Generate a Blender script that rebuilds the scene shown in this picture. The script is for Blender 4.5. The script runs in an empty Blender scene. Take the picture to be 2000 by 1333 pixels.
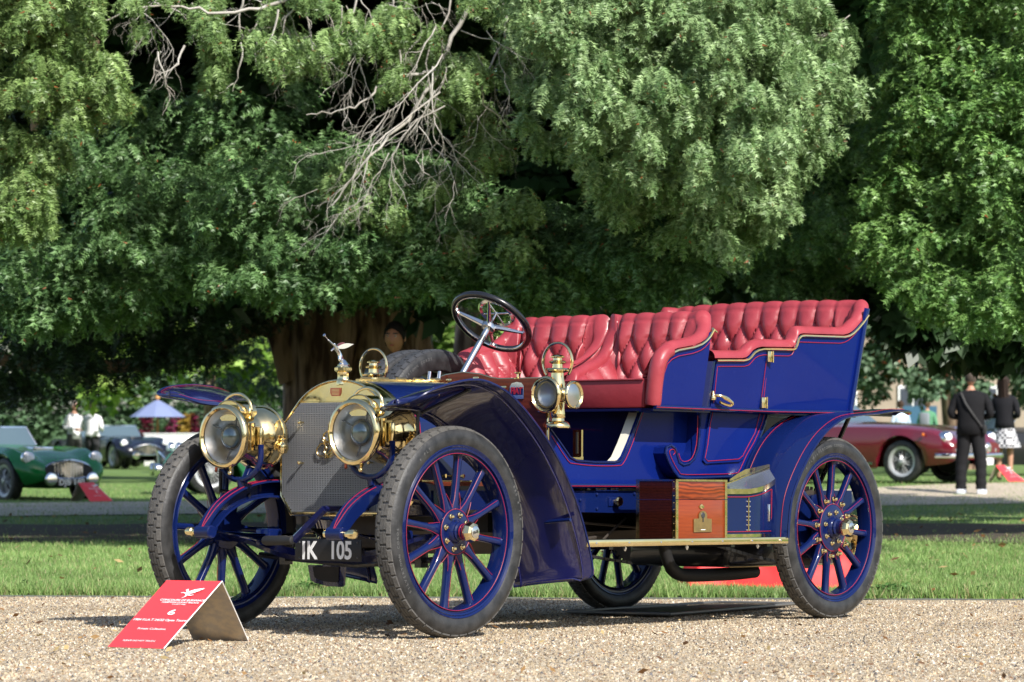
import bpy, bmesh, math, random
import numpy as np
from mathutils import Vector, Matrix, Euler
random.seed(7); rng = np.random.default_rng(7)
sc = bpy.context.scene
C = sc.collection
R = math.radians

# ---------------------------------------------------------------- camera, sky, sun
F_PX, CAM_H, HOR = 6179.4, 0.88, 848.0
PITCH = math.atan((HOR - 666.5) / F_PX)
cam_d = bpy.data.cameras.new('camera'); cam = bpy.data.objects.new('camera', cam_d); C.objects.link(cam)
cam.location = (0, 0, CAM_H); cam.rotation_euler = (R(90) + PITCH, 0, 0)
cam_d.sensor_width = 36; cam_d.lens = F_PX / 2000 * 36
cam_d.clip_start = 0.5; cam_d.clip_end = 2000
cam_d.dof.use_dof = True; cam_d.dof.focus_distance = 14.3; cam_d.dof.aperture_fstop = 6.5
cam_d.dof.aperture_blades = 0
sc.camera = cam
SUN = Vector((.61, -.98, 1.02)).normalized()       # towards the sun
world = bpy.data.worlds.new('World'); sc.world = world; world.use_nodes = True
wn = world.node_tree; wn.nodes.clear()
sky = wn.nodes.new('ShaderNodeTexSky'); sky.sky_type = 'NISHITA'; sky.sun_disc = False
sky.sun_elevation = math.asin(SUN.z); sky.sun_rotation = math.atan2(SUN.x, SUN.y)
sky.air_density = 1.0; sky.dust_density = 1.5
bg = wn.nodes.new('ShaderNodeBackground'); bg.inputs[1].default_value = 0.12
wo = wn.nodes.new('ShaderNodeOutputWorld')
wn.links.new(sky.outputs[0], bg.inputs[0]); wn.links.new(bg.outputs[0], wo.inputs[0])
sl = bpy.data.lights.new('sun', 'SUN'); so = bpy.data.objects.new('sun', sl); C.objects.link(so)
sl.energy = 4.6; sl.angle = R(0.53); sl.color = (1.0, .96, .89)
so.rotation_euler = SUN.to_track_quat('Z', 'Y').to_euler(); so.location = SUN * 60
sc.view_settings.view_transform = 'Standard'; sc.view_settings.look = 'None'
sc.view_settings.exposure = 0.68; sc.view_settings.gamma = 1; sc.view_settings.use_curve_mapping = False
sc.render.engine = 'CYCLES'; sc.cycles.use_denoising = True
sc.cycles.max_bounces = 10; sc.cycles.diffuse_bounces = 3; sc.cycles.glossy_bounces = 4
sc.cycles.transmission_bounces = 8; sc.cycles.transparent_max_bounces = 12
sc.cycles.caustics_reflective = False; sc.cycles.caustics_refractive = False
sc.cycles.sample_clamp_indirect = 6

# ---------------------------------------------------------------- car frame and pixel measuring helpers
YAW, TA, TB = 4.03480430890884, -0.0178782, 0.00466607
MC = (Matrix.Rotation(TA, 3, 'X') @ Matrix.Rotation(TB, 3, 'Y') @ Matrix.Rotation(YAW, 3, 'Z'))
TC = Vector((1.0489982, 16.1808895, -0.920604 + CAM_H))
def _ray(u, v):
    X, Y, Z = u - 1000, F_PX, -(v - 666.5)
    c, s = math.cos(PITCH), math.sin(PITCH)
    return Vector((X, Y * c - Z * s, Y * s + Z * c))
CAMP = Vector((0, 0, CAM_H))
def S(u, v, y):
    """car (x, z) of a photo point on the car plane y"""
    d = MC.transposed() @ _ray(u, v); o = MC.transposed() @ (CAMP - TC)
    k = (y - o.y) / d.y; p = o + d * k
    return (p.x, p.z)
def SX(u, v, x):
    d = MC.transposed() @ _ray(u, v); o = MC.transposed() @ (CAMP - TC)
    k = (x - o.x) / d.x; p = o + d * k
    return (p.y, p.z)
def WD(u, v, depth):
    d = _ray(u, v); return CAMP + d * (depth / d.y)
def car2w(p): return MC @ Vector(p) + TC

# ---------------------------------------------------------------- objects
def tag(o, label=None, cat=None, group=None, kind=None):
    if label: o['label'] = label
    if cat: o['category'] = cat
    if group: o['group'] = group
    if kind: o['kind'] = kind
    return o
def empty(name, loc=(0, 0, 0), rot=(0, 0, 0), parent=None, label=None, cat=None, group=None):
    o = bpy.data.objects.new(name, None); C.objects.link(o)
    o.location = loc; o.rotation_euler = rot; o.empty_display_size = .2
    if parent: o.parent = parent
    return tag(o, label, cat, group)
class MB:
    def __init__(s): s.v = []; s.f = []
    def add(s, vs, fs):
        n = len(s.v); s.v.extend([tuple(p) for p in vs]); s.f.extend([tuple(i + n for i in f) for f in fs]); return s
    def box(s, c, d, rot=None):
        x, y, z = d[0] / 2, d[1] / 2, d[2] / 2
        vs = [Vector(p) for p in ((-x,-y,-z),(x,-y,-z),(x,y,-z),(-x,y,-z),(-x,-y,z),(x,-y,z),(x,y,z),(-x,y,z))]
        if rot is not None: vs = [rot @ p for p in vs]
        return s.add([p + Vector(c) for p in vs], [(0,3,2,1),(4,5,6,7),(0,1,5,4),(1,2,6,5),(2,3,7,6),(3,0,4,7)])
    def rbox(s, c, d, r=.005, rot=None):
        x, y, z = d[0] / 2, d[1] / 2, d[2] / 2
        bm = bmesh.new(); bmesh.ops.create_cube(bm, size=1)
        bmesh.ops.scale(bm, vec=d, verts=bm.verts)
        bmesh.ops.bevel(bm, geom=bm.edges[:], offset=r, segments=2, affect='EDGES', profile=.5)
        vs = [v.co.copy() for v in bm.verts]; fs = [[v.index for v in f.verts] for f in bm.faces]; bm.free()
        if rot is not None: vs = [rot @ p for p in vs]
        return s.add([p + Vector(c) for p in vs], fs)
    def tube(s, path, r, seg=8, closed=False, cap=True, flat=1.0, up=None):
        P = [Vector(p) for p in path]; n = len(P)
        rr = r if isinstance(r, (list, tuple)) else [r] * n
        T = []
        for i in range(n):
            a = P[(i - 1) % n] if (closed or i > 0) else P[i]; b = P[(i + 1) % n] if (closed or i < n - 1) else P[i]
            t = (b - a); T.append(t.normalized() if t.length > 1e-9 else Vector((0, 0, 1)))
        u0 = Vector(up) if up is not None else (Vector((0, 0, 1)) if abs(T[0].z) < .9 else Vector((1, 0, 0)))
        N = (u0 - T[0] * u0.dot(T[0])).normalized(); vs = []
        for i in range(n):
            if up is not None: N = Vector(up)
            N = (N - T[i] * N.dot(T[i]))
            N = N.normalized() if N.length > 1e-6 else T[i].orthogonal().normalized()
            B = T[i].cross(N)
            for k in range(seg):
                a = 2 * math.pi * k / seg
                vs.append(P[i] + (N * math.cos(a) + B * math.sin(a) * flat) * rr[i])
        fs = []
        for i in range(n if closed else n - 1):
            j = (i + 1) % n
            for k in range(seg):
                l = (k + 1) % seg; fs.append((i * seg + k, i * seg + l, j * seg + l, j * seg + k))
        if cap and not closed:
            fs.append(tuple(range(seg))[::-1]); fs.append(tuple((n - 1) * seg + k for k in range(seg)))
        return s.add(vs, fs)
    def lathe(s, prof, o=(0, 0, 0), axis=(0, 0, 1), seg=24, cap=True, a0=0., a1=2 * math.pi):
        ax = Vector(axis).normalized(); u = ax.orthogonal().normalized(); w = ax.cross(u); o = Vector(o)
        full = abs(a1 - a0 - 2 * math.pi) < 1e-6; m = seg if full else seg + 1; vs = []
        for r, h in prof:
            for k in range(m):
                a = a0 + (a1 - a0) * k / seg
                vs.append(o + ax * h + (u * math.cos(a) + w * math.sin(a)) * r)
        fs = []
        for i in range(len(prof) - 1):
            for k in range(seg):
                l = (k + 1) % m; fs.append((i * m + k, i * m + l, (i + 1) * m + l, (i + 1) * m + k))
        if cap and full:
            if prof[0][0] > 1e-6: fs.append(tuple(range(m))[::-1])
            if prof[-1][0] > 1e-6: fs.append(tuple((len(prof) - 1) * m + k for k in range(m)))
        return s.add(vs, fs)
    def prism(s, poly, f, w0, w1):
        """polygon (a, b) mapped by f(a, b, w) between w0 and w1"""
        n = len(poly); vs = [f(a, b, w0) for a, b in poly] + [f(a, b, w1) for a, b in poly]
        fs = [tuple(range(n)), tuple(range(2 * n - 1, n - 1, -1))]
        fs += [(i, i + n, (i + 1) % n + n, (i + 1) % n) for i in range(n)]
        return s.add(vs, fs)
    def grid(s, nu, nv, f, cu=False, cv=False):
        vs = [f(i / (nu if cu else nu - 1), j / (nv if cv else nv - 1)) for i in range(nu) for j in range(nv)]; fs = []
        for i in range(nu if cu else nu - 1):
            for j in range(nv if cv else nv - 1):
                a, b = (i + 1) % nu, (j + 1) % nv; fs.append((i * nv + j, a * nv + j, a * nv + b, i * nv + b))
        return s.add(vs, fs)
    def sheet(s, nu, nv, f, th):
        """grid with thickness th along the normals"""
        G = [[Vector(f(i / (nu - 1), j / (nv - 1))) for j in range(nv)] for i in range(nu)]; Nn = []
        for i in range(nu):
            for j in range(nv):
                a = G[min(i + 1, nu - 1)][j] - G[max(i - 1, 0)][j]; b = G[i][min(j + 1, nv - 1)] - G[i][max(j - 1, 0)]
                c = a.cross(b); Nn.append(c.normalized() if c.length > 1e-12 else Vector((0, 0, 1)))
        g = [p for r_ in G for p in r_]; k = nu * nv
        vs = g + [p - q * th for p, q in zip(g, Nn)]; fs = []
        for i in range(nu - 1):
            for j in range(nv - 1):
                a = i * nv + j; q = (a, a + nv, a + nv + 1, a + 1); fs.append(q); fs.append(tuple(x + k for x in q[::-1]))
        for j in range(nv - 1):
            fs.append((j, j + 1, j + 1 + k, j + k)); a = (nu - 1) * nv + j; fs.append((a + 1, a, a + k, a + 1 + k))
        for i in range(nu - 1):
            a = i * nv; fs.append((a + nv, a, a + k, a + nv + k)); a = i * nv + nv - 1; fs.append((a, a + nv, a + nv + k, a + k))
        return s.add(vs, fs)
    def sphere(s, c, r, seg=10, rings=6, sc_=(1, 1, 1)):
        return s.lathe2([(math.sin(math.pi * i / rings), -math.cos(math.pi * i / rings)) for i in range(rings + 1)], c, r, seg, sc_)
    def lathe2(s, prof, c, r, seg, sc_):
        vs = []; c = Vector(c)
        for a, h in prof:
            for k in range(seg):
                t = 2 * math.pi * k / seg; vs.append(c + Vector((a * math.cos(t) * r * sc_[0], a * math.sin(t) * r * sc_[1], h * r * sc_[2])))
        fs = [(i * seg + k, i * seg + (k + 1) % seg, (i + 1) * seg + (k + 1) % seg, (i + 1) * seg + k) for i in range(len(prof) - 1) for k in range(seg)]
        return s.add(vs, fs)
    def mesh(s, name, mat, smooth=True, angle=35):
        me = bpy.data.meshes.new(name); me.from_pydata(s.v, [], s.f)
        bm = bmesh.new(); bm.from_mesh(me)
        bmesh.ops.remove_doubles(bm, verts=bm.verts, dist=1e-5)
        bmesh.ops.recalc_face_normals(bm, faces=bm.faces)
        bm.to_mesh(me); bm.free()
        if smooth:
            me.shade_smooth(); me.set_sharp_from_angle(angle=R(angle))
        if mat: me.materials.append(mat)
        return me
    def build(s, name, mat, parent=None, loc=None, rot=None, smooth=True, angle=35, kind=None):
        o = bpy.data.objects.new(name, s.mesh(name, mat, smooth, angle)); C.objects.link(o)
        if parent: o.parent = parent
        if loc is not None: o.location = loc
        if rot is not None: o.rotation_euler = rot
        if kind: o['kind'] = kind
        return o
def link(name, me, parent, loc=(0, 0, 0), rot=(0, 0, 0), scale=None):
    o = bpy.data.objects.new(name, me); C.objects.link(o); o.parent = parent; o.location = loc; o.rotation_euler = rot
    if scale: o.scale = scale
    return o
def kids(o): return [c for c in bpy.data.objects if c.parent == o]
def copy_tree(o, parent=None):
    c = o.copy(); C.objects.link(c); c.parent = parent
    for ch in kids(o): copy_tree(ch, c)
    return c
def text_mesh(txt, size, mat, name='lettering', bold=0.0, depth=.0008, align='CENTER', shear=0, space=1.0):
    cu = bpy.data.curves.new('t', 'FONT'); cu.body = txt; cu.size = size; cu.align_x = align; cu.align_y = 'CENTER'
    cu.offset = bold; cu.extrude = depth; cu.shear = shear; cu.space_character = space; cu.resolution_u = 3
    o = bpy.data.objects.new('t', cu); C.objects.link(o); dg = bpy.context.evaluated_depsgraph_get()
    me = bpy.data.meshes.new_from_object(o.evaluated_get(dg)); bpy.data.objects.remove(o); bpy.data.curves.remove(cu)
    me.materials.clear(); me.materials.append(mat); me.name = name; return me
def ip(tab, x):
    xs = [a for a, _ in tab]; ys = [b for _, b in tab]
    if xs[0] > xs[-1]: xs, ys = xs[::-1], ys[::-1]
    return float(np.interp(x, xs, ys))
def smooth_path(pts, n):
    """Catmull-Rom resample"""
    P = [Vector(p) for p in pts]; out = []
    m = len(P) - 1
    for i in range(n):
        t = i / (n - 1) * m; k = min(int(t), m - 1); t -= k
        a, b, c, d = P[max(k - 1, 0)], P[k], P[k + 1], P[min(k + 2, m)]
        out.append(.5 * ((2 * b) + (c - a) * t + (2 * a - 5 * b + 4 * c - d) * t * t + (-a + 3 * b - 3 * c + d) * t ** 3))
    return out

# ---------------------------------------------------------------- materials
def mat(name, col, rough=.5, metal=0., coat=0., spec=.5, noise=None, bump=None, emit=None, trans=0., ior=1.45, sheen=0., alpha=1.):
    m = bpy.data.materials.new(name); m.use_nodes = True; nt = m.node_tree; b = nt.nodes['Principled BSDF']
    b.inputs['Base Color'].default_value = (*col, 1); b.inputs['Roughness'].default_value = rough; b.inputs['Metallic'].default_value = metal
    b.inputs['Coat Weight'].default_value = coat; b.inputs['Coat Roughness'].default_value = .03
    b.inputs['Specular IOR Level'].default_value = spec; b.inputs['IOR'].default_value = ior
    b.inputs['Transmission Weight'].default_value = trans; b.inputs['Sheen Weight'].default_value = sheen
    tc = nt.nodes.new('ShaderNodeTexCoord')
    def nz(scale, detail=4, stretch=None):
        n = nt.nodes.new('ShaderNodeTexNoise'); n.inputs['Scale'].default_value = scale; n.inputs['Detail'].default_value = detail
        if stretch:
            mp = nt.nodes.new('ShaderNodeMapping'); mp.inputs['Scale'].default_value = stretch
            nt.links.new(tc.outputs['Object'], mp.inputs[0]); nt.links.new(mp.outputs[0], n.inputs[0])
        else: nt.links.new(tc.outputs['Object'], n.inputs[0])
        return n
    if noise:       # (scale, amount, second colour[, stretch])
        n = nz(noise[0], 5, noise[3] if len(noise) > 3 else None); r = nt.nodes.new('ShaderNodeValToRGB')
        r.color_ramp.elements[0].color = (*col, 1); r.color_ramp.elements[1].color = (*noise[2], 1)
        r.color_ramp.elements[0].position = .5 - noise[1]; r.color_ramp.elements[1].position = .5 + noise[1]
        nt.links.new(n.outputs[0], r.inputs[0]); nt.links.new(r.outputs[0], b.inputs['Base Color'])
    if bump:        # (scale, strength[, stretch])
        n = nz(bump[0], 6, bump[2] if len(bump) > 2 else None); bp = nt.nodes.new('ShaderNodeBump')
        bp.inputs['Strength'].default_value = bump[1]; bp.inputs['Distance'].default_value = .01
        nt.links.new(n.outputs[0], bp.inputs['Height']); nt.links.new(bp.outputs[0], b.inputs['Normal'])
    return m
def rough_var(m, scale, lo, hi):
    nt = m.node_tree; n = nt.nodes.new('ShaderNodeTexNoise'); n.inputs['Scale'].default_value = scale; n.inputs['Detail'].default_value = 6
    tc = nt.nodes.new('ShaderNodeTexCoord'); nt.links.new(tc.outputs['Object'], n.inputs[0])
    r = nt.nodes.new('ShaderNodeMapRange'); r.inputs[1].default_value = .35; r.inputs[2].default_value = .65; r.inputs[3].default_value = lo; r.inputs[4].default_value = hi
    nt.links.new(n.outputs[0], r.inputs[0]); nt.links.new(r.outputs[0], nt.nodes['Principled BSDF'].inputs['Roughness']); return m
M = {}
M['blue'] = rough_var(mat('blue_enamel', (.003, .009, .060), .2, coat=.6, spec=.12, noise=(3, .2, (.004, .011, .069)), bump=(3, .02)), 9, .12, .26)
M['panel'] = rough_var(mat('blue_body_panel', (.003, .011, .118), .2, coat=.20, spec=.06, noise=(2, .25, (.004, .014, .13)), bump=(2.2, .03)), 9, .16, .3)
M['navy'] = mat('navy_enamel', (.005, .007, .045), .25, coat=.5, spec=.2)
M['fender'] = rough_var(mat('dark_blue_enamel', (.007, .009, .075), .15, coat=1.0, noise=(5, .2, (.012, .013, .07))), 14, .10, .22)
M['red_line'] = mat('red_pinstripe', (.30, .010, .028), .4)
M['brass'] = rough_var(mat('polished_brass', (.82, .64, .30), .12, 1.0, noise=(12, .25, (.88, .74, .44)), bump=(6, .03)), 30, .06, .20)
M['brass_dull'] = mat('worn_brass', (.62, .43, .19), .32, 1.0, noise=(30, .2, (.45, .32, .16)))
M['copper'] = mat('copper_plate', (.55, .16, .10), .35, 1.0)
M['nickel'] = mat('nickel', (.72, .72, .70), .16, 1.0)
M['steel'] = mat('dark_steel', (.10, .10, .105), .4, .8)
M['silver'] = mat('silver_plate', (.85, .85, .86), .15, 1.0)
M['leather'] = mat('red_leather', (.25, .030, .040), .34, spec=.5, noise=(7, .2, (.31, .042, .054)), bump=(30, .22))
rough_var(M['leather'], 8, .30, .44)
M['leather_dark'] = mat('red_leather_front', (.20, .018, .025), .42, noise=(5, .2, (.25, .026, .034)), bump=(30, .14))
M['rubber'] = mat('tyre_rubber', (.011, .0115, .0125), .5, noise=(16, .14, (.034, .034, .035)), bump=(90, .15))
M['tread'] = mat('tread_rubber', (.060, .058, .056), .75, noise=(40, .2, (.095, .09, .083)), bump=(150, .3))
M['tyre_mark'] = mat('tyre_moulding', (.13, .13, .13), .6)
M['black'] = mat('black_enamel', (.010, .010, .012), .25, coat=.5)
M['black_matt'] = mat('matt_black', (.012, .012, .013), .6)
M['grime'] = mat('oily_dark_metal', (.035, .030, .026), .6, .3, noise=(12, .3, (.07, .055, .045)))
M['glass'] = mat('lamp_glass', (1, 1, 1), .02, trans=1.0, ior=1.25)
M['reflector'] = mat('silvered_reflector', (.50, .51, .50), .30, 1.0)
M['lens'] = mat('bullseye_glass', (.16, .23, .25), .08, .55, coat=1.0, spec=.9)
M['white'] = mat('white_paint', (.80, .80, .80), .4)
M['cream'] = mat('cream_board', (.62, .60, .50), .5)
M['felt'] = mat('plain_black_panel', (.012, .012, .014), .5)
M['sign_red'] = mat('sign_red', (.78, .045, .055), .42, noise=(3, .3, (.80, .050, .06)))
M['sign_grey'] = mat('sign_back', (.34, .30, .26), .38, .25, noise=(35, .12, (.44, .36, .27)))
def wood(name, c1, c2, scale=1.0, dirn='Z', dist=6.0, rough=.28):
    m = bpy.data.materials.new(name); m.use_nodes = True; nt = m.node_tree; b = nt.nodes['Principled BSDF']
    tc = nt.nodes.new('ShaderNodeTexCoord'); mp = nt.nodes.new('ShaderNodeMapping'); w = nt.nodes.new('ShaderNodeTexWave')
    w.bands_direction = dirn; w.inputs['Scale'].default_value = 14 * scale; w.inputs['Distortion'].default_value = dist
    w.inputs['Detail'].default_value = 3; w.inputs['Detail Scale'].default_value = .55
    mp.inputs['Scale'].default_value = (.55, 1, 1.6)
    n = nt.nodes.new('ShaderNodeTexNoise'); n.inputs['Scale'].default_value = 60; n.inputs['Detail'].default_value = 6
    m2 = nt.nodes.new('ShaderNodeMapping'); m2.inputs['Scale'].default_value = (.12, 1, 1.5)
    mx = nt.nodes.new('ShaderNodeMath'); mx.operation = 'MULTIPLY_ADD'; mx.inputs[1].default_value = .55
    r = nt.nodes.new('ShaderNodeValToRGB'); r.color_ramp.elements[0].color = (*c1, 1); r.color_ramp.elements[1].color = (*c2, 1)
    r.color_ramp.elements[0].position = .25; r.color_ramp.elements[1].position = .95
    L = nt.links.new; L(tc.outputs['Object'], mp.inputs[0]); L(mp.outputs[0], w.inputs[0]); L(tc.outputs['Object'], m2.inputs[0]); L(m2.outputs[0], n.inputs[0])
    L(w.outputs['Fac'], mx.inputs[0])
    m3 = nt.nodes.new('ShaderNodeMath'); m3.operation = 'MULTIPLY'; m3.inputs[1].default_value = .6; L(n.outputs[0], m3.inputs[0]); L(m3.outputs[0], mx.inputs[2])
    L(mx.outputs[0], r.inputs[0]); L(r.outputs[0], b.inputs['Base Color'])
    b.inputs['Roughness'].default_value = rough; b.inputs['Coat Weight'].default_value = .35; b.inputs['Coat Roughness'].default_value = .08; b.inputs['Specular IOR Level'].default_value = .2
    return m
M['oak'] = wood('orange_varnished_oak', (.08, .013, .005), (.28, .048, .010), .8, 'Z', 14)
M['oak_plain'] = wood('orange_varnished_oak_lower', (.15, .024, .007), (.27, .048, .011), 2.2, 'Z', 4)
M['dark_wood'] = wood('dark_varnished_wood', (.016, .004, .003), (.045, .009, .005), 2, 'Z', 3, .2)
M['dash'] = wood('red_mahogany_dash', (.085, .016, .008), (.13, .026, .011), .6, 'Z', 2, .22)
# ---------------------------------------------------------------- the ground
def sstep(a, b, x):
    t = max(0., min(1., (x - a) / (b - a))); return t * t * (3 - 2 * t)
UPC = MC @ Vector((0, 0, 1))
def z_gravel(x, y): return TC.z - (UPC.x * (x - TC.x) + UPC.y * (y - TC.y)) / UPC.z
def edge_y(x): return 18.42 + .035 * x                          # where the drive meets the lawn
def z_lawn(x, y):
    z0 = z_gravel(x, edge_y(x)) + .02
    z = z0 * (1 - sstep(18.4, 25, y))
    return z + .13 * sstep(1.5, 6, x) * sstep(44, 48.5, y)
def path_near(x): return 36.3 + .521 * x + .12 * math.sin(x * 1.1)
def path_far(x): return 43.6 + .60 * x + .15 * math.sin(x * .9 + 1)

def stone_mat(name, cols, scale, rough=.85, bumpst=.6, big=None):
    m = bpy.data.materials.new(name); m.use_nodes = True; nt = m.node_tree; b = nt.nodes['Principled BSDF']; L = nt.links.new
    tc = nt.nodes.new('ShaderNodeTexCoord'); v = nt.nodes.new('ShaderNodeTexVoronoi'); v.inputs['Scale'].default_value = scale
    L(tc.outputs['Object'], v.inputs[0])
    w = nt.nodes.new('ShaderNodeTexWhiteNoise'); w.noise_dimensions = '3D'; L(v.outputs['Position'], w.inputs[0])
    r = nt.nodes.new('ShaderNodeValToRGB'); r.color_ramp.interpolation = 'CONSTANT'; e = r.color_ramp.elements
    for i, c in enumerate(cols):
        el = e[i] if i < 2 else e.new(i / len(cols)); el.position = i / len(cols); el.color = (*c, 1)
    L(w.outputs[0], r.inputs[0])
    n = nt.nodes.new('ShaderNodeTexNoise'); n.inputs['Scale'].default_value = .9; n.inputs['Detail'].default_value = 5; L(tc.outputs['Object'], n.inputs[0])
    mr = nt.nodes.new('ShaderNodeMapRange'); mr.inputs[1].default_value = .3; mr.inputs[2].default_value = .7; mr.inputs[3].default_value = .86; mr.inputs[4].default_value = 1.08
    L(n.outputs[0], mr.inputs[0])
    mx = nt.nodes.new('ShaderNodeMix'); mx.data_type = 'RGBA'; mx.blend_type = 'MULTIPLY'; mx.inputs[0].default_value = 1
    L(r.outputs[0], mx.inputs[6]); L(mr.outputs[0], mx.inputs[7]); L(mx.outputs[2], b.inputs['Base Color'])
    bp = nt.nodes.new('ShaderNodeBump'); bp.inputs['Strength'].default_value = bumpst; bp.inputs['Distance'].default_value = .012; bp.invert = True
    L(v.outputs['Distance'], bp.inputs['Height']); L(bp.outputs[0], b.inputs['Normal']); b.inputs['Roughness'].default_value = rough
    return m
GC = [(0.447, 0.358, 0.243), (0.349, 0.268, 0.168), (0.534, 0.46, 0.342), (0.262, 0.203, 0.134), (0.398, 0.316, 0.203), (0.174, 0.15, 0.124), (0.48, 0.391, 0.267), (0.371, 0.284, 0.183), (0.621, 0.546, 0.416), (0.283, 0.198, 0.114)]
M['gravel'] = stone_mat('gravel', GC, 75)
M['path'] = stone_mat('path_gravel', [(.40, .33, .25), (.48, .40, .29), (.33, .27, .21), (.52, .45, .34)], 40, bumpst=.3)
def vcol_mat(name, rough=.6, trans=0., spec=.3, mul=1.):
    m = bpy.data.materials.new(name); m.use_nodes = True; nt = m.node_tree; b = nt.nodes['Principled BSDF']; L = nt.links.new
    a = nt.nodes.new('ShaderNodeAttribute'); a.attribute_name = 'tint'
    L(a.outputs['Color'], b.inputs['Base Color']); b.inputs['Roughness'].default_value = rough; b.inputs['Specular IOR Level'].default_value = spec
    if trans:
        t = nt.nodes.new('ShaderNodeBsdfTranslucent'); L(a.outputs['Color'], t.inputs[0]); ms = nt.nodes.new('ShaderNodeMixShader'); ms.inputs[0].default_value = trans
        L(b.outputs[0], ms.inputs[1]); L(t.outputs[0], ms.inputs[2]); L(ms.outputs[0], nt.nodes['Material Output'].inputs[0])
    return m
M['stone'] = vcol_mat('loose_stones', .8, 0, .3)
M['grass_blade'] = vcol_mat('grass_blades', .55, .3, .3)
M['lawn'] = mat('lawn_turf', (.085, .16, .034), .9, noise=(1.2, .25, (.14, .21, .055)), bump=(60, .8))
def fast_mesh(name, V, Fq, tint=None, mat_=None, smooth=False):
    """V (n,3), Fq (m,k) all faces with k corners, tint (m,3) per face"""
    me = bpy.data.meshes.new(name); n, (m, k) = len(V), Fq.shape
    me.vertices.add(n); me.vertices.foreach_set('co', np.ascontiguousarray(V, dtype=np.float32).ravel())
    me.loops.add(m * k); me.loops.foreach_set('vertex_index', np.ascontiguousarray(Fq, dtype=np.int32).ravel())
    me.polygons.add(m); me.polygons.foreach_set('loop_start', np.arange(0, m * k, k, dtype=np.int32))
    me.polygons.foreach_set('loop_total', np.full(m, k, dtype=np.int32)); me.polygons.foreach_set('use_smooth', np.full(m, smooth))
    me.update(calc_edges=True)
    if tint is not None:
        at = me.attributes.new('tint', 'FLOAT_COLOR', 'FACE'); at.data.foreach_set('color', np.concatenate([tint, np.ones((m, 1))], 1).astype(np.float32).ravel())
    if mat_: me.materials.append(mat_)
    return me
def obj(name, me, parent=None, kind=None):
    o = bpy.data.objects.new(name, me); C.objects.link(o)
    if parent: o.parent = parent
    if kind: o['kind'] = kind
    return o
# drive of pale gravel, from behind the camera to the lawn
b = MB(); xs = np.linspace(-40, 40, 81)
b.grid(61, 41, lambda i, j: (lambda x, y: (x, y, z_gravel(x, y)))(-40 + 80 * i, -30 + (edge_y(-40 + 80 * i) + 30.0) * j))
tag(b.build('gravel_drive', M['gravel']), 'pale gravel drive under the veteran car', kind='structure')
b = MB(); ys = [0] + list(np.linspace(.0, 1, 70))
def lawn_pt(i, j):
    x = -70 + 140 * i; y0 = edge_y(x); y = y0 + 6.5 * (j / .3) if j < .3 else y0 + 6.5 + (170 - 6.5) * ((j - .3) / .7) ** 1.6
    return (x, y, z_lawn(x, y))
b.grid(90, 80, lawn_pt)
tag(b.build('lawn', M['lawn']), 'mown green lawn behind the car', kind='structure')
b = MB(); b.grid(60, 10, lambda i, j: (lambda x: (lambda y: (x, y, z_lawn(x, y) + .012))(path_near(x) + (path_far(x) - path_near(x)) * j))(-25 + 50 * i))
tag(b.build('path', M['path']), 'gravel path crossing the lawn', kind='structure')
b = MB(); b.grid(40, 3, lambda i, j: (-1500 + 3000 * i, 180 + 1500 * j, -.4))
tag(b.build('ground', M['lawn']), 'far ground beyond the lawn', kind='structure')
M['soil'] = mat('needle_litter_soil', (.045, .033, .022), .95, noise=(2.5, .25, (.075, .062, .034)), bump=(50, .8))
SOIL = lambda x: (25.5 + .35 * math.sin(x * .9) + .2 * math.sin(x * 2.3 + 1) + .02 * x, 31.0 + .4 * math.sin(x * .7 + 2) + .25 * math.sin(x * 1.9))  # soil band drawn over the whole tree shade, its dark brown deepening it
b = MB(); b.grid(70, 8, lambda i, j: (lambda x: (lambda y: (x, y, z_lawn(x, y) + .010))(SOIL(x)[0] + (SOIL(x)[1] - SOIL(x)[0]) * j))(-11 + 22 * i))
tag(b.build('bare_soil', M['soil']), 'brown bare soil and needles under the yews, also darkening the shade band', kind='structure')
# low stone edging between drive and lawn: one stone after the other
M['kerb'] = mat('edging_stone', (.15, .14, .11), .9, noise=(8, .3, (.12, .12, .09)), bump=(40, .6))
er = empty('stone_edging', (0, 0, 0)); er['kind'] = 'structure'
km = MB().rbox((0, 0, 0), (.885, .07, .09), .008).mesh('edging_stone', M['kerb'])
for i in range(-9, 10):
    x = i * .9; y = edge_y(x); o = link('edging_stone', km, er, (x, y - .02, z_gravel(x, y) - .046 + random.uniform(-.006, .006)), (0, 0, .035 + random.uniform(-.01, .01)))
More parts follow.
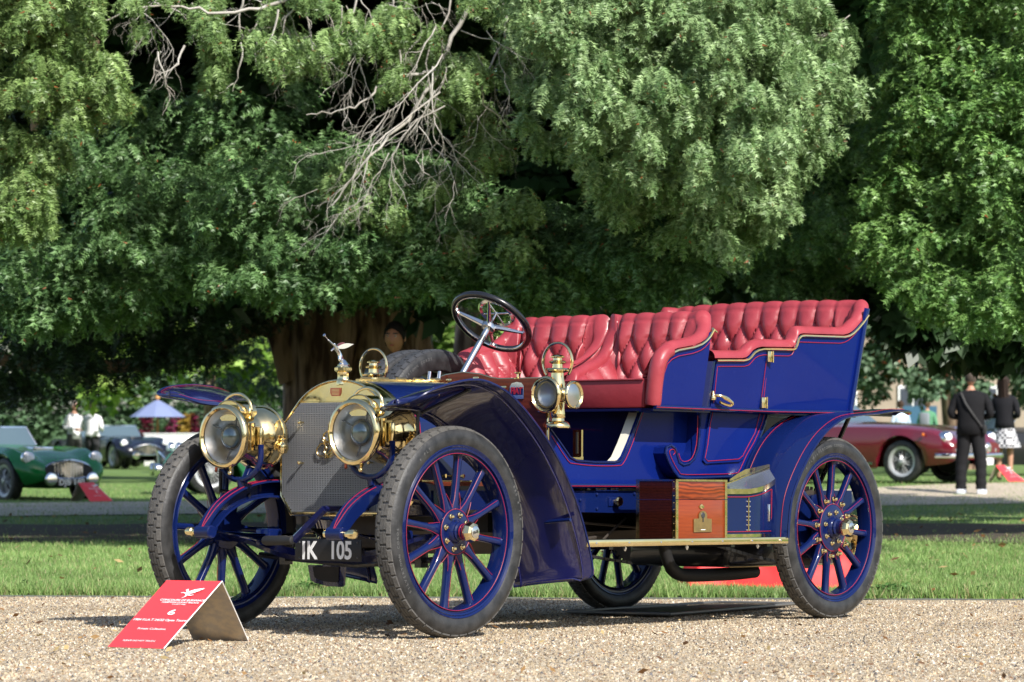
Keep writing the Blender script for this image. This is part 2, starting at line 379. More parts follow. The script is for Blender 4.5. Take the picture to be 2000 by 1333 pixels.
# loose stones on the drive
def stones(n, x0, x1, y0, y1, smin, smax, keep=None):
    base = np.array([(1,0,0),(-.5,.87,0),(-.5,-.87,0),(0,0,1)], float)
    T = np.array([(0,1,3),(1,2,3),(2,0,3)])
    y = y0 + (y1 - y0) * rng.random(n) ** .85; x = (rng.random(n) * 2 - 1) * (.175 * y + .15)
    s = smin + (smax - smin) * rng.random(n) ** 2.2; a = rng.random(n) * 6.283
    z = TC.z - (UPC.x * (x - TC.x) + UPC.y * (y - TC.y)) / UPC.z
    sx, sy, sz = s * (.7 + .6 * rng.random(n)), s * (.6 + .5 * rng.random(n)), s * (.45 + .5 * rng.random(n))
    V = np.repeat(base[None], n, 0) * np.stack([sx, sy, sz], 1)[:, None, :] * (1 + .35 * (rng.random((n, 4, 1)) - .5))
    V[:, 3, :2] += (rng.random((n, 2)) - .5) * s[:, None] * .9; V[:, :3, 2] -= .0015
    ca, sa = np.cos(a)[:, None], np.sin(a)[:, None]; X = V[..., 0] * ca - V[..., 1] * sa; Y = V[..., 0] * sa + V[..., 1] * ca
    V[..., 0] = X + x[:, None]; V[..., 1] = Y + y[:, None]; V[..., 2] += z[:, None]
    F = (T[None] + (np.arange(n) * 4)[:, None, None]).reshape(-1, 3)
    cols = np.array(GC + [(.56, .52, .45), (.22, .13, .08), (.10, .10, .11)]); c = cols[rng.integers(0, len(cols), n)] * (.55 + .62 * rng.random((n, 1))) * (1 + .10 * np.sin(x * 1.7 + y * .9) * np.sin(y * 2.3 - x * .6) + .07 * np.sin(x * 4.1 - y * 3.3))[:, None]
    return V.reshape(-1, 3), F, np.repeat(c, 3, 0)
V, F, c = stones(120000, 0, 0, 9.0, 18.35, .0042, .0100)
me = fast_mesh('loose_gravel', V, F, c, M['stone'])
tag(obj('loose_gravel', me), 'loose beige and brown gravel stones covering the drive', 'gravel', kind='stuff')
# fallen leaves on the drive
# grass blades along the near part of the lawn
def grass(n, y0, y1, hmin, hmax, pw=1., xk=.185, patch=True, zf=z_lawn):
    y = y0 + (y1 - y0) * rng.random(n) ** pw; x = (rng.random(n) * 2 - 1) * (xk * y + .2)
    ey = 18.42 + .035 * x; ok = y > ey - .03 - .06 * np.maximum(0, np.sin(x * 5.3) * np.sin(x * 2.1 + 1)); x, y = x[ok], y[ok]; n = len(x)
    z = np.array([zf(a, b_) for a, b_ in zip(x, y)])
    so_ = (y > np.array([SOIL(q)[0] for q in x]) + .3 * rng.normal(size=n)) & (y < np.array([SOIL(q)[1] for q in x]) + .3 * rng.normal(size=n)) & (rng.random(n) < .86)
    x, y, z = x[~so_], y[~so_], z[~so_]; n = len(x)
    pt = .5 + .5 * np.sin(x * 3.1 + 1.3 * np.sin(y * 1.9)) * np.sin(y * 2.7 + x)
    h = (hmin + (hmax - hmin) * rng.random(n)) * (.75 + .5 * pt); a = rng.random(n) * 6.283; w = .0016 + .0018 * rng.random(n) + y * .00010
    ln = h * (.2 + .7 * rng.random(n)); la = rng.random(n) * 6.283
    dx, dy = np.cos(a) * w, np.sin(a) * w
    V = np.stack([np.stack([x - dx, y - dy, z - .01], 1), np.stack([x + dx, y + dy, z - .01], 1), np.stack([x + np.cos(la) * ln, y + np.sin(la) * ln, z + h], 1)], 1)
    F = np.arange(n * 3).reshape(n, 3)
    t = rng.random((n, 1)); c = np.array([(.13, .25, .060)]) * (1 - t) + np.array([(.31, .43, .15)]) * t
    dry = rng.random(n) < .10; c[dry] = (.40, .36, .19)
    c *= (.8 + .35 * pt[:, None])
    return V.reshape(-1, 3), F, c
V, F, c = grass(185000, 18.3, 27, .016, .040, 1.25)
tag(obj('grass', fast_mesh('grass', V, F, c, M['grass_blade'])), 'short mown grass blades on the lawn behind the car', 'grass', kind='stuff')
V, F, c = grass(60000, 27, 55, .02, .04, 1.0)
tag(obj('grass', fast_mesh('grass', V, F, c, M['grass_blade'])), 'farther mown grass on both sides of the path', 'grass', kind='stuff')

# uneven tufts and weeds along the edge, dead leaves here and there
V, F, c = grass(26000, 18.2, 18.72, .02, .085, 1.0)
tag(obj('grass_tufts', fast_mesh('grass_tufts', V, F, c, M['grass_blade'])), 'longer ragged grass overhanging the edge of the drive', 'grass', kind='stuff')
def litter(n, y0, y1, smin, smax, zf, cols):
    y = y0 + (y1 - y0) * rng.random(n); x = (rng.random(n) * 2 - 1) * (.17 * y); a = rng.random(n) * 6.283; s = smin + (smax - smin) * rng.random(n)
    z = np.array([zf(p, q) for p, q in zip(x, y)]) + .012; u = np.stack([np.cos(a), np.sin(a), rng.normal(size=n) * .3], 1) * s[:, None]; w = np.stack([-np.sin(a), np.cos(a), rng.normal(size=n) * .5], 1) * s[:, None] * .45
    p = np.stack([x, y, z], 1); V = np.stack([p - u, p + w, p + u, p - w], 1); F = np.arange(n * 4).reshape(n, 4); c = np.array(cols)[rng.integers(0, len(cols), n)] * (.7 + .6 * rng.random((n, 1)))
    return V.reshape(-1, 3), F, c
BRN = [(.26, .13, .05), (.34, .20, .08), (.16, .09, .05), (.40, .30, .14)]
V, F, c = litter(420, 9.5, 18.3, .008, .022, z_gravel, BRN); V2, F2, c2 = litter(260, 18.5, 34, .02, .04, lambda a, b_: z_lawn(a, b_) + .03, BRN)
tag(obj('fallen_leaves', fast_mesh('fallen_leaves', np.concatenate([V, V2]), np.concatenate([F, F2 + len(V)]), np.concatenate([c, c2]), M['grass_blade'])), 'small dead brown leaves scattered on gravel and grass', 'leaves', kind='stuff')
# ---------------------------------------------------------------- the veteran car (x forward, y to the car's left, z up)
car = empty('veteran_car', TC, MC.to_euler(), label='dark blue brass-era open touring car with buttoned red leather seats on the gravel', cat='car')
W_, T_ = 2.927, 1.343
RED = .0017
def P_(name, b, m, parent=car, **k): return b.build(name, M[m], parent, **k)
def line(pts, parent=car, r=RED, m='red_line', name='pinstripe', n=None, closed=False):
    p = smooth_path(pts, n) if n else pts
    return MB().tube(p, r, 6, closed=closed).build(name, M[m], parent)

# ---- chassis
b = MB()
for s in (-1, 1):
    rail = smooth_path([(-.60, s * .40, .585), (.4, s * .40, .578), (1.4, s * .40, .576), (2.3, s * .40, .582), (2.72, s * .395, .60)], 14)
    r = MB(); r.tube(rail, .05, 4, flat=.5, up=(0, 1, 0)); 
    rb = MB(); rb.prism([(-.60, .53), (1.4, .524), (2.75, .545), (2.75, .625), (1.4, .627), (-.60, .635)], lambda a, c, w: (a, w, c), s * .375, s * .425)
    P_('frame_rail', rb, 'blue')
    for x in (1.78, 1.66, 1.53, 1.30):
        for z in (.60, .55):
            pass
    rv = MB()
    for (u, v) in ((1165, 966), (1132, 977), (1165, 994), (1238, 965)):
        x, z = S(u, v, .425); rv.sphere((x, s * .426, z), .0085, 8, 5)
    rv.build('rivets', M['blue'], car, kind='stuff')
    # curved front horn: a channel with flanges
    pth = smooth_path([(2.70, 0, .600), (2.88, 0, .628), (3.02, 0, .622), (3.14, 0, .592), (3.24, 0, .540), (3.305, 0, .480), (3.335, 0, .445)], 22)
    hb = MB()
    def hornring(p, q, wv, hh):
        return None
    wid, hei = .062, [.085 - .04 * (i / 21) for i in range(22)]
    for (off, hy, th) in ((.0, wid, .010), ):
        top = []; 
    G = []
    for i, p in enumerate(pth):
        t = (pth[min(i + 1, 21)] - pth[max(i - 1, 0)]).normalized(); nrm = Vector((-t.z, 0, t.x))
        if nrm.z < 0: nrm = -nrm
        h = hei[i]; y0 = s * .386; o = s * 1
        # C profile open towards the car's right
        pr = [(-wid / 2, h / 2), (wid / 2, h / 2), (wid / 2, -h / 2), (-wid / 2, -h / 2), (-wid / 2, -h / 2 + .009), (wid / 2 - .009, -h / 2 + .009), (wid / 2 - .009, h / 2 - .009), (-wid / 2, h / 2 - .009)]
        G.append([p + Vector((0, y0 + s * a, 0)) + nrm * c_ for a, c_ in pr])
    m8 = 8; vs = [q for g in G for q in g]; fs = [(i * 8 + k, i * 8 + (k + 1) % 8, (i + 1) * 8 + (k + 1) % 8, (i + 1) * 8 + k) for i in range(21) for k in range(8)]
    fs += [tuple(range(8))[::-1], tuple(21 * 8 + k for k in range(8))]
    hb.add(vs, fs); hb.lathe([(.026, -.045), (.03, -.04), (.03, .04), (.026, .045)], (3.335, s * .386, .440), (0, 1, 0), 14)
    horn = P_('front_horn', hb, 'blue')
    for k in (-1, 1):
        pp = []
        for i in range(3, 22):
            p = pth[i]; t = (pth[min(i + 1, 21)] - pth[i - 1]).normalized(); nrm = Vector((-t.z, 0, t.x)); nrm = nrm if nrm.z > 0 else -nrm
            sp = .017 * min(1, (21 - i) / 10) + .002
            pp.append(p + Vector((0, s * .386 + k * sp, 0)) + nrm * (hei[i] / 2 + .001))
        line(pp, horn, .0017)
    bolt = MB().lathe([(0, .11), (.018, .108), (.021, .10), (.021, .075), (.014, .07), (.014, .04)], (3.335, s * .386, .440), (0, s, 0), 12)
    P_('brass_bolt', bolt, 'brass', horn)
    if s > 0:
        P_('brass_bolt', MB().lathe([(0, .066), (.017, .064), (.019, .05), (.013, .045)], (3.335, s * .386, .440), (0, -s, 0), 12), 'brass', horn)
    # leaf spring
    sp = MB()
    for k in range(6):
        L0 = .43 - .065 * k; arc = [(2.905 + L0 * t, s * .386, .428 - .0085 * k + .022 * t * t) for t in np.linspace(-1, 1, 12)]
        sp.tube(arc, .0042, 4, flat=6.2, up=(0, 0, 1))
    spring = P_('leaf_spring', sp, 'blue')
    P_('spring_clamp', MB().rbox((2.93, s * .386, .415), (.09, .085, .075), .01), 'blue', spring)
P_('cross_member', MB().box((2.62, 0, .55), (.06, .75, .08)).box((-.55, 0, .585), (.05, .80, .09)), 'blue')
ax = MB().tube(smooth_path([(2.93, -.62, .42), (2.93, -.50, .405), (2.93, -.40, .375), (2.93, -.2, .335), (2.93, .2, .335), (2.93, .40, .375), (2.93, .50, .405), (2.93, .62, .42)], 20), .026, 4, flat=1.0, up=(1, 0, 0))
P_('front_axle', ax, 'navy')
P_('track_rod', MB().tube([(2.80, -.56, .33), (2.78, 0, .295), (2.80, .56, .33)], .014, 8).box((2.80, -.40, .33), (.05, .035, .08)).box((2.80, .40, .33), (.05, .035, .08)), 'black')
# starting crank below the radiator
ck = P_('starting_crank', MB().tube([(3.22, .035, .408), (3.20, .11, .48), (3.18, .175, .545)], .018, 6).tube([(3.18, .175, .545), (2.8, .175, .545)], .013, 8), 'navy')
P_('grip', MB().lathe([(.012, 0), (.019, .004), (.0205, .015), (.019, .03), (.0215, .04), (.0215, .16), (.017, .172), (0, .174)], (3.235, .045, .408), (0, -1, -.02), 14), 'black_matt', ck)
P_('strap', MB().box((3.05, -.06, .425), (.03, .11, .012)).box((3.05, -.115, .40), (.03, .008, .05)), 'black_matt', ck)
P_('buckle', MB().tube([(3.07, -.03, .435), (3.07, -.08, .435), (3.03, -.08, .435), (3.03, -.03, .435)], .004, 6, closed=True), 'brass', ck)
# number plate
py0, pz1 = SX(577, 1052, 3.10); py1, pz0 = SX(706, 1098, 3.10)
np_ = P_('number_plate', MB().rbox((3.10, (py0 + py1) / 2, (pz0 + pz1) / 2), (.006, py1 - py0, pz1 - pz0), .002), 'felt')
for txt, u in (('I', 593), ('K', 609), ('105', 665)):
    y, z = SX(u, 1077, 3.104); me = text_mesh(txt, .108, M['white'], bold=.0026, space=.96)
    for v in me.vertices: v.co.x *= .86
    link('plate_letters', me, np_, (3.1038, y, z), (R(90), 0, R(90)))
rv = MB()
for u, v in ((585, 1060), (585, 1090), (698, 1060), (698, 1090)):
    y, z = SX(u, v, 3.104); rv.sphere((3.104, y, z), .005, 8, 5)
rv.build('screws', M['steel'], np_, kind='stuff')
P_('plate_bracket', MB().box((3.06, (py0 + py1) / 2, .36), (.06, .30, .03)).box((3.0, .13, .36), (.14, .03, .03)), 'black')
# front skid flap hanging below the undershield
fl = [SX(u, v, 2.6) for u, v in ((603, 1104), (608, 1132), (617, 1139), (640, 1145), (668, 1147), (673, 1143), (675, 1104))]
P_('mud_flap', MB().prism(fl, lambda a, c, w: (w, a, c), 2.595, 2.607), 'fender')
P_('flap_panel', MB().prism([((a - (-.325)) * .72 - .325, (c - .24) * .72 + .246) for a, c in fl], lambda a, c, w: (w, a, c), 2.608, 2.612), 'grime')
# undershield
P_('undershield', MB().sheet(12, 8, lambda i, j: (2.75 - 1.9 * i, -.30 + .60 * j, .35 + .10 * (2 * j - 1) ** 2 - .02 * math.sin(math.pi * i)), .004), 'grime')

# ---- radiator
RO = [(-.285, .515), (-.345, .600), (-.346, .80), (-.327, .925), (-.235, 1.020)]
ARC = [(-.235, 1.020)] + [(.30 * math.sin(a), 1.108 - (1 - math.cos(a)) * .235) for a in np.linspace(-.80, .80, 15)] + [(.235, 1.020)]
OUT = RO[:-1] + ARC + [(-a, z) for a, z in RO[:-1][::-1]]
def hood_outline(k=1.0, top=0., n=None):
    return [(a * k, z + top * (1 if z > 1 else 0)) for a, z in OUT]
rad = P_('radiator', MB().prism(OUT, lambda a, c, w: (w, a, c), 2.80, 2.893), 'brass')
def inside(y, z):
    ays = abs(y)
    if z > 1.012 or z < .527: return False
    lim = ip([(.515, .275), (.600, .335), (.80, .336), (.925, .317), (1.02, .225)], z); return ays < lim
P_('core_backing', MB().prism([(-.272, .527), (-.333, .604), (-.334, .80), (-.315, .922), (-.228, 1.011), (.228, 1.011), (.315, .922), (.334, .80), (.333, .604), (.272, .527)], lambda a, c, w: (w, a, c), 2.894, 2.896), 'felt', rad)
cm = MB()
def lims(z): return ip([(.527, .272), (.604, .333), (.80, .334), (.922, .315), (1.011, .228)], z)
for y in np.arange(-.330, .331, .0098):
    zs = [z for z in np.linspace(.527, 1.011, 140) if lims(z) > abs(y)]
    cm.box((2.899, y, (zs[0] + zs[-1]) / 2), (.008, .0042, zs[-1] - zs[0]))
k = 0
for z in np.arange(.533, 1.010, .0098):
    k += 1; cm.box((2.900, 0, z), (.006, 2 * lims(z), .0026 if k % 9 else .0050))
M['core'] = mat('radiator_core', (.25, .26, .28), .4, .4)
cm.build('core_grid', M['core'], rad, smooth=False, kind='stuff')
P_('rim', MB().tube([(2.893, a, z) for a, z in OUT], .0065, 8, closed=True, up=(1, 0, 0)), 'brass', rad)
P_('core_lip', MB().tube([(2.898, -.228, 1.013), (2.898, 0, 1.0135), (2.898, .228, 1.013)], .004, 6), 'brass', rad)
for y, z in ((-.205, .925), (-.205, .745), (.205, .925), (.205, .745)):
    (yy, zz) = (y, z)
    P_('stud', MB().lathe([(.004, 0), (.004, .026), (.008, .028), (.008, .038), (.004, .042), (0, .044)], (2.896, y, z), (1, 0, 0), 10), 'brass', rad)
P_('brass_band', MB().prism([(a * 1.004, (z - .8) * 1.004 + .8) for a, z in OUT], lambda a, c, w: (w, a, c), 2.775, 2.80), 'brass', rad)
py, pz = SX(656, 766, 2.895)
pl = P_('copper_plaque', MB().prism([(py - .032, pz + .018), (py + .030, pz + .018), (py + .030, pz - .005), (py + .022, pz - .018), (py - .024, pz - .018), (py - .032, pz - .005)], lambda a, c, w: (w, a, c), 2.894, 2.8965), 'copper', rad)
tm = MB()
for i in range(5): tm.box((2.8968, py - .001, pz + .012 - .006 * i), (.0008, .046 - .004 * (i > 2), .0018))
tm.build('plaque_lines', M['brass'], rad, kind='stuff')
P_('filler_cap', MB().lathe([(.030, 1.085), (.031, 1.105), (.027, 1.112), (.025, 1.125), (.027, 1.145), (.036, 1.148), (.040, 1.152), (.040, 1.164), (.034, 1.170), (0, 1.172)], (2.872, 0, 0), (0, 0, 1), 10), 'brass', rad)
# wire monogram in front of the core
wm = MB()
def wire(pts, n=24, r=.0032): wm.tube(smooth_path([(2.912, *SX(u, v, 2.912)) for u, v in pts], n), r, 6)
wire([(634, 848), (631, 856), (633, 864), (640, 866)], 16); wire([(640, 843), (632, 850), (636, 862), (650, 862)], 16)
wire([(626, 868), (619, 878), (622, 890), (633, 890), (638, 878), (633, 867), (626, 868)]); wire([(640, 868), (633, 880), (640, 892), (650, 884)], 16)
wire([(634, 894), (645, 880), (652, 870)], 10); wire([(634, 895), (645, 893), (655, 886)], 10); wire([(640, 862), (648, 874), (644, 890)], 10)
P_('wire_monogram', wm, 'brass', rad)
# ---- winged mascot
def skin_fig(name, verts, edges, radii, m, parent, loc=(0, 0, 0), rot=(0, 0, 0), sub=1, root=0):
    me = bpy.data.meshes.new(name); me.from_pydata(verts, edges, []); o = bpy.data.objects.new(name, me); C.objects.link(o)
    o.modifiers.new('s', 'SKIN'); 
    for i, d in enumerate(me.skin_vertices[0].data):
        r_ = radii[i]; d.radius = r_ if isinstance(r_, (tuple, list)) else (r_, r_); d.use_root = (i == root)
    sb = o.modifiers.new('u', 'SUBSURF'); sb.levels = sub; sb.render_levels = sub
    dg = bpy.context.evaluated_depsgraph_get(); me2 = bpy.data.meshes.new_from_object(o.evaluated_get(dg)); bpy.data.objects.remove(o)
    me2.shade_smooth(); me2.materials.clear(); me2.materials.append(m); me2.name = name
    o = bpy.data.objects.new(name, me2); C.objects.link(o); o.location = loc; o.rotation_euler = rot
    if parent: o.parent = parent
    return o
mv = [(2.885, 0, 1.215), (2.905, 0, 1.236), (2.920, 0, 1.252), (2.927, 0, 1.262), (2.934, 0, 1.270),           # pelvis, chest, shoulders, neck, head
      (2.945, .012, 1.262), (2.965, .012, 1.272), (2.985, .010, 1.285),                                        # arm raised
      (2.915, -.014, 1.250), (2.93, -.020, 1.236),                                                             # other arm
      (2.905, .008, 1.200), (2.890, .008, 1.188), (2.870, .006, 1.178),                                        # bent leg
      (2.865, -.008, 1.196), (2.850, -.008, 1.176)]                                                            # trailing leg
mr = [.010, .010, .011, .005, .0105, .005, .004, .004, .005, .004, .008, .006, .006, .008, .005]
mas = skin_fig('mascot', mv, [(0,1),(1,2),(2,3),(3,4),(2,5),(5,6),(6,7),(2,8),(8,9),(0,10),(10,11),(11,12),(0,13),(13,14)], mr, M['silver'], car)
P_('trumpet', MB().lathe([(.002, 0), (.002, .02), (.006, .024), (.007, .03), (0, .031)], (2.985, .010, 1.285), (.75, 0, .62), 8), 'silver', mas)
for s, q in ((1, 0), (-1, .004)):
    P_('wing', MB().sheet(10, 5, lambda i, j: (2.915 - .085 * i - .012 * (j - .5) * 0, s * (.006 + .020 * i), 1.252 + .018 * i * (1 if s > 0 else 1.5) + (j - .5) * .022 * math.sin(math.pi * min(1, i * .9 + .12))), .0015), 'silver', mas)
P_('rock_base', MB().lathe([(.027, 1.170), (.028, 1.178), (.020, 1.186), (.010, 1.198), (0, 1.202)], (2.868, 0, 0), (0, 0, 1), 9), 'silver', mas)

# ---- bonnet
def bo(x):
    f = (2.775 - x) / .62; return [(a * (1 + .02 * f), z + .012 * f) for a, z in OUT]
bb = MB(); rings = [[Vector((x, a, z)) for a, z in bo(x)] for x in (2.775, 2.6, 2.4, 2.16)]
n_ = len(OUT); bb.add([p for r_ in rings for p in r_], [(i * n_ + k, i * n_ + (k + 1) % n_, (i + 1) * n_ + (k + 1) % n_, (i + 1) * n_ + k) for i in range(3) for k in range(n_)] + [tuple(3 * n_ + k for k in range(n_))])
bon = P_('bonnet', bb, 'blue', angle=22)
P_('hinge_strip', MB().box((2.47, 0, 1.119), (.61, .022, .010), Matrix.Rotation(.019, 3, 'Y')), 'brass', bon)
for k in range(5): P_('hinge_knuckle', MB().lathe([(.007, -.03), (.007, .03)], (2.72 - .12 * k, 0, 1.122 + .0023 * k), (1, 0, 0), 8), 'brass_dull', bon)
for s in (-1, 1):
    line([(x, s * .345, .667) for x in (2.77, 2.17)], bon, .0016)
    line([(2.74, s * (a + .003), z + .002) for a, z in ((.346, .62), (.347, .80), (.329, .926), (.238, 1.022))], bon, .0020)
    line([(2.765 , s * .236 + s * .003, 1.024), (2.5, s * .240, 1.028), (2.17, s * .244, 1.036)], bon, .0020)
    P_('side_rail', MB().box((2.46, s * .375, .655), (.66, .035, .018)), 'dash', bon)
    P_('rail_strip', MB().box((2.46, s * .380, .667), (.66, .026, .006)), 'brass', bon)
    x1, z1 = S(903, 932, .352)
    P_('bonnet_catch', MB().tube([(2.58, s * .353, .690), (2.47, s * .353, .690)], .004, 6).lathe([(0, 0), (.012, .004), (.006, .02), (0, .024)], (2.58, s * .35, .690), (1, 0, 0), 4).lathe([(0, 0), (.012, .004), (.006, .02), (0, .024)], (2.47, s * .35, .690), (-1, 0, 0), 4), 'brass', bon)

# ---- dash board
DO = [(-.50, .64), (-.50, 1.10), (-.47, 1.133), (-.22, 1.134), (-.17, 1.140), (-.10, 1.158), (0, 1.168), (.10, 1.158), (.17, 1.140), (.22, 1.134), (.47, 1.133), (.50, 1.10), (.50, .64)]
dash = P_('dashboard', MB().prism(DO, lambda a, c, w: (w, a, c), 2.030, 2.058), 'dash')
P_('edge_trim', MB().tube([(2.044, a, z + (.002 if z > 1 else 0)) for a, z in DO], .0055, 6, up=(1, 0, 0)), 'brass', dash)
P_('scuttle', MB().prism([(a * .98, z + .01) for a, z in OUT], lambda a, c, w: (w, a, c), 2.06, 2.158), 'dash', dash)
for u, v in ((877, 743), (930, 739), (984, 757)):
    y, z = SX(u, v, 2.06); P_('brass_slot', MB().rbox((2.061, y, z), (.008, .034, .015), .005), 'brass', dash)
y, z = SX(1010, 764, 2.06)
bd = P_('badge', MB().prism([(y - .040, z - .036), (y - .040, z + .022), (y - .028, z + .036), (y, z + .041), (y + .028, z + .036), (y + .040, z + .022), (y + .040, z - .036)], lambda a, c, w: (w, a, c), 2.058, 2.063), 'silver', dash)
P_('badge_field', MB().box((2.064, y, z - .002), (.002, .070, .034)), 'blue', dash)
me = text_mesh('FIAT', .034, M['red_line'], bold=.0012); 
for v in me.vertices: v.co.y *= 1.25
link('badge_letters', me, dash, (2.0656, y, z - .001), (R(90), 0, R(90)))
y, z = SX(1014, 733, 2.03)
P_('brass_knob', MB().lathe([(.018, 0), (.018, .004), (.006, .008), (.005, .022), (.016, .026), (.016, .031), (0, .033)], (2.04, y, 1.134), (0, 0, 1), 12), 'brass', dash)
for y in (-.16, -.10): P_('chrome_lever', MB().tube([(2.10, y, 1.12), (2.08, y - .01, 1.175)], .008, 8), 'nickel', dash)
# ---- headlamps
def headlamp(yc, zc):
    X = 3.215; root = None
    body = MB().lathe([(.118, -.005), (.112, -.02), (.100, -.03), (.097, -.10), (.104, -.115), (.104, -.13)], (X, yc, zc), (1, 0, 0), 36, cap=False)
    body.lathe([(.104, -.13), (.110, -.14), (.128, -.17), (.136, -.20), (.138, -.235), (.132, -.26), (.117, -.285), (.08, -.302), (.03, -.308), (0, -.309)], (X, yc, zc), (1, 0, 0), 36, cap=False)
    body.lathe([(.137, -.235), (.1425, -.238), (.1425, -.246), (.136, -.25)], (X, yc, zc), (1, 0, 0), 36, cap=False)
    lamp = P_('headlamp', body, 'brass', angle=50)
    P_('lamp_rim', MB().lathe([(.119, .012), (.126, .022), (.137, .020), (.1425, .008), (.142, -.006), (.132, -.014), (.118, -.012)], (X, yc, zc), (1, 0, 0), 48, cap=False), 'brass', lamp, angle=60)
    P_('reflector', MB().lathe([(.118, .004), (.099, -.020), (.093, -.05), (.076, -.080), (.04, -.097), (0, -.101)], (X, yc, zc), (1, 0, 0), 40, cap=False), 'reflector', lamp, angle=60)
    P_('lamp_glass', MB().lathe([(.120, .006), (.120, .009), (.06, .0125), (0, .0135)], (X, yc, zc), (1, 0, 0), 40, cap=False).lathe([(.120, .006), (.06, .0095), (0, .0105)], (X, yc, zc), (1, 0, 0), 40, cap=False), 'glass', lamp, angle=60)
    P_('bullseye_lens', MB().lathe([(.052, -.05), (.054, -.038), (.045, -.022), (.028, -.012), (0, -.008)], (X, yc, zc), (1, 0, 0), 28), 'lens', lamp, angle=60)
    P_('lens_ring', MB().tube([(X - .045, yc + .055 * math.cos(a), zc + .055 * math.sin(a)) for a in np.linspace(0, 6.283, 25)[:-1]], .004, 6, closed=True, up=(1, 0, 0)), 'steel', lamp)
    lg = MB()
    for a in (1.0, 2.6, 4.7): lg.tube([(X - .04, yc + .057 * math.cos(a), zc + .057 * math.sin(a)), (X - .012, yc + .115 * math.cos(a), zc + .115 * math.sin(a))], .0035, 6)
    P_('lens_arm', lg, 'steel', lamp)
    # chimney box
    D = [(.072 * math.cos(a) * 1.05, .105 + .055 * math.sin(a)) for a in np.linspace(0, math.pi, 13)] + [(-.04, .07), (.04, .07)]
    ch = P_('chimney', MB().prism(D, lambda a, c, w: (w, yc + a, zc + c), X - .125, X - .022), 'brass', lamp)
    hl = MB()
    for dy in (-.036, 0, .036):
        hl.lathe([(.0125, 0), (.0125, .004), (.009, .005), (.009, .001)], (X - .022, yc + dy, zc + .128 - abs(dy) * .25), (1, 0, 0), 14, cap=False)
    P_('vent_rims', hl, 'brass', lamp)
    h2 = MB()
    for dy in (-.036, 0, .036): h2.lathe([(.0092, 0), (.0092, .0015), (0, .0015)], (X - .022, yc + dy, zc + .128 - abs(dy) * .25), (1, 0, 0), 14)
    P_('vent_holes', h2, 'black_matt', lamp)
    P_('chimney_edge', MB().tube([(X - .022, yc + a, zc + c) for a, c in D[:13]], .0035, 6), 'brass', lamp)
    P_('handle', MB().tube([(X - .075, yc + .088 * math.cos(a), zc + .115 + .075 * math.sin(a)) for a in np.linspace(-.45, math.pi + .45, 24)], .0058, 8, flat=1.3), 'brass', lamp)
    for s in (-1, 1):
        P_('side_lug', MB().box((X - .10, yc + s * .107, zc + .0), (.030, .022, .085)).lathe([(.0, .05), (.010, .045), (.013, .03), (.013, -.03), (.010, -.04), (0, -.045)], (X - .10, yc + s * .124, zc - .005), (0, 0, 1), 12), 'brass', lamp)
    cl = MB()
    for dx in (-.05, -.075, -.03): cl.box((X + dx, yc + .102, zc + .0), (.010, .014, .12))
    P_('clamp_ribs', cl, 'brass', lamp)
    P_('gas_tap', MB().tube([(X - .03, yc + .03, zc - .10), (X - .00, yc + .035, zc - .155)], .007, 8).sphere((X + .001, yc + .0355, zc - .16), .011, 10, 6), 'brass', lamp)
    P_('bottom_screw', MB().lathe([(.006, 0), (.006, -.014), (.009, -.016), (0, -.024)], (X + .0, yc - .05, zc - .135), (0, 0, 1), 8), 'copper', lamp)
    # blue fork
    fk = [(X - .10, yc + s_ * .124, zc - .05 if 0 else z_) for s_, z_ in ((1, zc - .03), (1, zc - .09))]
    U = [(X - .10, yc + .124 * math.cos(a), zc - .085 + .105 * math.sin(a)) for a in np.linspace(0, -math.pi, 19)]
    U = [(X - .10, yc + .124, zc - .035)] + U + [(X - .10, yc - .124, zc - .035)]
    hy = .386 if yc > 0 else -.386
    P_('fork', MB().tube(U, .0135, 10).tube([(X - .10, yc, zc - .188), (X - .11, yc * .5 + hy * .5, zc - .215), (X - .13, hy, .64)], [.016, .022, .020], 10).lathe([(.03, 0), (.03, .012), (.02, .02)], (X - .13, hy, .632), (0, 0, 1), 12), 'blue', lamp)
    # brass generator tap with glass drip bowl on the drum side
    P_('drip_bowl', MB().lathe([(0, -.052), (.018, -.046), (.026, -.028), (.023, -.010), (.009, .004), (.011, .012), (.006, .02), (.010, .030), (0, .036)], (X - .215, yc + .150, zc - .025), (0, 0, 1), 14), 'brass', lamp)
    return lamp
headlamp(.378, .871); headlamp(-.388, .858)

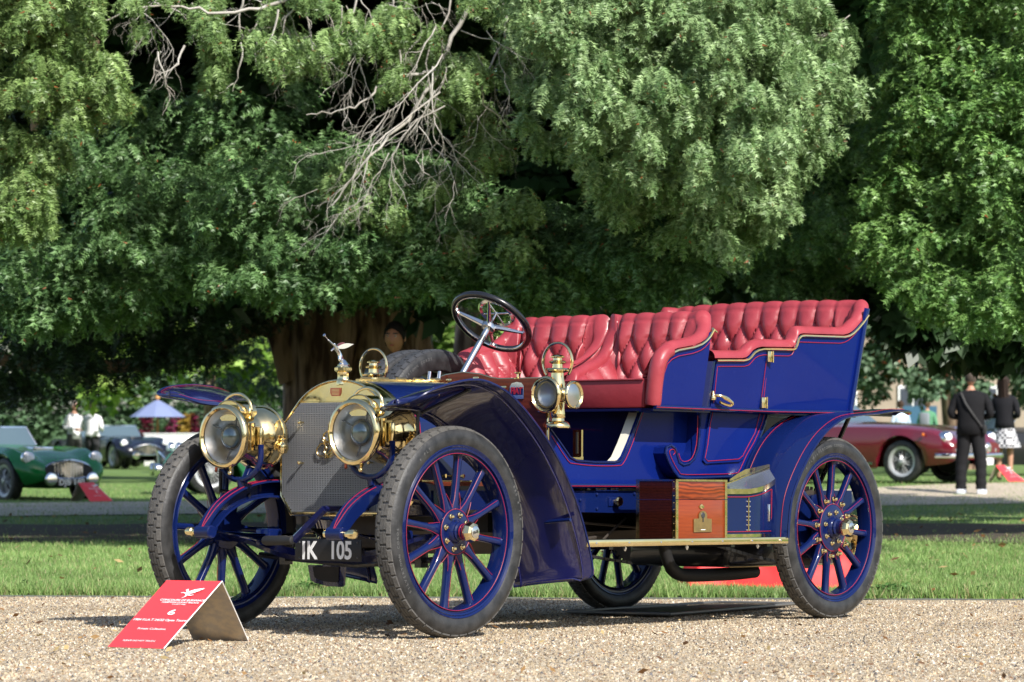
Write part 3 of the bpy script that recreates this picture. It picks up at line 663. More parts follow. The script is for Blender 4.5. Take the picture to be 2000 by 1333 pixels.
# ---- side lamps on the dash
def side_lamp(s, X=2.075, Y=.552, Z=1.057):
    yc = s * Y
    l = P_('side_lamp', MB().lathe([(.060, .045), (.050, .03), (.046, -.04), (.050, -.055), (.030, -.06), (0, -.06)], (X, yc, Z), (1, 0, 0), 28, cap=False)
           .lathe([(.058, -.148), (.060, -.142), (.056, -.13), (.048, -.122), (.034, -.116), (.032, -.105), (.036, -.10), (.036, -.085), (.033, -.06), (.036, .05), (.030, .075), (.029, .10), (.055, .108), (.058, .114), (.052, .121), (.024, .124), (.023, .140), (.038, .146), (.040, .150), (.034, .155), (.022, .157), (.021, .167), (.032, .170), (.032, .174), (.020, .181), (0, .184)], (X - .035, yc, Z), (0, 0, 1), 28), 'brass', angle=40)
    P_('lamp_rim', MB().lathe([(.068, .052), (.074, .060), (.082, .056), (.084, .046), (.078, .036), (.066, .036)], (X, yc, Z), (1, 0, 0), 36, cap=False), 'brass', l, angle=60)
    P_('reflector', MB().lathe([(.068, .047), (.058, .036), (.035, .026), (0, .022)], (X, yc, Z), (1, 0, 0), 28, cap=False), 'reflector', l, angle=60)
    P_('lamp_glass', MB().lathe([(.069, .050), (.04, .054), (0, .056)], (X, yc, Z), (1, 0, 0), 28, cap=False).lathe([(.069, .048), (.04, .052), (0, .054)], (X, yc, Z), (1, 0, 0), 28, cap=False), 'glass', l, angle=60)
    P_('side_window', MB().rbox((X - .035, yc + s * .070, Z), (.056, .05, .062), .004), 'reflector', l)
    P_('side_rim', MB().lathe([(.050, 0), (.058, .008), (.064, .004), (.064, -.006), (.052, -.008)], (X - .035, yc + s * .094, Z), (0, s, 0), 28, cap=False), 'brass', l, angle=60)
    P_('side_glass', MB().lathe([(.052, -.002), (.03, .004), (0, .006)], (X - .035, yc + s * .094, Z), (0, s, 0), 24), 'reflector', l, angle=60)
    P_('handle', MB().tube([(X - .035, yc + .083 * math.cos(a), Z + .150 + .086 * math.sin(a)) for a in np.linspace(-.75, math.pi + .75, 30)], .0058, 8, flat=1.3), 'brass', l)
    P_('bracket', MB().prism([(yc - s * .02, Z - .01), (yc - s * .10, Z + .0), (yc - s * .13, Z - .015), (yc - s * .10, Z - .05), (yc - s * .09, Z - .075), (yc - s * .06, Z - .075)], lambda a, c, w: (w, a, c), 2.059, 2.066), 'nickel', l)
side_lamp(1); side_lamp(-1)

# ---- wheels
def tyre_profile(R0=.45, rb=.362, w=.053):
    return [(rb, -.040), (rb + .006, -.046), (.385, -w + .001), (.405, -w - .002), (.424, -w + .004), (.438, -.040), (.4455, -.026), (.4475, -.012), (.448, 0), (.4475, .012), (.4455, .026), (.438, .040), (.424, w - .004), (.405, w + .002), (.385, w - .001), (rb + .006, .046), (rb, .040)]
def tyre_mesh(): return MB().lathe(tyre_profile(), (0, 0, 0), (0, 1, 0), 96, cap=False).mesh('tyre', M['rubber'], angle=60)
def tread_mesh(n=48):
    b = MB(); r1 = .4505
    def blk(a0, a1, y0, y1, rl, rh, sk=0):
        # block on the crown, its corners on the tyre's own curve
        def rr(y): return .448 - 1.9 * y * y if abs(y) < .03 else .4463 - (abs(y) - .03) * .60
        vs = []
        for h in (0, 1):
            for a, y in ((a0, y0), (a1, y0), (a1, y1), (a0, y1)):
                r = rr(y) + (.0034 if h else -.003); aa = a + sk * y - (.15 * (a - (a0 + a1) / 2) if h else 0); yy = y + (0 if not h else (.0006 if y < (y0 + y1) / 2 else -.0006))
                vs.append((r * math.sin(aa), yy, r * math.cos(aa)))
        b.add(vs, [(0, 1, 2, 3), (7, 6, 5, 4), (0, 4, 5, 1), (1, 5, 6, 2), (2, 6, 7, 3), (3, 7, 4, 0)])
    st = 2 * math.pi / n
    for k in range(n):
        a = k * st
        blk(a, a + st * .95, -.0075, .0075, 0, 0); 
        for s in (-1, 1):
            o = 0 if s > 0 else st / 2
            blk(a + o, a + o + st * .92, *sorted((s * .0098, s * .0235)), 0, 0)
            blk(a + o + st * .30, a + o + st * 1.22, *sorted((s * .0255, s * .0415)), 0, 0)
    return b.mesh('tread', M['tread'], smooth=False)
def rim_mesh():
    return MB().lathe([(.330, -.038), (.328, -.03), (.328, .028), (.331, .036), (.336, .0375), (.338, .033), (.345, .033), (.347, .043), (.354, .046), (.358, .043), (.366, .049), (.371, .045), (.370, .038), (.362, .030), (.362, -.030), (.370, -.038), (.371, -.045), (.366, -.049), (.358, -.043), (.347, -.043), (.345, -.033), (.338, -.033), (.330, -.038)], (0, 0, 0), (0, 1, 0), 72, cap=False).mesh('rim', M['blue'], angle=40)
def spoke_mesh(rh):
    b = MB(); n = 10
    rs = [rh, rh + .02, rh + .045, rh + .075, .20, .26, .30, .318, .329]
    wd = [.031, .028, .0215, .0165, .0150, .0155, .0165, .018, .021]        # half width in the wheel plane
    th = [.020, .020, .020, .0195, .019, .018, .018, .019, .021]
    vs = []
    for r, w, t in zip(rs, wd, th):
        for k in range(12):
            a = 2 * math.pi * k / 12; c, s = math.cos(a), math.sin(a)
            vs.append((w * math.copysign(abs(c) ** .8, c), t * math.copysign(abs(s) ** .8, s), r))
    fs = [(i * 12 + k, i * 12 + (k + 1) % 12, (i + 1) * 12 + (k + 1) % 12, (i + 1) * 12 + k) for i in range(len(rs) - 1) for k in range(12)]
    b.add(vs, fs); return b.mesh('spoke', M['blue'], angle=60), rs, wd, th
TY, TR, RM = tyre_mesh(), tread_mesh(), rim_mesh()
SPK = {}
def stripe_mesh(rear):
    """pinstripes of a wheel: ring on the felloe, ring on the flange, a pair of lines on every spoke meeting in gothic arches"""
    rh = .115 if rear else .095; b = MB()
    b.tube([(.334 * math.sin(a), .0385, .334 * math.cos(a)) for a in np.linspace(0, 2 * math.pi, 73)[:-1]], .0013, 5, closed=True, up=(0, 1, 0))
    b.tube([((rh + .002) * math.sin(a), .0275, (rh + .002) * math.cos(a)) for a in np.linspace(0, 2 * math.pi, 49)[:-1]], .0015, 5, closed=True, up=(0, 1, 0))
    for k in range(12):
        a = 2 * math.pi * (k + .5) / 12; c, s = math.cos(a), math.sin(a)
        for sg in (-1, 1):
            pts = []
            for r, w in ((.322, .014), (.26, .0125), (.20, .0122), (.17, .0135), (rh + .045, .0190), (rh + .020, .0245), (rh + .006, .0262)):
                x = sg * w; y = .0150 + (.004 if r < .16 else 0)
                pts.append((x * c + r * s, y, r * c - x * s))
            if sg > 0: b.tube(smooth_path(pts, 12), .0011, 5, up=(0, 1, 0))
            else: b.tube(smooth_path(pts[3:], 8), .0012, 5, up=(0, 1, 0))
    return b.mesh('wheel_pinstripes', M['red_line'])
STR = {r: stripe_mesh(r) for r in (False, True)}
hub_f = MB().lathe([(.020, -.05), (.06, -.05), (.06, -.028), (.095, -.026), (.095, .026), (.088, .0285), (.052, .030), (.048, .040), (.041, .048), (.041, .055), (.034, .060), (.033, .098), (.030, .100)], (0, 0, 0), (0, 1, 0), 32).mesh('hub', M['blue'], angle=35)
hub_r = MB().lathe([(.020, -.05), (.06, -.05), (.06, -.028), (.115, -.026), (.115, .026), (.108, .0285), (.056, .030), (.052, .044), (.045, .050), (.045, .060), (.036, .066), (.035, .105), (.031, .107)], (0, 0, 0), (0, 1, 0), 32).mesh('hub', M['blue'], angle=35)
cap_m = MB().lathe([(.034, .096), (.045, .099), (.046, .108), (.039, .128), (.028, .134), (.026, .134)], (0, 0, 0), (0, 1, 0), 8).mesh('hub_cap', M['brass'], angle=20)
badge_m = MB().lathe([(.026, .1335), (.026, .137), (.024, .138), (0, .138)], (0, 0, 0), (0, 1, 0), 20).mesh('hub_badge', M['nickel'])
hr_m = MB().lathe([(.0345, .070), (.0355, .072), (.0355, .074), (.0345, .076)], (0, 0, 0), (0, 1, 0), 24, cap=False).lathe([(.0345, .084), (.0355, .086), (.0355, .088), (.0345, .090)], (0, 0, 0), (0, 1, 0), 24, cap=False).mesh('hub_rings', M['red_line'])
bolt_m = MB().lathe([(.0125, 0), (.0125, .007), (.0095, .009), (.0085, .014), (.0055, .018), (0, .0195)], (0, 0, 0), (0, 1, 0), 10).mesh('bolt', M['brass'], angle=35)
bolt_b = MB().lathe([(.0140, 0), (.0140, .009), (.0115, .012), (.0110, .020), (.007, .026), (0, .028)], (0, 0, 0), (0, 1, 0), 10).mesh('bolt', M['brass'], angle=35)
hubtxt = text_mesh('FIAT', .018, M['steel'], bold=.0005)
# moulded lettering on the sidewalls
def arc_text(txt, rad_, size, start, parent, flip=False, stepk=.0185, m='tyre_mark'):
    b = MB(); 
    a = start
    for ch in txt:
        if ch != ' ':
            me = text_mesh(ch, size, M[m], depth=.0009)
            for v in me.vertices:
                x, y = v.co.x, v.co.y; rr = rad_ + (y if not flip else -y); aa = a + (x if not flip else -x) / rad_
                v.co = (rr * math.sin(aa), 0, rr * math.cos(aa)); 
            base = len(b.v); b.v.extend([(v.co.x, 0, v.co.z) for v in me.vertices]); b.f.extend([tuple(i + base for i in p.vertices) for p in me.polygons]); bpy.data.meshes.remove(me)
        a += stepk / rad_ * (1 if not flip else -1)
    return b
def wheel(pos, rear, s, rot):
    root = empty('rear_wheel' if rear else 'front_wheel', pos, (0, rot, 0 if s > 0 else math.pi), car)
    link('tyre', TY, root); link('tread', TR, root); link('rim', RM, root)
    rh = .115 if rear else .095
    if rear not in SPK: SPK[rear] = spoke_mesh(rh - .012)[0]
    for k in range(12): link('spoke', SPK[rear], root, (0, 0, 0), (0, 2 * math.pi * (k + .5) / 12, 0))
    link('wheel_pinstripes', STR[rear], root)
    link('hub', hub_r if rear else hub_f, root); link('hub_cap', cap_m, root); link('hub_badge', badge_m, root); link('hub_rings', hr_m, root)
    link('hub_lettering', hubtxt, root, (0, .1385, 0), (R(90), -rot, R(180)))
    nb = 8
    for k in range(nb):
        a = 2 * math.pi * (k + .5) / nb; r = .074 if not rear else .078; link('bolt', bolt_m, root, (r * math.sin(a), .028, r * math.cos(a)))
    if rear:
        for k in range(12):
            a = 2 * math.pi * (k + .5) / 12; link('bolt', bolt_b, root, (.142 * math.sin(a), .016, .142 * math.cos(a)))
    if s > 0:
        # on the outer face, x grows backwards seen from outside, so the letters are laid mirrored
        for txt, st_, rr in (('SILVERTOWN CORDS', 2.1 if not rear else .4, .408), ('880 X 120', -1.2 if not rear else -2.2, .408), ('6 PLY', .6, .404)):
            tb = arc_text(txt, rr, .019, 0, root)
            tb.v = [(-x, .0565 if False else 0, z) for x, y, z in tb.v]
            ca, sa = math.cos(st_), math.sin(st_)
            tb.v = [(x * ca + z * sa, .0557, z * ca - x * sa) for x, y, z in tb.v]
            tb.build('tyre_lettering', M['tyre_mark'], root, smooth=False, kind='stuff')
    return root
wheel((W_, T_ / 2, .45), False, 1, .12)
wheel((W_, -T_ / 2, .45), False, -1, .3)
wheel((0, T_ / 2, .45), True, 1, .16)
wheel((0, -T_ / 2, .45), True, -1, .05)
P_('valve', MB().tube([(W_ - .0, T_ / 2 + .0, .45 - .0), (W_, T_ / 2, .45)], .001, 4), 'steel')
bpy.data.objects.remove(bpy.data.objects['valve'])
P_('rear_axle', MB().tube([(0, -.62, .45), (0, .62, .45)], .03, 12), 'navy')
b = MB()
for s in (-1, 1):
    for k in range(7):
        L0 = .62 - .08 * k; b.tube([(L0 * t, s * .47, .52 - .010 * k - .06 * t * t + .03) for t in np.linspace(-1, 1, 12)], .0048, 4, flat=6, up=(0, 0, 1))
P_('rear_spring', b, 'blue')
for s in (-1, 1):
    sp = MB().lathe([(.05, 0), (.19, .0), (.19, .008), (.05, .008)], (0, s * .545, .45), (0, s, 0), 40)
    for k in range(36):
        a = k * 2 * math.pi / 36; sp.box((.197 * math.sin(a), s * .549, .45 + .197 * math.cos(a)), (.016, .008, .016), Matrix.Rotation(a, 3, 'Y'))
    P_('chain_sprocket', sp, 'grime')
    P_('brake_drum', MB().lathe([(.0, .0), (.16, .0), (.165, .01), (.165, .05), (.0, .05)], (0, s * .555, .45), (0, s, 0), 36), 'blue')
    ch = MB()
    for (x0, z0, x1, z1) in ((0, .648, 1.02, .56), (0, .252, 1.02, .42)):
        n = 42
        for k in range(n):
            t = (k + .5) / n; ch.lathe([(0, -.009), (.008, -.009), (.008, .009), (0, .009)], (x0 + (x1 - x0) * t, s * .549, z0 + (z1 - z0) * t - .02 * math.sin(math.pi * t)), (0, 1, 0), 6)
            ch.box((x0 + (x1 - x0) * t, s * .549 + (.010 if k % 2 else .006), z0 + (z1 - z0) * t - .02 * math.sin(math.pi * t)), (.028, .003, .014), Matrix.Rotation(-math.atan2(z1 - z0, x1 - x0), 3, 'Y'))
    P_('drive_chain', ch, 'steel', kind='stuff')
    P_('radius_rod', MB().tube([(0, s * .50, .40), (1.0, s * .44, .48)], .016, 8), 'blue')
P_('brass_cap', MB().lathe([(0, .07), (.016, .066), (.018, .05), (.013, .044)], (-.45, .45, .535), (0, 1, 0), 12), 'brass')

# ---- front wings
FO = [(3.275, .985), (3.26, 1.010), (3.18, 1.052), (3.05, 1.082), (2.93, 1.096), (2.82, 1.083), (2.68, 1.032), (2.50, .905), (2.35, .758), (2.225, .580), (2.140, .400), (2.105, .285), (2.105, .235)]
FI = [(3.275, .985), (3.215, .966), (3.10, .968), (2.98, .966), (2.88, .950), (2.78, .918), (2.66, .860), (2.52, .760), (2.40, .640), (2.29, .49), (2.215, .34), (2.175, .235), (2.170, .195)]
def wing(s, dz=0):
    po = smooth_path([(x, 0, z) for x, z in FO], 40); pi_ = smooth_path([(x, 0, z) for x, z in FI], 40)
    opn = lambda t: math.sin(min(1, t * 4.5) * math.pi / 2) ** .6 if t > 0 else 0
    yo = lambda t: .665 + (.805 - .665) * opn(t); yi = lambda t: .665 - (.665 - .47) * opn(t) - .06 * t
    def f(i, j):
        k = min(int(i * 39 + .5), 39); o, q = po[k], pi_[k]; w = j
        bul = math.sin(math.pi * w) * .022
        p = o.lerp(q, w); T = (po[min(k + 1, 39)] - po[max(k - 1, 0)]).normalized(); n = Vector((-T.z, 0, T.x)); n = n if n.x > -.5 and (n.z > 0 or n.x > 0) else -n
        n = Vector((abs(n.x), 0, abs(n.z))); n = n.lerp(Vector((.15, 0, .98)), max(0, 1 - k / 12)).normalized()
        yo_ = yo(i) - .05 * max(0, (i - .93) / .07) ** 3; y = yo_ + (yi(i) - yo_) * w
        up = dz * max(0, 1 - i * 3)
        # the pointed front: shrink towards the tip
        return Vector((p.x, s * y, p.z + up)) + Vector((abs(n.x), 0, abs(n.z))) * bul
    wg = P_('front_wing', MB().sheet(40, 11, f, .0035), 'fender', angle=60)
    edge = [f(i / 39, 0) for i in range(40)] + [f(1, j / 10) for j in range(1, 11)] + [f(1 - i / 39, 1) for i in range(1, 40)] + [f(0, 1 - j / 10) for j in range(1, 10)]
    P_('wing_bead', MB().tube(edge, .0055, 6, closed=True), 'blue', wg)
    ins = [f(i / 39, .10) + Vector((.004, 0, .006)) for i in range(1, 40)] + [f(1 - i / 39, .90) + Vector((.004, 0, .006)) for i in range(0, 39)]
    if s < 0: P_('wing_pinstripe', MB().tube(ins, .0008, 5, closed=True), 'red_line', wg)
    inb = [f(i / 39, .11) - Vector((-.004, 0, .012)) for i in range(2, 39)] + [f(.97, j / 10) + Vector((.012, 0, 0)) for j in range(2, 9)] + [f(1 - i / 39, .90) - Vector((-.004, 0, .012)) for i in range(1, 38)]
    P_('inner_bead', MB().tube(inb, .004, 6, closed=True), 'fender', wg)
    st = MB().tube([(3.04, s * .58, .62), (3.04, s * .58, .952)], .008, 8).tube([(3.035, s * .60, .955), (2.84, s * .70, 1.055)], .009, 8).lathe([(.014, 0), (.014, .012)], (3.04, s * .58, .95), (0, 0, 1), 8).lathe([(.014, 0), (.014, .012)], (2.85, s * .70, 1.048), (0, 0, 1), 8).tube([(3.04, s * .40, .60), (3.04, s * .58, .62)], .009, 8)
    P_('wing_stay', st, 'black', wg)
    P_('wing_strut', MB().tube([(2.235, s * .42, .468), (2.235, s * .78, .50)], .0085, 8), 'blue', wg)
    return wg
wing(1); wing(-1, .055)

# ---- rear wings
RO_ = [(.555, .405), (.545, .500), (.520, .600), (.450, .710), (.340, .832), (.215, .925), (.060, .990), (-.10, 1.012), (-.25, 1.022), (-.40, 1.038), (-.56, 1.040), (-.70, 1.030)]
RI_ = [(.595, .405), (.592, .52), (.570, .640), (.505, .765), (.405, .875), (.270, .955), (.12, 1.000), (-.05, 1.015), (-.24, 1.022), (-.40, 1.034), (-.56, 1.036), (-.68, 1.028)]
def rwing(s):
    po = smooth_path([(x, 0, z) for x, z in RO_], 40); q_ = smooth_path([(x, 0, z) for x, z in RI_], 40)
    def f(i, j):
        k = min(int(i * 39 + .5), 39); p = po[k].lerp(q_[k], j); e = max(0, (i - .80) / .20); sh = .115 * (e ** 3)
        yo, yi = .805 - sh * .9, .535 + sh * .9; b_ = math.sin(math.pi * j) * .024
        return (p.x + b_ * (1 - i), s * (yo + (yi - yo) * j), p.z + b_ * i * .6)
    wg = P_('rear_wing', MB().sheet(40, 11, f, .0035), 'blue', angle=60)
    P_('wing_bead', MB().tube([f(i / 39, 0) for i in range(40)] + [f(1, j / 10) for j in range(1, 11)] + [f(1 - i / 39, 1) for i in range(1, 40)], .006, 6), 'blue', wg)
    for w in (.12, .90): P_('wing_pinstripe', MB().tube([Vector(f(i / 39, w)) + Vector((.006 * (1 - i / 39), 0, .006 * (i / 39))) for i in range(0, 37)], .0015, 5), 'red_line', wg)
    P_('wing_stay', MB().tube([(-.28, s * .40, .60), (-.30, s * .60, 1.005)], .012, 8).box((-.45, s * .66, 1.020), (.30, .02, .012)), 'black', wg)
rwing(1); rwing(-1)

# ---- running boards
for s in (-1, 1):
    rb = P_('running_board', MB().box((1.35, s * .605, .395), (1.58, .385, .018)), 'black')
    P_('edge_strip', MB().rbox((1.35, s * .802, .394), (1.59, .007, .031), .002), 'brass', rb)
    rv = MB()
    for x in np.linspace(.62, 2.08, 7): rv.sphere((x, s * .806, .394), .005, 8, 5)
    rv.build('strip_screws', M['nickel'], rb, kind='stuff')
    for x in (1.95, 1.0, .7): P_('board_bracket', MB().box((x, s * .60, .375), (.03, .38, .02)), 'black', rb)
    for x in (1.78, 1.30, .72): P_('board_bolt', MB().lathe([(.004, 0), (.004, -.03), (.009, -.012), (.009, -.022)], (x, s * .74, .385), (0, 0, 1), 8), 'nickel', rb)

# ---- varnished box on the near running board
X0, X1, Y0, Y1, Z0, Z1 = 1.062, 1.472, .574, .800, .406, .680
wb = P_('wooden_box', MB().rbox(((X0 + X1) / 2, (Y0 + Y1) / 2, .4965), (X1 - X0 - .006, Y1 - Y0 - .006, .181), .002), 'oak_plain')
P_('lid', MB().rbox(((X0 + X1) / 2, (Y0 + Y1) / 2, .634), (X1 - X0 - .004, Y1 - Y0 - .004, .090), .002), 'oak', wb)
P_('front_panel', MB().box((X1 - .0025, (Y0 + Y1) / 2, .4965), (.005, Y1 - Y0 - .03, .180)).box((X1 - .0025, (Y0 + Y1) / 2, .634), (.005, Y1 - Y0 - .03, .088)), 'dark_wood', wb)  # front face set in a darker wood tone than the sides
for (x, y) in ((X1, Y0), (X1, Y1), (X0, Y1)):
    sx = -1 if x == X1 else 1; sy = -1 if y == Y1 else 1
    for (zc, dz) in ((.4965, .180), (.634, .088)):
        P_('corner_strip', MB().box((x + sx * .0095, y + sy * -.001 if 0 else y, zc), (.019, .003, dz)).box((x, y + sy * .0095, zc), (.003, .019, dz)), 'brass', wb)
P_('lid_trim', MB().box(((X0 + X1) / 2, Y1, Z1 - .003), (X1 - X0, .004, .009)).box((X1, (Y0 + Y1) / 2, Z1 - .003), (.004, Y1 - Y0, .009)), 'brass', wb)
tn = MB()
for zz in np.linspace(.415, .67, 9):
    for (x, y) in ((X1 - .010, Y1 + .002), (X0 + .010, Y1 + .002)): tn.sphere((x, y, zz), .0025, 6, 4)
    tn.sphere((X1 + .002, Y1 - .010, zz), .0025, 6, 4)
tn.build('pins', M['brass_dull'], wb, kind='stuff')
def yz(u, v): x, z = S(u, v, .802); return x, z
PLq = [yz(u, v) for u, v in ((1355, 1014), (1365, 1013), (1365, 1005), (1368, 1000), (1373, 998), (1378, 1000), (1381, 1005), (1381, 1013), (1390, 1014), (1390, 1039), (1355, 1040))]
P_('nickel_plaque', MB().prism(PLq, lambda a, c, w: (a, w, c), .799, .8025), 'brass_dull', wb)
x, z = yz(1373, 1007); P_('crest', MB().lathe([(.015, 0), (.013, .003), (0, .004)], (x, .802, z), (0, 1, 0), 16).box((x, .8035, z - .02), (.006, .002, .022)), 'steel', wb)
x, z = yz(1371, 990); P_('keyhole_plate', MB().lathe([(.012, 0), (.011, .002), (0, .003)], (x, .7995, z), (0, 1, 0), 14).box((x, .8005, z), (.036, .002, .010)), 'brass', wb)
tx = MB(); x, z = yz(1373, 1035); tx.box((x, .8032, z), (.035, .0008, .003)); P_('plaque_line', tx, 'white', wb)

M['lid_grey'] = mat('grey_blue_lid', (.10, .115, .15), .25, .3, coat=.6)
# ---- blue locker behind it
def loc_y(x): return .765 if x > .80 else .765 - .075 * ((.80 - x) / .30) ** 1.7
def zn(x): return .615 + .055 * (max(0, .86 - x) / .36) ** 1.5
def zf_(x): return zn(x) + .030 + .040 * min(1, max(0, (1.0 - x) / .30))
lk = MB(); xs_ = np.linspace(1.055, .50, 22)
lk.add([(x, loc_y(x), z) for x in xs_ for z in (.425, zn(x))] + [(1.055, .58, .425), (1.055, .58, .62), (.50, .58, .425), (.50, .58, .66)],
       [(2 * i, 2 * i + 1, 2 * i + 3, 2 * i + 2) for i in range(21)] + [(0, 44, 45, 1), (42, 43, 47, 46)])
lkr = P_('side_locker', lk, 'blue')
lid = MB(); 
lid.add([(x, loc_y(x) + .008, z) for x in xs_ for z in (zn(x), zn(x) + .024)], [(2 * i, 2 * i + 1, 2 * i + 3, 2 * i + 2) for i in range(21)])
P_('lid_band', lid, 'brass', lkr)
P_('lid', MB().add([(x, loc_y(x) + .006, zn(x) + .024) for x in xs_] + [(x, .655, zf_(x)) for x in xs_], [(i, i + 1, 23 + i, 22 + i) for i in range(21)]), 'lid_grey', lkr)
P_('back_plate', MB().prism([(.83, .685), (.77, .710), (.70, .733), (.50, .760), (.475, .750), (.475, .70), (.83, .665)], lambda a, c, w: (a, w, c), .648, .654), 'brass', lkr)
P_('skirting', MB().add([(x, loc_y(x) + .004, z) for x in xs_ for z in (.405, .426)], [(2 * i, 2 * i + 1, 2 * i + 3, 2 * i + 2) for i in range(21)]), 'brass', lkr)
P_('piano_hinge', MB().tube([(.838, .768, .44), (.838, .768, .60)], .0035, 6), 'brass', lkr)
hb = MB()
for zz in (.444, .468, .491, .508, .532, .556, .58):
    for dx in (-.012, .012): hb.sphere((.838 + dx, .766, zz), .0048, 8, 5)
hb.build('hinge_screws', M['nickel'], lkr, kind='stuff')
P_('latch_plate', MB().rbox((.615, loc_y(.615) + .003, .525), (.016, .008, .085), .004), 'nickel', lkr)
P_('lid_edge', MB().tube([(x, .655, zf_(x) + .002) for x in xs_], .006, 6), 'brass', lkr)
for zz in (0, 1):
    P_('pinstripe', MB().tube([(x, loc_y(x) + .002, .437 if not zz else zn(x) - .014) for x in xs_[:19]], .0019, 5), 'red_line', lkr)
P_('pinstripe', MB().tube([(xs_[18], loc_y(xs_[18]) + .002, .437), (xs_[18] - .006, loc_y(xs_[18]) + .001, zn(xs_[18]) - .014)], .0019, 5), 'red_line', lkr)

# ---- lower body
def yl(x): return .44
cut_px = [(1074, 839), (1090, 861), (1112, 893), (1125, 900), (1160, 903), (1199, 903), (1210, 900), (1217, 892), (1229, 865), (1240, 836), (1251, 806)]
cut = [S(u, v, .445) for u, v in cut_px]
outer = [S(1085, 806, .445), (1.985, 1.02), (1.985, .90), (1.93, .640), (1.60, .640), (1.0, .640), (.35, .650), (.30, .72), (.24, .88), (.20, 1.02)]
panel = [(1.985, 1.02)] + [(1.955, 1.02)] + cut + [(.20, 1.02), (.24, .88), (.30, .72), (.35, .650), (1.0, .640), (1.93, .640), (1.985, .90)]
for s in (-1, 1):
    lb = P_('lower_body_side', MB().prism(panel, lambda a, c, w: (a, w, c), s * .428, s * .446), 'panel')
    P_('door_edge', MB().tube([(a, s * .448, c) for a, c in cut], .006, 6), 'blue', lb)
    off = [S(u, v, .448) for u, v in ((1077, 851), (1108, 899), (1122, 906), (1160, 910), (1204, 910), (1218, 904), (1235, 866), (1250, 822), (1256, 806))]
    line([(a, s * .449, c) for a, c in off], lb, n=24)
    P_('sill_moulding', MB().tube([(1.93, s * .447, .652), (1.0, s * .447, .652), (.36, s * .447, .660)], .009, 8), 'blue', lb)
    line([(1.94, s * .457, .648), (1.0, s * .457, .649), (.36, s * .456, .657)], lb)
    if s > 0:
        P_('cream_lining', MB().add([(a, y, c) for a, c in cut[5:] for y in (.427, .375)], [(2 * i, 2 * i + 1, 2 * i + 3, 2 * i + 2) for i in range(5)]), 'cream', lb)
        P_('threshold_strip', MB().add([(a, y, c + .002) for a, c in cut[1:7] for y in (.45, .40)], [(2 * i, 2 * i + 1, 2 * i + 3, 2 * i + 2) for i in range(5)]), 'brass', lb)
P_('floor', MB().box((1.3, 0, .655), (1.5, .84, .02)), 'navy')
P_('seat_riser', MB().box((1.255, 0, .84), (.02, .84, .36)), 'navy')
P_('inner_side', MB().box((1.65, -.30, .86), (.70, .02, .32)), 'navy')
line([(1.95, -.288, .93), (1.30, -.288, .94)])
bk = P_('brass_gate', MB().box((1.60, .33, .835), (.012, .050, .150)).box((1.66, .36, .775), (.10, .014, .014)).box((1.607, .33, .775), (.02, .06, .022)), 'brass')
P_('gate_slot', MB().box((1.608, .33, .85), (.004, .010, .10)), 'black_matt', bk)
kn = P_('brass_filler', MB().lathe([(.010, 0), (.012, .02), (.022, .022), (.024, .03), (.020, .038), (0, .041)], (1.445, .426, .578), (0, 1, 0), 16), 'brass')
P_('mount_plate', MB().rbox((1.452, .428, .576), (.085, .006, .042), .002), 'blue', kn)
# swept moulding under the rear door, with its scroll
SC = [S(u, v, .520) for u, v in ((1367, 806), (1366, 850), (1363, 878), (1356, 896), (1346, 906), (1334, 909), (1326, 903), (1322, 888), (1318, 876), (1310, 870), (1302, 874), (1300, 886), (1306, 903), (1315, 921), (1324, 932), (1340, 935), (1438, 931), (1449, 924), (1462, 898), (1478, 868), (1493, 830), (1499, 806))]
DL = [S(u, v, .522) for u, v in ((1386, 806), (1381, 830), (1376, 870), (1371, 900), (1376, 906), (1442, 902), (1450, 896), (1462, 868), (1474, 846), (1478, 830), (1484, 806))]
for s in (-1, 1):
    sm = P_('swept_panel', MB().prism(SC, lambda a, c, w: (a, w, c), s * .40, s * .520), 'panel')
    P_('panel_bead', MB().tube([(a, s * .520, c) for a, c in SC], .007, 8), 'blue', sm)
    ins = [S(u, v, .522) for u, v in ((1362, 812), (1361, 852), (1357, 880), (1349, 897), (1337, 902), (1329, 898), (1325, 886))]
    ins2 = [S(u, v, .522) for u, v in ((1314, 889), (1318, 884), (1315, 878), (1308, 880), (1308, 888), (1317, 908), (1326, 922), (1334, 927), (1380, 927), (1434, 925), (1444, 918), (1458, 888), (1473, 862), (1487, 828), (1493, 806))]
    line([(a, s * .524, c) for a, c in ins], sm, n=16); line([(a, s * .524, c) for a, c in ins2], sm, n=34)
    P_('door_lower', MB().prism(DL, lambda a, c, w: (a, w, c), s * .515, s * .530), 'panel', sm)
    line([(a + (.012 if a < .6 else -.012), s * .532, c + (.012 if c < .8 else 0)) for a, c in DL], sm)

# ---- upper body: rails, panels, doors
RAIL = [(-.42, 1.555), (-.372, 1.545), (-.34, 1.515), (-.306, 1.480), (-.27, 1.452), (-.234, 1.428), (-.20, 1.414), (-.155, 1.406), (.0, 1.402), (.205, 1.398), (.235, 1.394), (.252, 1.38), (.258, 1.35), (.268, 1.333), (.29, 1.326), (.42, 1.323), (.55, 1.319), (.59, 1.312), (.62, 1.300), (.645, 1.278), (.665, 1.265), (.70, 1.258), (.80, 1.255), (.935, 1.250)]
FR = [(.93, 1.452), (.945, 1.440), (.969, 1.405), (1.00, 1.362), (1.03, 1.338), (1.061, 1.322), (1.12, 1.306), (1.18, 1.297), (1.24, 1.288), (1.29, 1.272), (1.325, 1.248), (1.350, 1.21), (1.362, 1.16), (1.368, 1.10), (1.370, 1.02)]
ZB = 1.022
def flare(z): return .60 + .158 * (z - 1.03)
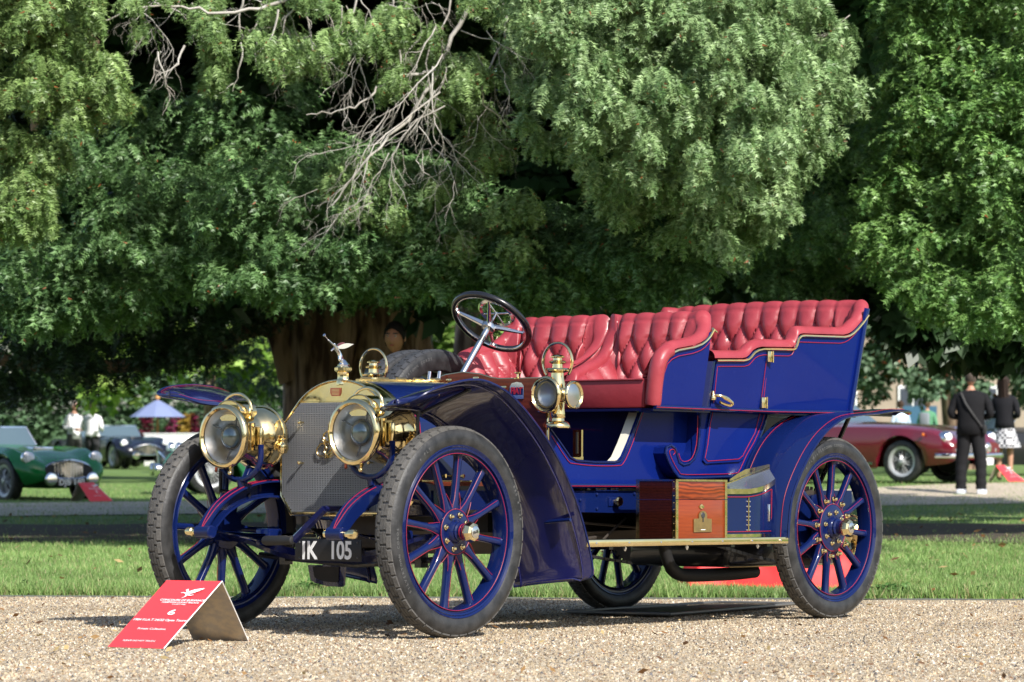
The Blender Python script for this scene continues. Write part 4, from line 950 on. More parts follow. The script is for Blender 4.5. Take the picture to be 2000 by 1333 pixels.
def upright(x0, x1, tab, n, name, parent=None, s=1, th=.018, extra=0.):
    xs__ = np.linspace(x0, x1, n)
    def f(i, j):
        x = x0 + (x1 - x0) * i; z = ZB + (ip(tab, x) - ZB) * j; return (x, s * (flare(z) + extra), z)
    g = MB(); g.add([f(i / (n - 1), j / 7) for i in range(n) for j in range(8)] + [tuple(Vector(f(i / (n - 1), j / 7)) - Vector((0, s * th, 0))) for i in range(n) for j in range(8)],
        [(i * 8 + j, (i + 1) * 8 + j, (i + 1) * 8 + j + 1, i * 8 + j + 1) for i in range(n - 1) for j in range(7)] +
        [((i + n) * 8 + j, (i + n) * 8 + j + 1, (i + 1 + n) * 8 + j + 1, (i + 1 + n) * 8 + j) for i in range(n - 1) for j in range(7)] +
        [(i * 8 + 7, (i + 1) * 8 + 7, (i + 1 + n) * 8 + 7, (i + n) * 8 + 7) for i in range(n - 1)] +
        [(j, j + 1, n * 8 + j + 1, n * 8 + j) for j in range(7)] + [((n - 1) * 8 + j, (n - 1) * 8 + j + 1, (2 * n - 1) * 8 + j + 1, (2 * n - 1) * 8 + j) for j in range(7)])
    return P_(name, g, 'panel', parent or car, angle=40)
for s in (-1, 1):
    # front seat side
    fp = upright(.985, 1.352, FR, 40, 'front_seat_side', s=s)
    rl = [(x, s * (flare(z) + .006), z) for x, z in [(x_, ip(FR, x_)) for x_ in np.linspace(.975, 1.345, 60)]] + [(1.358, s * (flare(z) + .006), z) for z in (1.14, 1.08, 1.025)]
    P_('brass_beading', MB().tube(rl, .0062, 6), 'brass', fp)
    ins = [(x - .012 * max(0, (x - 1.2) / .15), s * (flare(z) + .002), z - .028) for x, z in [(x_, ip(FR, x_)) for x_ in np.linspace(.99, 1.325, 40)]] + [(1.332, s * (flare(z) + .002), z) for z in (1.15, 1.08, 1.045)]
    line(ins, fp)
    # pillar between front seat and door
    P_('door_pillar', MB().add([(x, s * (flare(z) + e), z) for z in (1.02, 1.14, 1.245) for x, e in ((.985, 0), (.972, .009), (.95, .010), (.930, .004))], [(i * 4 + k, i * 4 + k + 1, (i + 1) * 4 + k + 1, (i + 1) * 4 + k) for i in range(2) for k in range(3)]), 'blue', fp)
    # door
    dr = upright(.492, .918, RAIL, 46, 'rear_door', s=s, extra=.004)
    P_('brass_beading', MB().tube([(x, s * (flare(ip(RAIL, x)) + .011), ip(RAIL, x)) for x in np.linspace(.495, .925, 50)], .0062, 6), 'brass', dr)
    ins = [(.905, s * (flare(1.06) + .007), 1.05), (.905, s * (flare(1.20) + .007), 1.222)] + [(x, s * (flare(ip(RAIL, x + .012) - .03) + .007), ip(RAIL, x + .012) - .028) for x in np.linspace(.895, .512, 40)] + [(.507, s * (flare(1.28) + .007), 1.28), (.507, s * (flare(1.05) + .007), 1.045)]
    line(ins, dr)
    for z in (1.284, 1.060):
        P_('hinge', MB().rbox((.492, s * (flare(z) + .012), z), (.040, .012, .052), .002).lathe([(.006, -.028), (.006, .028)], (.472, s * (flare(z) + .018), z), (0, 0, 1), 8), 'brass', dr)
    yh = flare(1.07) + .012
    P_('door_handle', MB().tube(smooth_path([(.914, s * yh, 1.085), (.895, s * (yh + .03), 1.082), (.86, s * (yh + .035), 1.072), (.82, s * (yh + .034), 1.058), (.80, s * (yh + .03), 1.046), (.81, s * (yh + .022), 1.038), (.85, s * (yh + .022), 1.042), (.89, s * (yh + .020), 1.052)], 22), [.0075] * 5 + [.010] * 3 + [.0075] * 14, 8).lathe([(.014, -.012), (.016, 0), (.010, .014), (.006, .03), (0, .034)], (.914, s * (yh - .004), 1.075), (0, 0, 1), 10), 'brass', dr)
    # rear quarter
    rq = upright(-.335, .488, RAIL, 80, 'rear_quarter', s=s)
    P_('brass_beading', MB().tube([(x, s * (flare(ip(RAIL, x)) + .007), ip(RAIL, x)) for x in list(np.linspace(.488, .20, 40)) + list(np.linspace(.19, -.350, 40))], .0066, 6), 'brass', rq)
    ins = [(.478, s * (flare(1.05) + .002), 1.05), (.478, s * (flare(1.25) + .002), 1.29)] + [(x, s * (flare(ip(RAIL, x - .03) - .03) + .002), ip(RAIL, x - .022) - .032) for x in np.linspace(.465, -.355, 90)]
    line(ins, rq)
    # belt moulding
    bm_ = P_('belt_moulding', MB().tube([(1.372, s * .606, 1.020), (.93, s * .606, 1.020), (.4, s * .606, 1.020), (-.375, s * .606, 1.030)], .011, 8), 'blue')
    line([(1.372, s * .6175, 1.018), (.4, s * .6175, 1.018), (-.37, s * .6175, 1.028)], bm_)
# under the seats: dark skirts that close the body below the belt
P_('body_underside', MB().box((.0, 0, 1.012), (.74, 1.19, .012)).box((1.14, 0, 1.008), (.46, 1.19, .012)), 'navy')
P_('rear_body_tub', MB().prism([(.36, .66), (.36, 1.0), (-.36, 1.0), (-.34, .80), (-.20, .66)], lambda a, c, w: (a, w, c), -.41, .41), 'blue')
# back of the tub with rounded corners
def tub(i, j):
    t = -1 + 2 * i; z = ZB + .008 + (ip([(0, 1.545), (.75, 1.55), (1, 1.552)], abs(t)) - ZB) * j; yy = flare(z)
    r = .10; a = abs(t)
    if a > .8:
        q = (a - .8) / .2 * math.pi / 2; y = yy - r + r * math.sin(q); x = -.385 - .02 * (z - 1.03) - 0 + r * (1 - math.cos(q)) - .02 * j
    else: y = a / .8 * (yy - r); x = -.385 - .02 * (z - 1.03) - .02 * j
    return (x, math.copysign(y, t), z)
tb = P_('tub_back', MB().sheet(60, 8, tub, .012), 'panel', angle=50)
line([tub(i / 59, .03) for i in range(60)], tb)

# ---- buttoned upholstery
def uphol(plan, ztop, name, a=.113, d1=.106, pitch=.105, zb=1.08, A=.040, rr=.036, nv=60, ds=.009, thick=.075, roll_w=None, fl=True, phase=0):
    P = [Vector((x, y, 0)) for x, y in plan]; L = [0]
    for i in range(1, len(P)): L.append(L[-1] + (P[i] - P[i - 1]).length)
    tot = L[-1]; nu = int(tot / ds); cx = sum(p.x for p in P) / len(P); vs, btn = [], []
    def at(s_):
        s_ = max(0, min(tot, s_)); k = min(np.searchsorted(L, s_, side='right') - 1, len(P) - 2); t = (s_ - L[k]) / max(1e-9, L[k + 1] - L[k])
        return P[k].lerp(P[k + 1], t)
    def tuft(s_, d):
        q = (s_ + phase) / a
        if d < d1: return abs(math.sin(math.pi * q)) ** .52 * (1.0 - .35 * max(0, (d1 - d) / d1) ** 1.0)
        t = (d - d1) / pitch
        return (abs(math.sin(math.pi * (q + t / 2)) * math.sin(math.pi * (q - t / 2)))) ** .42 * 1.05
    Pm = []
    for i in range(nu + 1):
        s_ = tot * i / nu; p = at(s_); t = (at(s_ + .03) - at(s_ - .03)).normalized(); n = Vector((-t.y, t.x, 0))
        Pm.append((s_, p, n))
    for s_, p, n in Pm:
        zt = ztop(p.x, p.y); w = roll_w(p.x, p.y) if roll_w else 1.0
        fo = .158 * (zt - 1.03) * (.18 + .82 * abs(n.y)) if fl else .0
        col = []
        for j in range(nv):
            v = j / (nv - 1)
            if v < .66:
                q = v / .66; z = zb + (zt + .004 - zb) * q; d = (zt + rr - z) + .0; off = fo * q - rr * 2 - thick * (1 - q) * .9
                h = tuft(s_, d) * A * min(1, (z - zb) / .04 + .3)
                o = p + n * (off - h * 1.0 + .012); col.append((o.x, o.y, z))
            else:
                q = (v - .66) / .34 * math.pi; d = max(0, rr * (1 - math.sin(q))) if q < math.pi / 2 else 0
                fade = (1 - .85 * ((v - .66) / .34) ** 1.0)
                h = (tuft(s_, d1 * .95) * 1.0) * A * .42 * w * fade; base = fo - rr
                e = rr + (h - A * .22 * w * fade)
                o = p + n * (base - math.cos(q) * e); z = zt + .004 + math.sin(q) * e * 1.05; col.append((o.x, o.y, z))
        vs += col
    fs = [(i * nv + j, (i + 1) * nv + j, (i + 1) * nv + j + 1, i * nv + j + 1) for i in range(nu) for j in range(nv - 1)]
    o = P_(name, MB().add(vs, fs), 'leather', angle=70)
    # buttons in the hollows
    bt = MB(); k = 0
    for row in (0, 1, 2, 3):
        d = d1 + pitch * row
        m = int(tot / a) + 2
        for c_ in range(m):
            s_ = (c_ + (row % 2) * .5) * a - phase
            if s_ < .03 or s_ > tot - .03: continue
            i = min(int(round(s_ / tot * nu)), nu); s2, p, n = Pm[i]; zt = ztop(p.x, p.y); z = zt + rr - d
            if z < zb + .04: continue
            q = (z - zb) / (zt + .004 - zb); fo = .158 * (zt - 1.03) * (.18 + .82 * abs(n.y)) if fl else 0; off = fo * q - rr * 2 - thick * (1 - q) * .9
            o2 = p + n * (off + .006); bt.sphere((o2.x, o2.y, z), .0075, 8, 5)
    bt.build('buttons', M['leather'], o, kind='stuff')
    return o
def arcpts(cx, cy, r, a0, a1, n=9): return [(cx + r * math.cos(t), cy + r * math.sin(t)) for t in np.linspace(a0, a1, n)]
# rear seat: near arm (from the door forward edge), round the back, far arm.  travelling with the outside on the left-hand normal
RT = lambda x, y: (ip(RAIL, x) + .008 if x > -.36 else 1.562 + .012 * (1 - (abs(y) / .6) ** 2))
plan = [(.93, .60), (.6, .60), (.3, .60), (.0, .60), (-.26, .60)] + arcpts(-.31, .48, .12, math.pi / 2, math.pi, 9)[1:] + [(-.43, .2), (-.43, -.2)] + arcpts(-.31, -.48, .12, math.pi, 1.5 * math.pi, 9) + [(.0, -.60), (.3, -.60), (.6, -.60), (.93, -.60)]
plan = plan[::-1]
rwf = lambda x, y: 1.0 if x < -.30 else (.15 if x > -.18 else .15 + .85 * (-.18 - x) / .12)
uphol(plan, RT, 'rear_seat_back', roll_w=rwf)
# the two bucket seats
def FT(x, y):
    return (ip(FR, x) + .006 if x > .955 else 1.446)
CT = [(.93, 1.43), (.96, 1.36), (1.0, 1.295), (1.05, 1.25), (1.11, 1.222), (1.2, 1.195), (1.30, 1.16), (1.36, 1.05)]
def near_top(x, y): return FT(x, y) if y > .30 else (ip(CT, x) if x > .945 else 1.446)
def far_top(x, y): return FT(x, y) if y < -.30 else (ip(CT, x) if x > .945 else 1.446)
def bucket(y0, y1, top, name):
    lo, hi = min(y0, y1), max(y0, y1); rl_, rh_ = (.06, .13) if hi > .3 else (.13, .06)
    pl_ = [(1.325, hi), (1.25, hi), (1.15, hi)] + arcpts(.91 + rh_, hi - rh_, rh_, math.pi / 2, math.pi, 9) + [(.91, (lo + hi) / 2)] + arcpts(.91 + rl_, lo + rl_, rl_, math.pi, 1.5 * math.pi, 9) + [(1.15, lo), (1.25, lo), (1.34, lo)]
    return uphol(pl_[::-1], top, name, a=.108, roll_w=lambda x, y: 1.0 if x < .955 else max(.1, 1 - (x - .955) / .12), thick=.055, fl=True, zb=1.10)
bucket(.600, .045, near_top, 'front_seat_back'); bucket(-.045, -.600, far_top, 'front_seat_back')
for yc in (.30, -.30):
    cu = P_('seat_cushion', MB().rbox((1.17, yc * .98, 1.085), (.40, .50, .140), .012), 'leather_dark')
    P_('cushion_piping', MB().tube([(1.374, yc * .98 - .245, 1.150), (1.374, yc * .98 + .245, 1.150)], .0045, 6), 'leather', cu)
P_('rear_cushion', MB().rbox((.0, 0, 1.14), (.55, 1.0, .14), .02), 'leather_dark')
for s in (-1, 1):
    P_('arm_end_roll', MB().tube(smooth_path([(1.27, s * .612, 1.288), (1.31, s * .610, 1.270), (1.340, s * .607, 1.235), (1.352, s * .600, 1.18), (1.354, s * .590, 1.11), (1.352, s * .580, 1.03)], 24), [.030] + [.036] * 22 + [.034], 14, flat=1.15, up=(1, 0, 1)), 'leather')
P_('divider_piping', MB().tube(smooth_path([(.90, .0, 1.474), (.936, 0, 1.408), (1.002, 0, 1.330), (1.112, 0, 1.268), (1.20, 0, 1.235)], 20), .0045, 6), 'leather')
P_('seat_bracket', MB().tube([(.975, .655, 1.40), (.93, .645, 1.385)], .006, 6), 'brass')

# ---- steering
SH = Vector((1.452, -.33, 1.418)); SD = Vector((-.192, 0, .229)).normalized()
col_ = P_('steering_column', MB().tube([SH - SD * .01, SH - SD * .62], [.0165, .0175], 14), 'nickel')
sw = empty('steering_wheel', SH, SD.to_track_quat('Z', 'Y').to_euler(), car)
MB().tube([(.197 * math.cos(a), .197 * math.sin(a), .03) for a in np.linspace(0, 2 * math.pi, 61)[:-1]], .0165, 14, closed=True, up=(0, 0, 1)).build('wheel_rim', M['black'], sw)
MB().tube([(.186 * math.cos(a), .186 * math.sin(a), .022) for a in np.linspace(0, 2 * math.pi, 61)[:-1]], .006, 8, closed=True, up=(0, 0, 1)).build('inner_ring', M['nickel'], sw)
MB().lathe([(.022, -.02), (.034, -.018), (.036, .0), (.030, .012), (.020, .02), (0, .022)], (0, 0, 0), (0, 0, 1), 24).build('boss', M['nickel'], sw)
for k in range(4):
    a = k * math.pi / 2 + math.radians(28); c, s = math.cos(a), math.sin(a)
    b = MB().tube([(.02 * c, .02 * s, .004), (.09 * c, .09 * s, .014), (.182 * c, .182 * s, .026)], [.017, .0125, .008], 8, flat=.6, up=(0, 0, 1)); b.box((.184 * c, .184 * s, .026), (.020, .034, .018), Matrix.Rotation(a, 3, 'Z')); b.build('spoke', M['nickel'], sw)
q = MB().tube([(.085 * math.cos(a), .085 * math.sin(a), .085) for a in np.linspace(0, 2 * math.pi, 41)[:-1]], .008, 4, closed=True, flat=1.4, up=(0, 0, 1)); q.tube([(0, 0, .02), (0, 0, .09)], .007, 8); q.tube([(-.08, 0, .085), (.08, 0, .085)], .004, 6); q.tube([(0, -.08, .085), (.0, .08, .085)], .004, 6)
q.build('throttle_quadrant', M['nickel'], sw)

# ---- spare tyres on the far side
stx = MB().lathe(tyre_profile(rb=.345), (0, 0, 0), (0, 1, 0), 80, cap=False).lathe([(.345, -.040), (.340, -.02), (.340, .02), (.345, .040)], (0, 0, 0), (0, 1, 0), 80, cap=False).mesh('spare_tyre', M['rubber'], angle=60)
M['tread_dark'] = mat('new_tread_rubber', (.035, .037, .042), .6)
TR2 = TR.copy(); TR2.materials.clear(); TR2.materials.append(M['tread_dark']); TR2.name = 'tread'
for y in (-.62, -.752):
    o = link('spare_tyre', stx, car, (1.515, y, .862)); link('tread', TR2, o)
    tb_ = arc_text('SILVERTOWN CORDS', .408, .019, -.9, o, m='tyre_mark'); tb_.v = [(-x, .0557, z) for x, _, z in tb_.v]; tb_.build('tyre_lettering', M['tyre_mark'], o, smooth=False, kind='stuff')
P_('tyre_strap', MB().tube([(1.1, -.55, .85), (1.1, -.84, .85)], .012, 6), 'black')

# ---- underside, exhaust, lamp at the back
P_('exhaust_pipe', MB().tube(smooth_path([(.76, .2, .42), (.735, .2, .345), (.69, .2, .262), (.62, .2, .222), (.52, .2, .213), (.35, .2, .212), (.15, .2, .214), (-.045, .2, .222)], 26), [.030] * 8 + [.033] * 18, 14), 'black_matt')
P_('gearbox', MB().rbox((1.35, 0, .47), (.62, .34, .20), .03).rbox((.82, 0, .45), (.35, .5, .16), .03).lathe([(.10, 0), (.12, .08), (.09, .16)], (1.66, 0, .47), (1, 0, 0), 16), 'grime')
P_('engine_sump', MB().rbox((2.4, 0, .47), (.7, .36, .22), .04), 'grime')
P_('fuel_tank', MB().rbox((-.15, 0, .325), (1.0, .62, .15), .03), 'black')
P_('tank_strip', MB().box((-.15, .312, .252), (.98, .006, .006)), 'brass_dull')
P_('brake_rods', MB().tube([(1.9, .30, .50), (.2, .33, .40)], .007, 6).tube([(1.6, .22, .46), (1.2, .33, .37)], .008, 6).tube([(1.8, .35, .52), (1.72, .37, .40), (1.5, .36, .41)], .007, 6).tube([(1.45, .34, .38), (1.28, .37, .50)], .006, 6), 'grime')
hl = MB()
for x in (2.35, 2.6): hl.lathe([(.012, 0), (.016, .02), (.010, .03), (.016, .05), (.006, .06)], (x, .33, .60), (0, 0, 1), 10)
P_('brass_oilers', hl, 'brass')
rx, rz = S(1668, 1042, .30)
tl = P_('tail_lamp', MB().lathe([(0, -.10), (.045, -.10), (.047, -.085), (.030, -.07), (.022, -.05), (.030, -.04), (.048, -.02), (.05, .02), (.03, .045), (.015, .055), (0, .06)], (rx, .30, rz), (0, 0, 1), 20), 'brass')
P_('lamp_glass', MB().lathe([(.048, .0), (.05, .018), (.03, .03), (0, .034)], (rx, .33, rz), (.5, 1, 0), 20), 'brass_dull', tl)
P_('lamp_bolt', MB().tube([(rx, .34, rz - .08), (rx - .02, .42, rz - .10)], .011, 8), 'brass', tl)
P_('lamp_arm', MB().tube([(rx, .30, rz - .03), (-.55, .36, .57)], .012, 6), 'blue', tl)
# ---------------------------------------------------------------- trees and foliage
M['yew_leaf'] = vcol_mat('yew_needles', .45, .18, .45)
M['broad_leaf'] = vcol_mat('broad_leaves', .5, .35, .4)
M['bark'] = mat('yew_bark', (.10, .058, .040), .9, noise=(3.5, .10, (.42, .29, .21), (3, 3, .6)), bump=(9, 1.0, (4, 4, .5)))  # pale noise patches also stand in for sun dapples on the trunk
M['twig'] = mat('bare_grey_twigs', (.52, .50, .46), .85, noise=(6, .2, (.30, .27, .23)))
M['twig_brown'] = mat('brown_twigs', (.12, .075, .045), .85)
def spray_template(kind='yew'):
    """a spray of small lozenge leaves: V (k,4,3)"""
    q = []; r_ = random.Random(3)
    def loz(base, d, ln, w, nrm):
        d = Vector(d).normalized(); sd = d.cross(Vector(nrm)).normalized(); b_ = Vector(base)
        q.append([b_ + sd * w, b_ + d * ln, b_ - sd * w] if kind == 'yew' else [b_, b_ + d * ln * .45 + sd * w, b_ + d * ln, b_ + d * ln * .45 - sd * w])
    if kind == 'yew':
        for k in range(9):
            t = (k + .4) / 9; base = (t, 0, -.20 * t * t)
            for s in (-1, 1):
                ang = .95 + .35 * r_.random(); ln = (.27 - .10 * abs(t - .4)) * (.7 + .6 * r_.random())
                loz(base, (math.cos(ang), s * math.sin(ang), r_.uniform(-.5, .35)), ln, .046, (r_.uniform(-.9, .9), r_.uniform(-.9, .9), 1))
        loz((.93, 0, -.18), (1, 0, -.4), .20, .045, (0, 0, 1))
    else:
        for k in range(5):
            a = k * 1.25 + r_.random(); loz((.15 * r_.random(), .15 * r_.random(), .2 * r_.random()), (math.cos(a), math.sin(a), r_.uniform(-.6, .3)), .75, .22, (r_.uniform(-.5, .5), r_.uniform(-.5, .5), 1))
    return np.array([[list(p) for p in l] for l in q])
TPL = {'yew': spray_template('yew'), 'broad': spray_template('broad')}; TPL['coarse'] = TPL['broad'][:2] * 1.0
def foliage(clusters, kind='yew', c1=(.035, .085, .028), c2=(.085, .15, .040), cold=None, size=(.16, .30), hang=.7, red=.0):
    """clusters: (centre, radii, n). sprays fill the ellipsoid, thicker near its skin, drooping outwards"""
    T = TPL[kind]; Vs, Cs = [], []
    fine = kind == 'yew'; size = (size[0] * .62, size[1] * .62) if fine else size
    for c, r, n in clusters:
        n = int(n * (1.12 if fine else 1))
        if n < 1: continue
        d = rng.normal(size=(n, 3)); d /= np.linalg.norm(d, axis=1)[:, None]
        rad = rng.random(n) ** .42; p = np.array(c) + d * rad[:, None] * np.array(r)
        out = d.copy(); out[:, 2] = out[:, 2] * .4; out[:, :2] += rng.normal(size=(n, 2)) * .5
        ax = out / np.linalg.norm(out, axis=1)[:, None]; ax[:, 2] -= hang * (.5 + rng.random(n)); ax /= np.linalg.norm(ax, axis=1)[:, None]
        up = rng.normal(size=(n, 3)) * .45 + np.array([0, 0, 1.0]) + d * .5; side = np.cross(up, ax); side /= np.linalg.norm(side, axis=1)[:, None] + 1e-9
        up = np.cross(ax, side); s = size[0] + (size[1] - size[0]) * rng.random(n)
        B = np.stack([ax, side, up], 1)                         # rows
        V = np.einsum('kcj,nji->nkci', T, B) * s[:, None, None, None] + p[:, None, None, :]
        Vs.append(V.reshape(-1, 3))
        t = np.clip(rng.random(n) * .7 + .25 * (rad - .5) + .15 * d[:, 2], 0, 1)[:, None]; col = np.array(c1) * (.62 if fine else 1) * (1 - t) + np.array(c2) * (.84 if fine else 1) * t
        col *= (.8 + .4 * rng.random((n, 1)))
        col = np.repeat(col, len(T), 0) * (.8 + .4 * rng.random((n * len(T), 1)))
        if red: m_ = rng.random(len(col)) < red; col[m_] = (.30, .10, .035)
        Cs.append(col)
    V = np.concatenate(Vs); F = np.arange(len(V)).reshape(-1, T.shape[1]); Cc = np.concatenate(Cs)
    if T.shape[1] == 4: F = np.concatenate([F[:, [0, 1, 2]], F[:, [0, 2, 3]]]); Cc = np.concatenate([Cc, Cc])
    return V, F, Cc
def crown(name, parent, sets, mat_):
    Vs, Fs, Cs, o = [], [], [], 0
    for V, F, c in sets: Vs.append(V); Fs.append(F + o); Cs.append(c); o += len(V)
    return obj(name, fast_mesh(name, np.concatenate(Vs), np.concatenate(Fs), np.concatenate(Cs), mat_), parent)
def region(polys, depth, dd, n_clusters, rpx, nper, seed, flat=.9):
    """clumps spread over a photo polygon at a depth range -> clusters; rpx clump radius in photo px"""
    r_ = random.Random(seed); out = []
    us = [p[0] for p in polys]; vs_ = [p[1] for p in polys]; k = 0
    def ins(x, y):
        c = False; j = len(polys) - 1
        for i in range(len(polys)):
            (xi, yi), (xj, yj) = polys[i], polys[j]
            if (yi > y) != (yj > y) and x < (xj - xi) * (y - yi) / (yj - yi) + xi: c = not c
            j = i
        return c
    while k < n_clusters:
        u, v = r_.uniform(min(us), max(us)), r_.uniform(min(vs_), max(vs_))
        if not ins(u, v): continue
        k += 1; dp = depth(u, v) if callable(depth) else depth; dp += r_.uniform(-dd, dd)
        p = WD(u, v, dp); r = rpx * dp / F_PX * r_.uniform(.7, 1.35); out.append((tuple(p), (r, r * 1.0, r * flat), nper * r_.uniform(.7, 1.3)))
    return out
def trunk(pts, radii, name='trunk', parent=None, seg=22, flute=.16, m='bark', seed=1, n=30):
    P = smooth_path(pts, n); r_ = random.Random(seed); ph = [r_.uniform(0, 6.28) for _ in range(6)]; vs = []
    T = [(P[min(i + 1, n - 1)] - P[max(i - 1, 0)]).normalized() for i in range(n)]; N = T[0].orthogonal().normalized()
    for i in range(n):
        N = (N - T[i] * N.dot(T[i])).normalized(); B = T[i].cross(N); r = float(np.interp(i / (n - 1), np.linspace(0, 1, len(radii)), radii))
        for k in range(seg):
            a = 2 * math.pi * k / seg; f = 1 + flute * (math.sin(3 * a + ph[0] + i * .12) * .5 + math.sin(5 * a + ph[1] - i * .08) * .4 + math.sin(9 * a + ph[2]) * .25)
            vs.append(P[i] + (N * math.cos(a) + B * math.sin(a)) * r * f)
    fs = [(i * seg + k, i * seg + (k + 1) % seg, (i + 1) * seg + (k + 1) % seg, (i + 1) * seg + k) for i in range(n - 1) for k in range(seg)]
    return MB().add(vs, fs + [tuple((n - 1) * seg + k for k in range(seg))]).build(name, M[m], parent, angle=80)
def tw(mb, u0, v0, dep, du, dv, ln, r0, r_, lvl=0, seg=6):
    r0 *= .36 if lvl == 0 else .8
    """a crooked twig in pixel-scaled metres, branching"""
    k = dep / F_PX; p = WD(u0, v0, dep); d = Vector((du, r_.uniform(-.35, .35), -dv)).normalized(); pts = [p.copy()]; n = 7
    for i in range(n):
        d = (d + Vector((r_.uniform(-.5, .5), r_.uniform(-.4, .4), r_.uniform(-.5, .34)))).normalized(); p = p + d * ln * k / n; pts.append(p.copy())
        if lvl < 2 and i > 0 and r_.random() < (.85 if lvl == 0 else .55):
            pu = 1000 + (p.x / p.y) * F_PX; pv = HOR - ((p.z - CAM_H) / p.y) * F_PX
            tw(mb, pu, pv, p.y, d.x + r_.uniform(-.9, .9), -d.z + r_.uniform(-.3, .8), ln * r_.uniform(.3, .55), r0 * .6, r_, lvl + 1, 5)
    mb.tube(pts, [r0 * (1 - .75 * i / n) for i in range(n + 1)], seg if lvl < 1 else 4)

# --- the great yew in the middle
yew = empty('yew_tree', (-2.2, 34, 0), label='massive old yew with fluted brown trunk and bare grey twigs, spreading behind the blue car', cat='tree', group='old yews over the lawn')
def rel(o, parent): o.location = -Vector(parent.location); return o
def wtrunk(pts, radii, parent, **k): return rel(trunk([Vector(p) for p in pts], radii, parent=parent, **k), parent)
D0 = 31.0; kx = lambda u, d=D0: (u - 1000) / F_PX * d; kz = lambda v, d=D0: (HOR - v) / F_PX * d + CAM_H
wtrunk([(kx(655), D0, -.1), (kx(655), D0, .8), (kx(652), D0, 1.6), (kx(660), D0, 2.4), (kx(670), D0, 3.4), (kx(700), D0 + .3, 5), (kx(720), D0 + .6, 7)], [.66, .52, .50, .55, .50, .40, .25], yew, seed=4, flute=.22, seg=36, n=40)
wtrunk([(kx(700), D0 - .1, -.1), (kx(722), D0 - .15, .7), (kx(735), D0 - .1, 1.6), (kx(760), D0, 2.3), (kx(770), D0 + .2, 3.2)], [.62, .46, .36, .33, .25], yew, name='trunk', seed=9, flute=.25, seg=36, n=30)
wtrunk([(kx(830), D0 - .1, -.1), (kx(815), D0 - .15, .8), (kx(800), D0 - .1, 1.5), (kx(770), D0, 2.4)], [.25, .20, .22, .24], yew, name='trunk', seed=11, flute=.3, seg=28)
wtrunk([(kx(600), D0, 1.5), (kx(560), D0 - .1, 1.95), (kx(510), D0 - .4, 2.15), (kx(430), D0 - .9, 2.35), (kx(340), D0 - 1.6, 2.9), (kx(300), D0 - 2, 3.8)], [.34, .24, .19, .15, .10, .07], yew, name='limb', seed=5)
wtrunk([(kx(600), D0 + .3, 1.6), (kx(520), D0, 1.93), (kx(420), D0 - .5, 1.72), (kx(300), D0 - 1, 1.55), (kx(150), D0 - 2, 1.50), (kx(-60), D0 - 3, 1.7)], [.13, .095, .08, .07, .06, .05], yew, name='limb', seed=6)
wtrunk([(kx(700), D0, 4.0), (kx(850), D0 - 2, 5.0), (kx(950), D0 - 5, 5.6), (kx(1000), D0 - 7, 5.4)], [.25, .16, .12, .06], yew, name='limb', seed=7)
wtrunk([(kx(640), D0, 4.0), (kx(420), D0 - 2, 4.9), (kx(200), D0 - 4, 5.2), (kx(0), D0 - 6, 4.9)], [.25, .16, .12, .06], yew, name='limb', seed=8)
C1, C2 = (.020, .058, .022), (.062, .125, .040)
# middle depth: the bluish darker sprays left of centre
mid = region([(130, 250), (350, 300), (560, 250), (800, 300), (1000, 380), (1010, 560), (850, 560), (600, 565), (380, 560), (180, 480), (100, 380)], lambda u, v: 23.4 + (560 - v) / 300 * .8, .5, 210, 29, 34, 11)
mid += region([(390, 320), (560, 300), (850, 330), (860, 520), (700, 560), (420, 560)], 22.9, .3, 80, 24, 30, 12)
mid += region([(560, 430), (860, 400), (1120, 470), (1120, 585), (900, 585), (860, 560), (560, 570)], 23.1, .4, 80, 25, 33, 13)
mid += region([(230, 180), (600, 160), (620, 330), (200, 330)], 24.6, .5, 44, 26, 30, 19)
mid += region([(0, 440), (180, 470), (380, 560), (250, 620), (0, 620)], 24.0, .5, 70, 30, 34, 14)
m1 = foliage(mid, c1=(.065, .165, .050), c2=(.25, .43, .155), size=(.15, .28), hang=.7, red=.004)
# top band: hanging sprays against the dark
top = region([(240, -40), (1000, -40), (1000, 120), (860, 200), (620, 150), (420, 90), (260, 60)], 22.2, .4, 62, 19, 30, 15)
top += region([(560, 60), (600, 60), (600, 170), (560, 150)], 22.3, .2, 7, 22, 40, 16) + region([(400, 60), (430, 60), (430, 170), (400, 170)], 22.3, .2, 6, 18, 34, 17) + region([(780, 100), (1000, 80), (1000, 330), (900, 330)], 22.8, .4, 16, 28, 55, 18)
top += region([(650, 320), (1000, 260), (1080, 480), (780, 480), (640, 440)], 23.0, .5, 30, 28, 60, 19)
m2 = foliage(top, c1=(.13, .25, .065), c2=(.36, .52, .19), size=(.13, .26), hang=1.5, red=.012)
# inner mass behind: dark, coarse
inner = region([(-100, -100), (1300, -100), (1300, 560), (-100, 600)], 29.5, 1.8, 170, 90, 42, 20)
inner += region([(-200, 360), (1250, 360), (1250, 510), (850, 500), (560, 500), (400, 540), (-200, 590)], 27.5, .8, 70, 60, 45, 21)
m3 = foliage(inner, 'broad', c1=(.022, .06, .022), c2=(.06, .13, .045), size=(.24, .42), hang=.4)
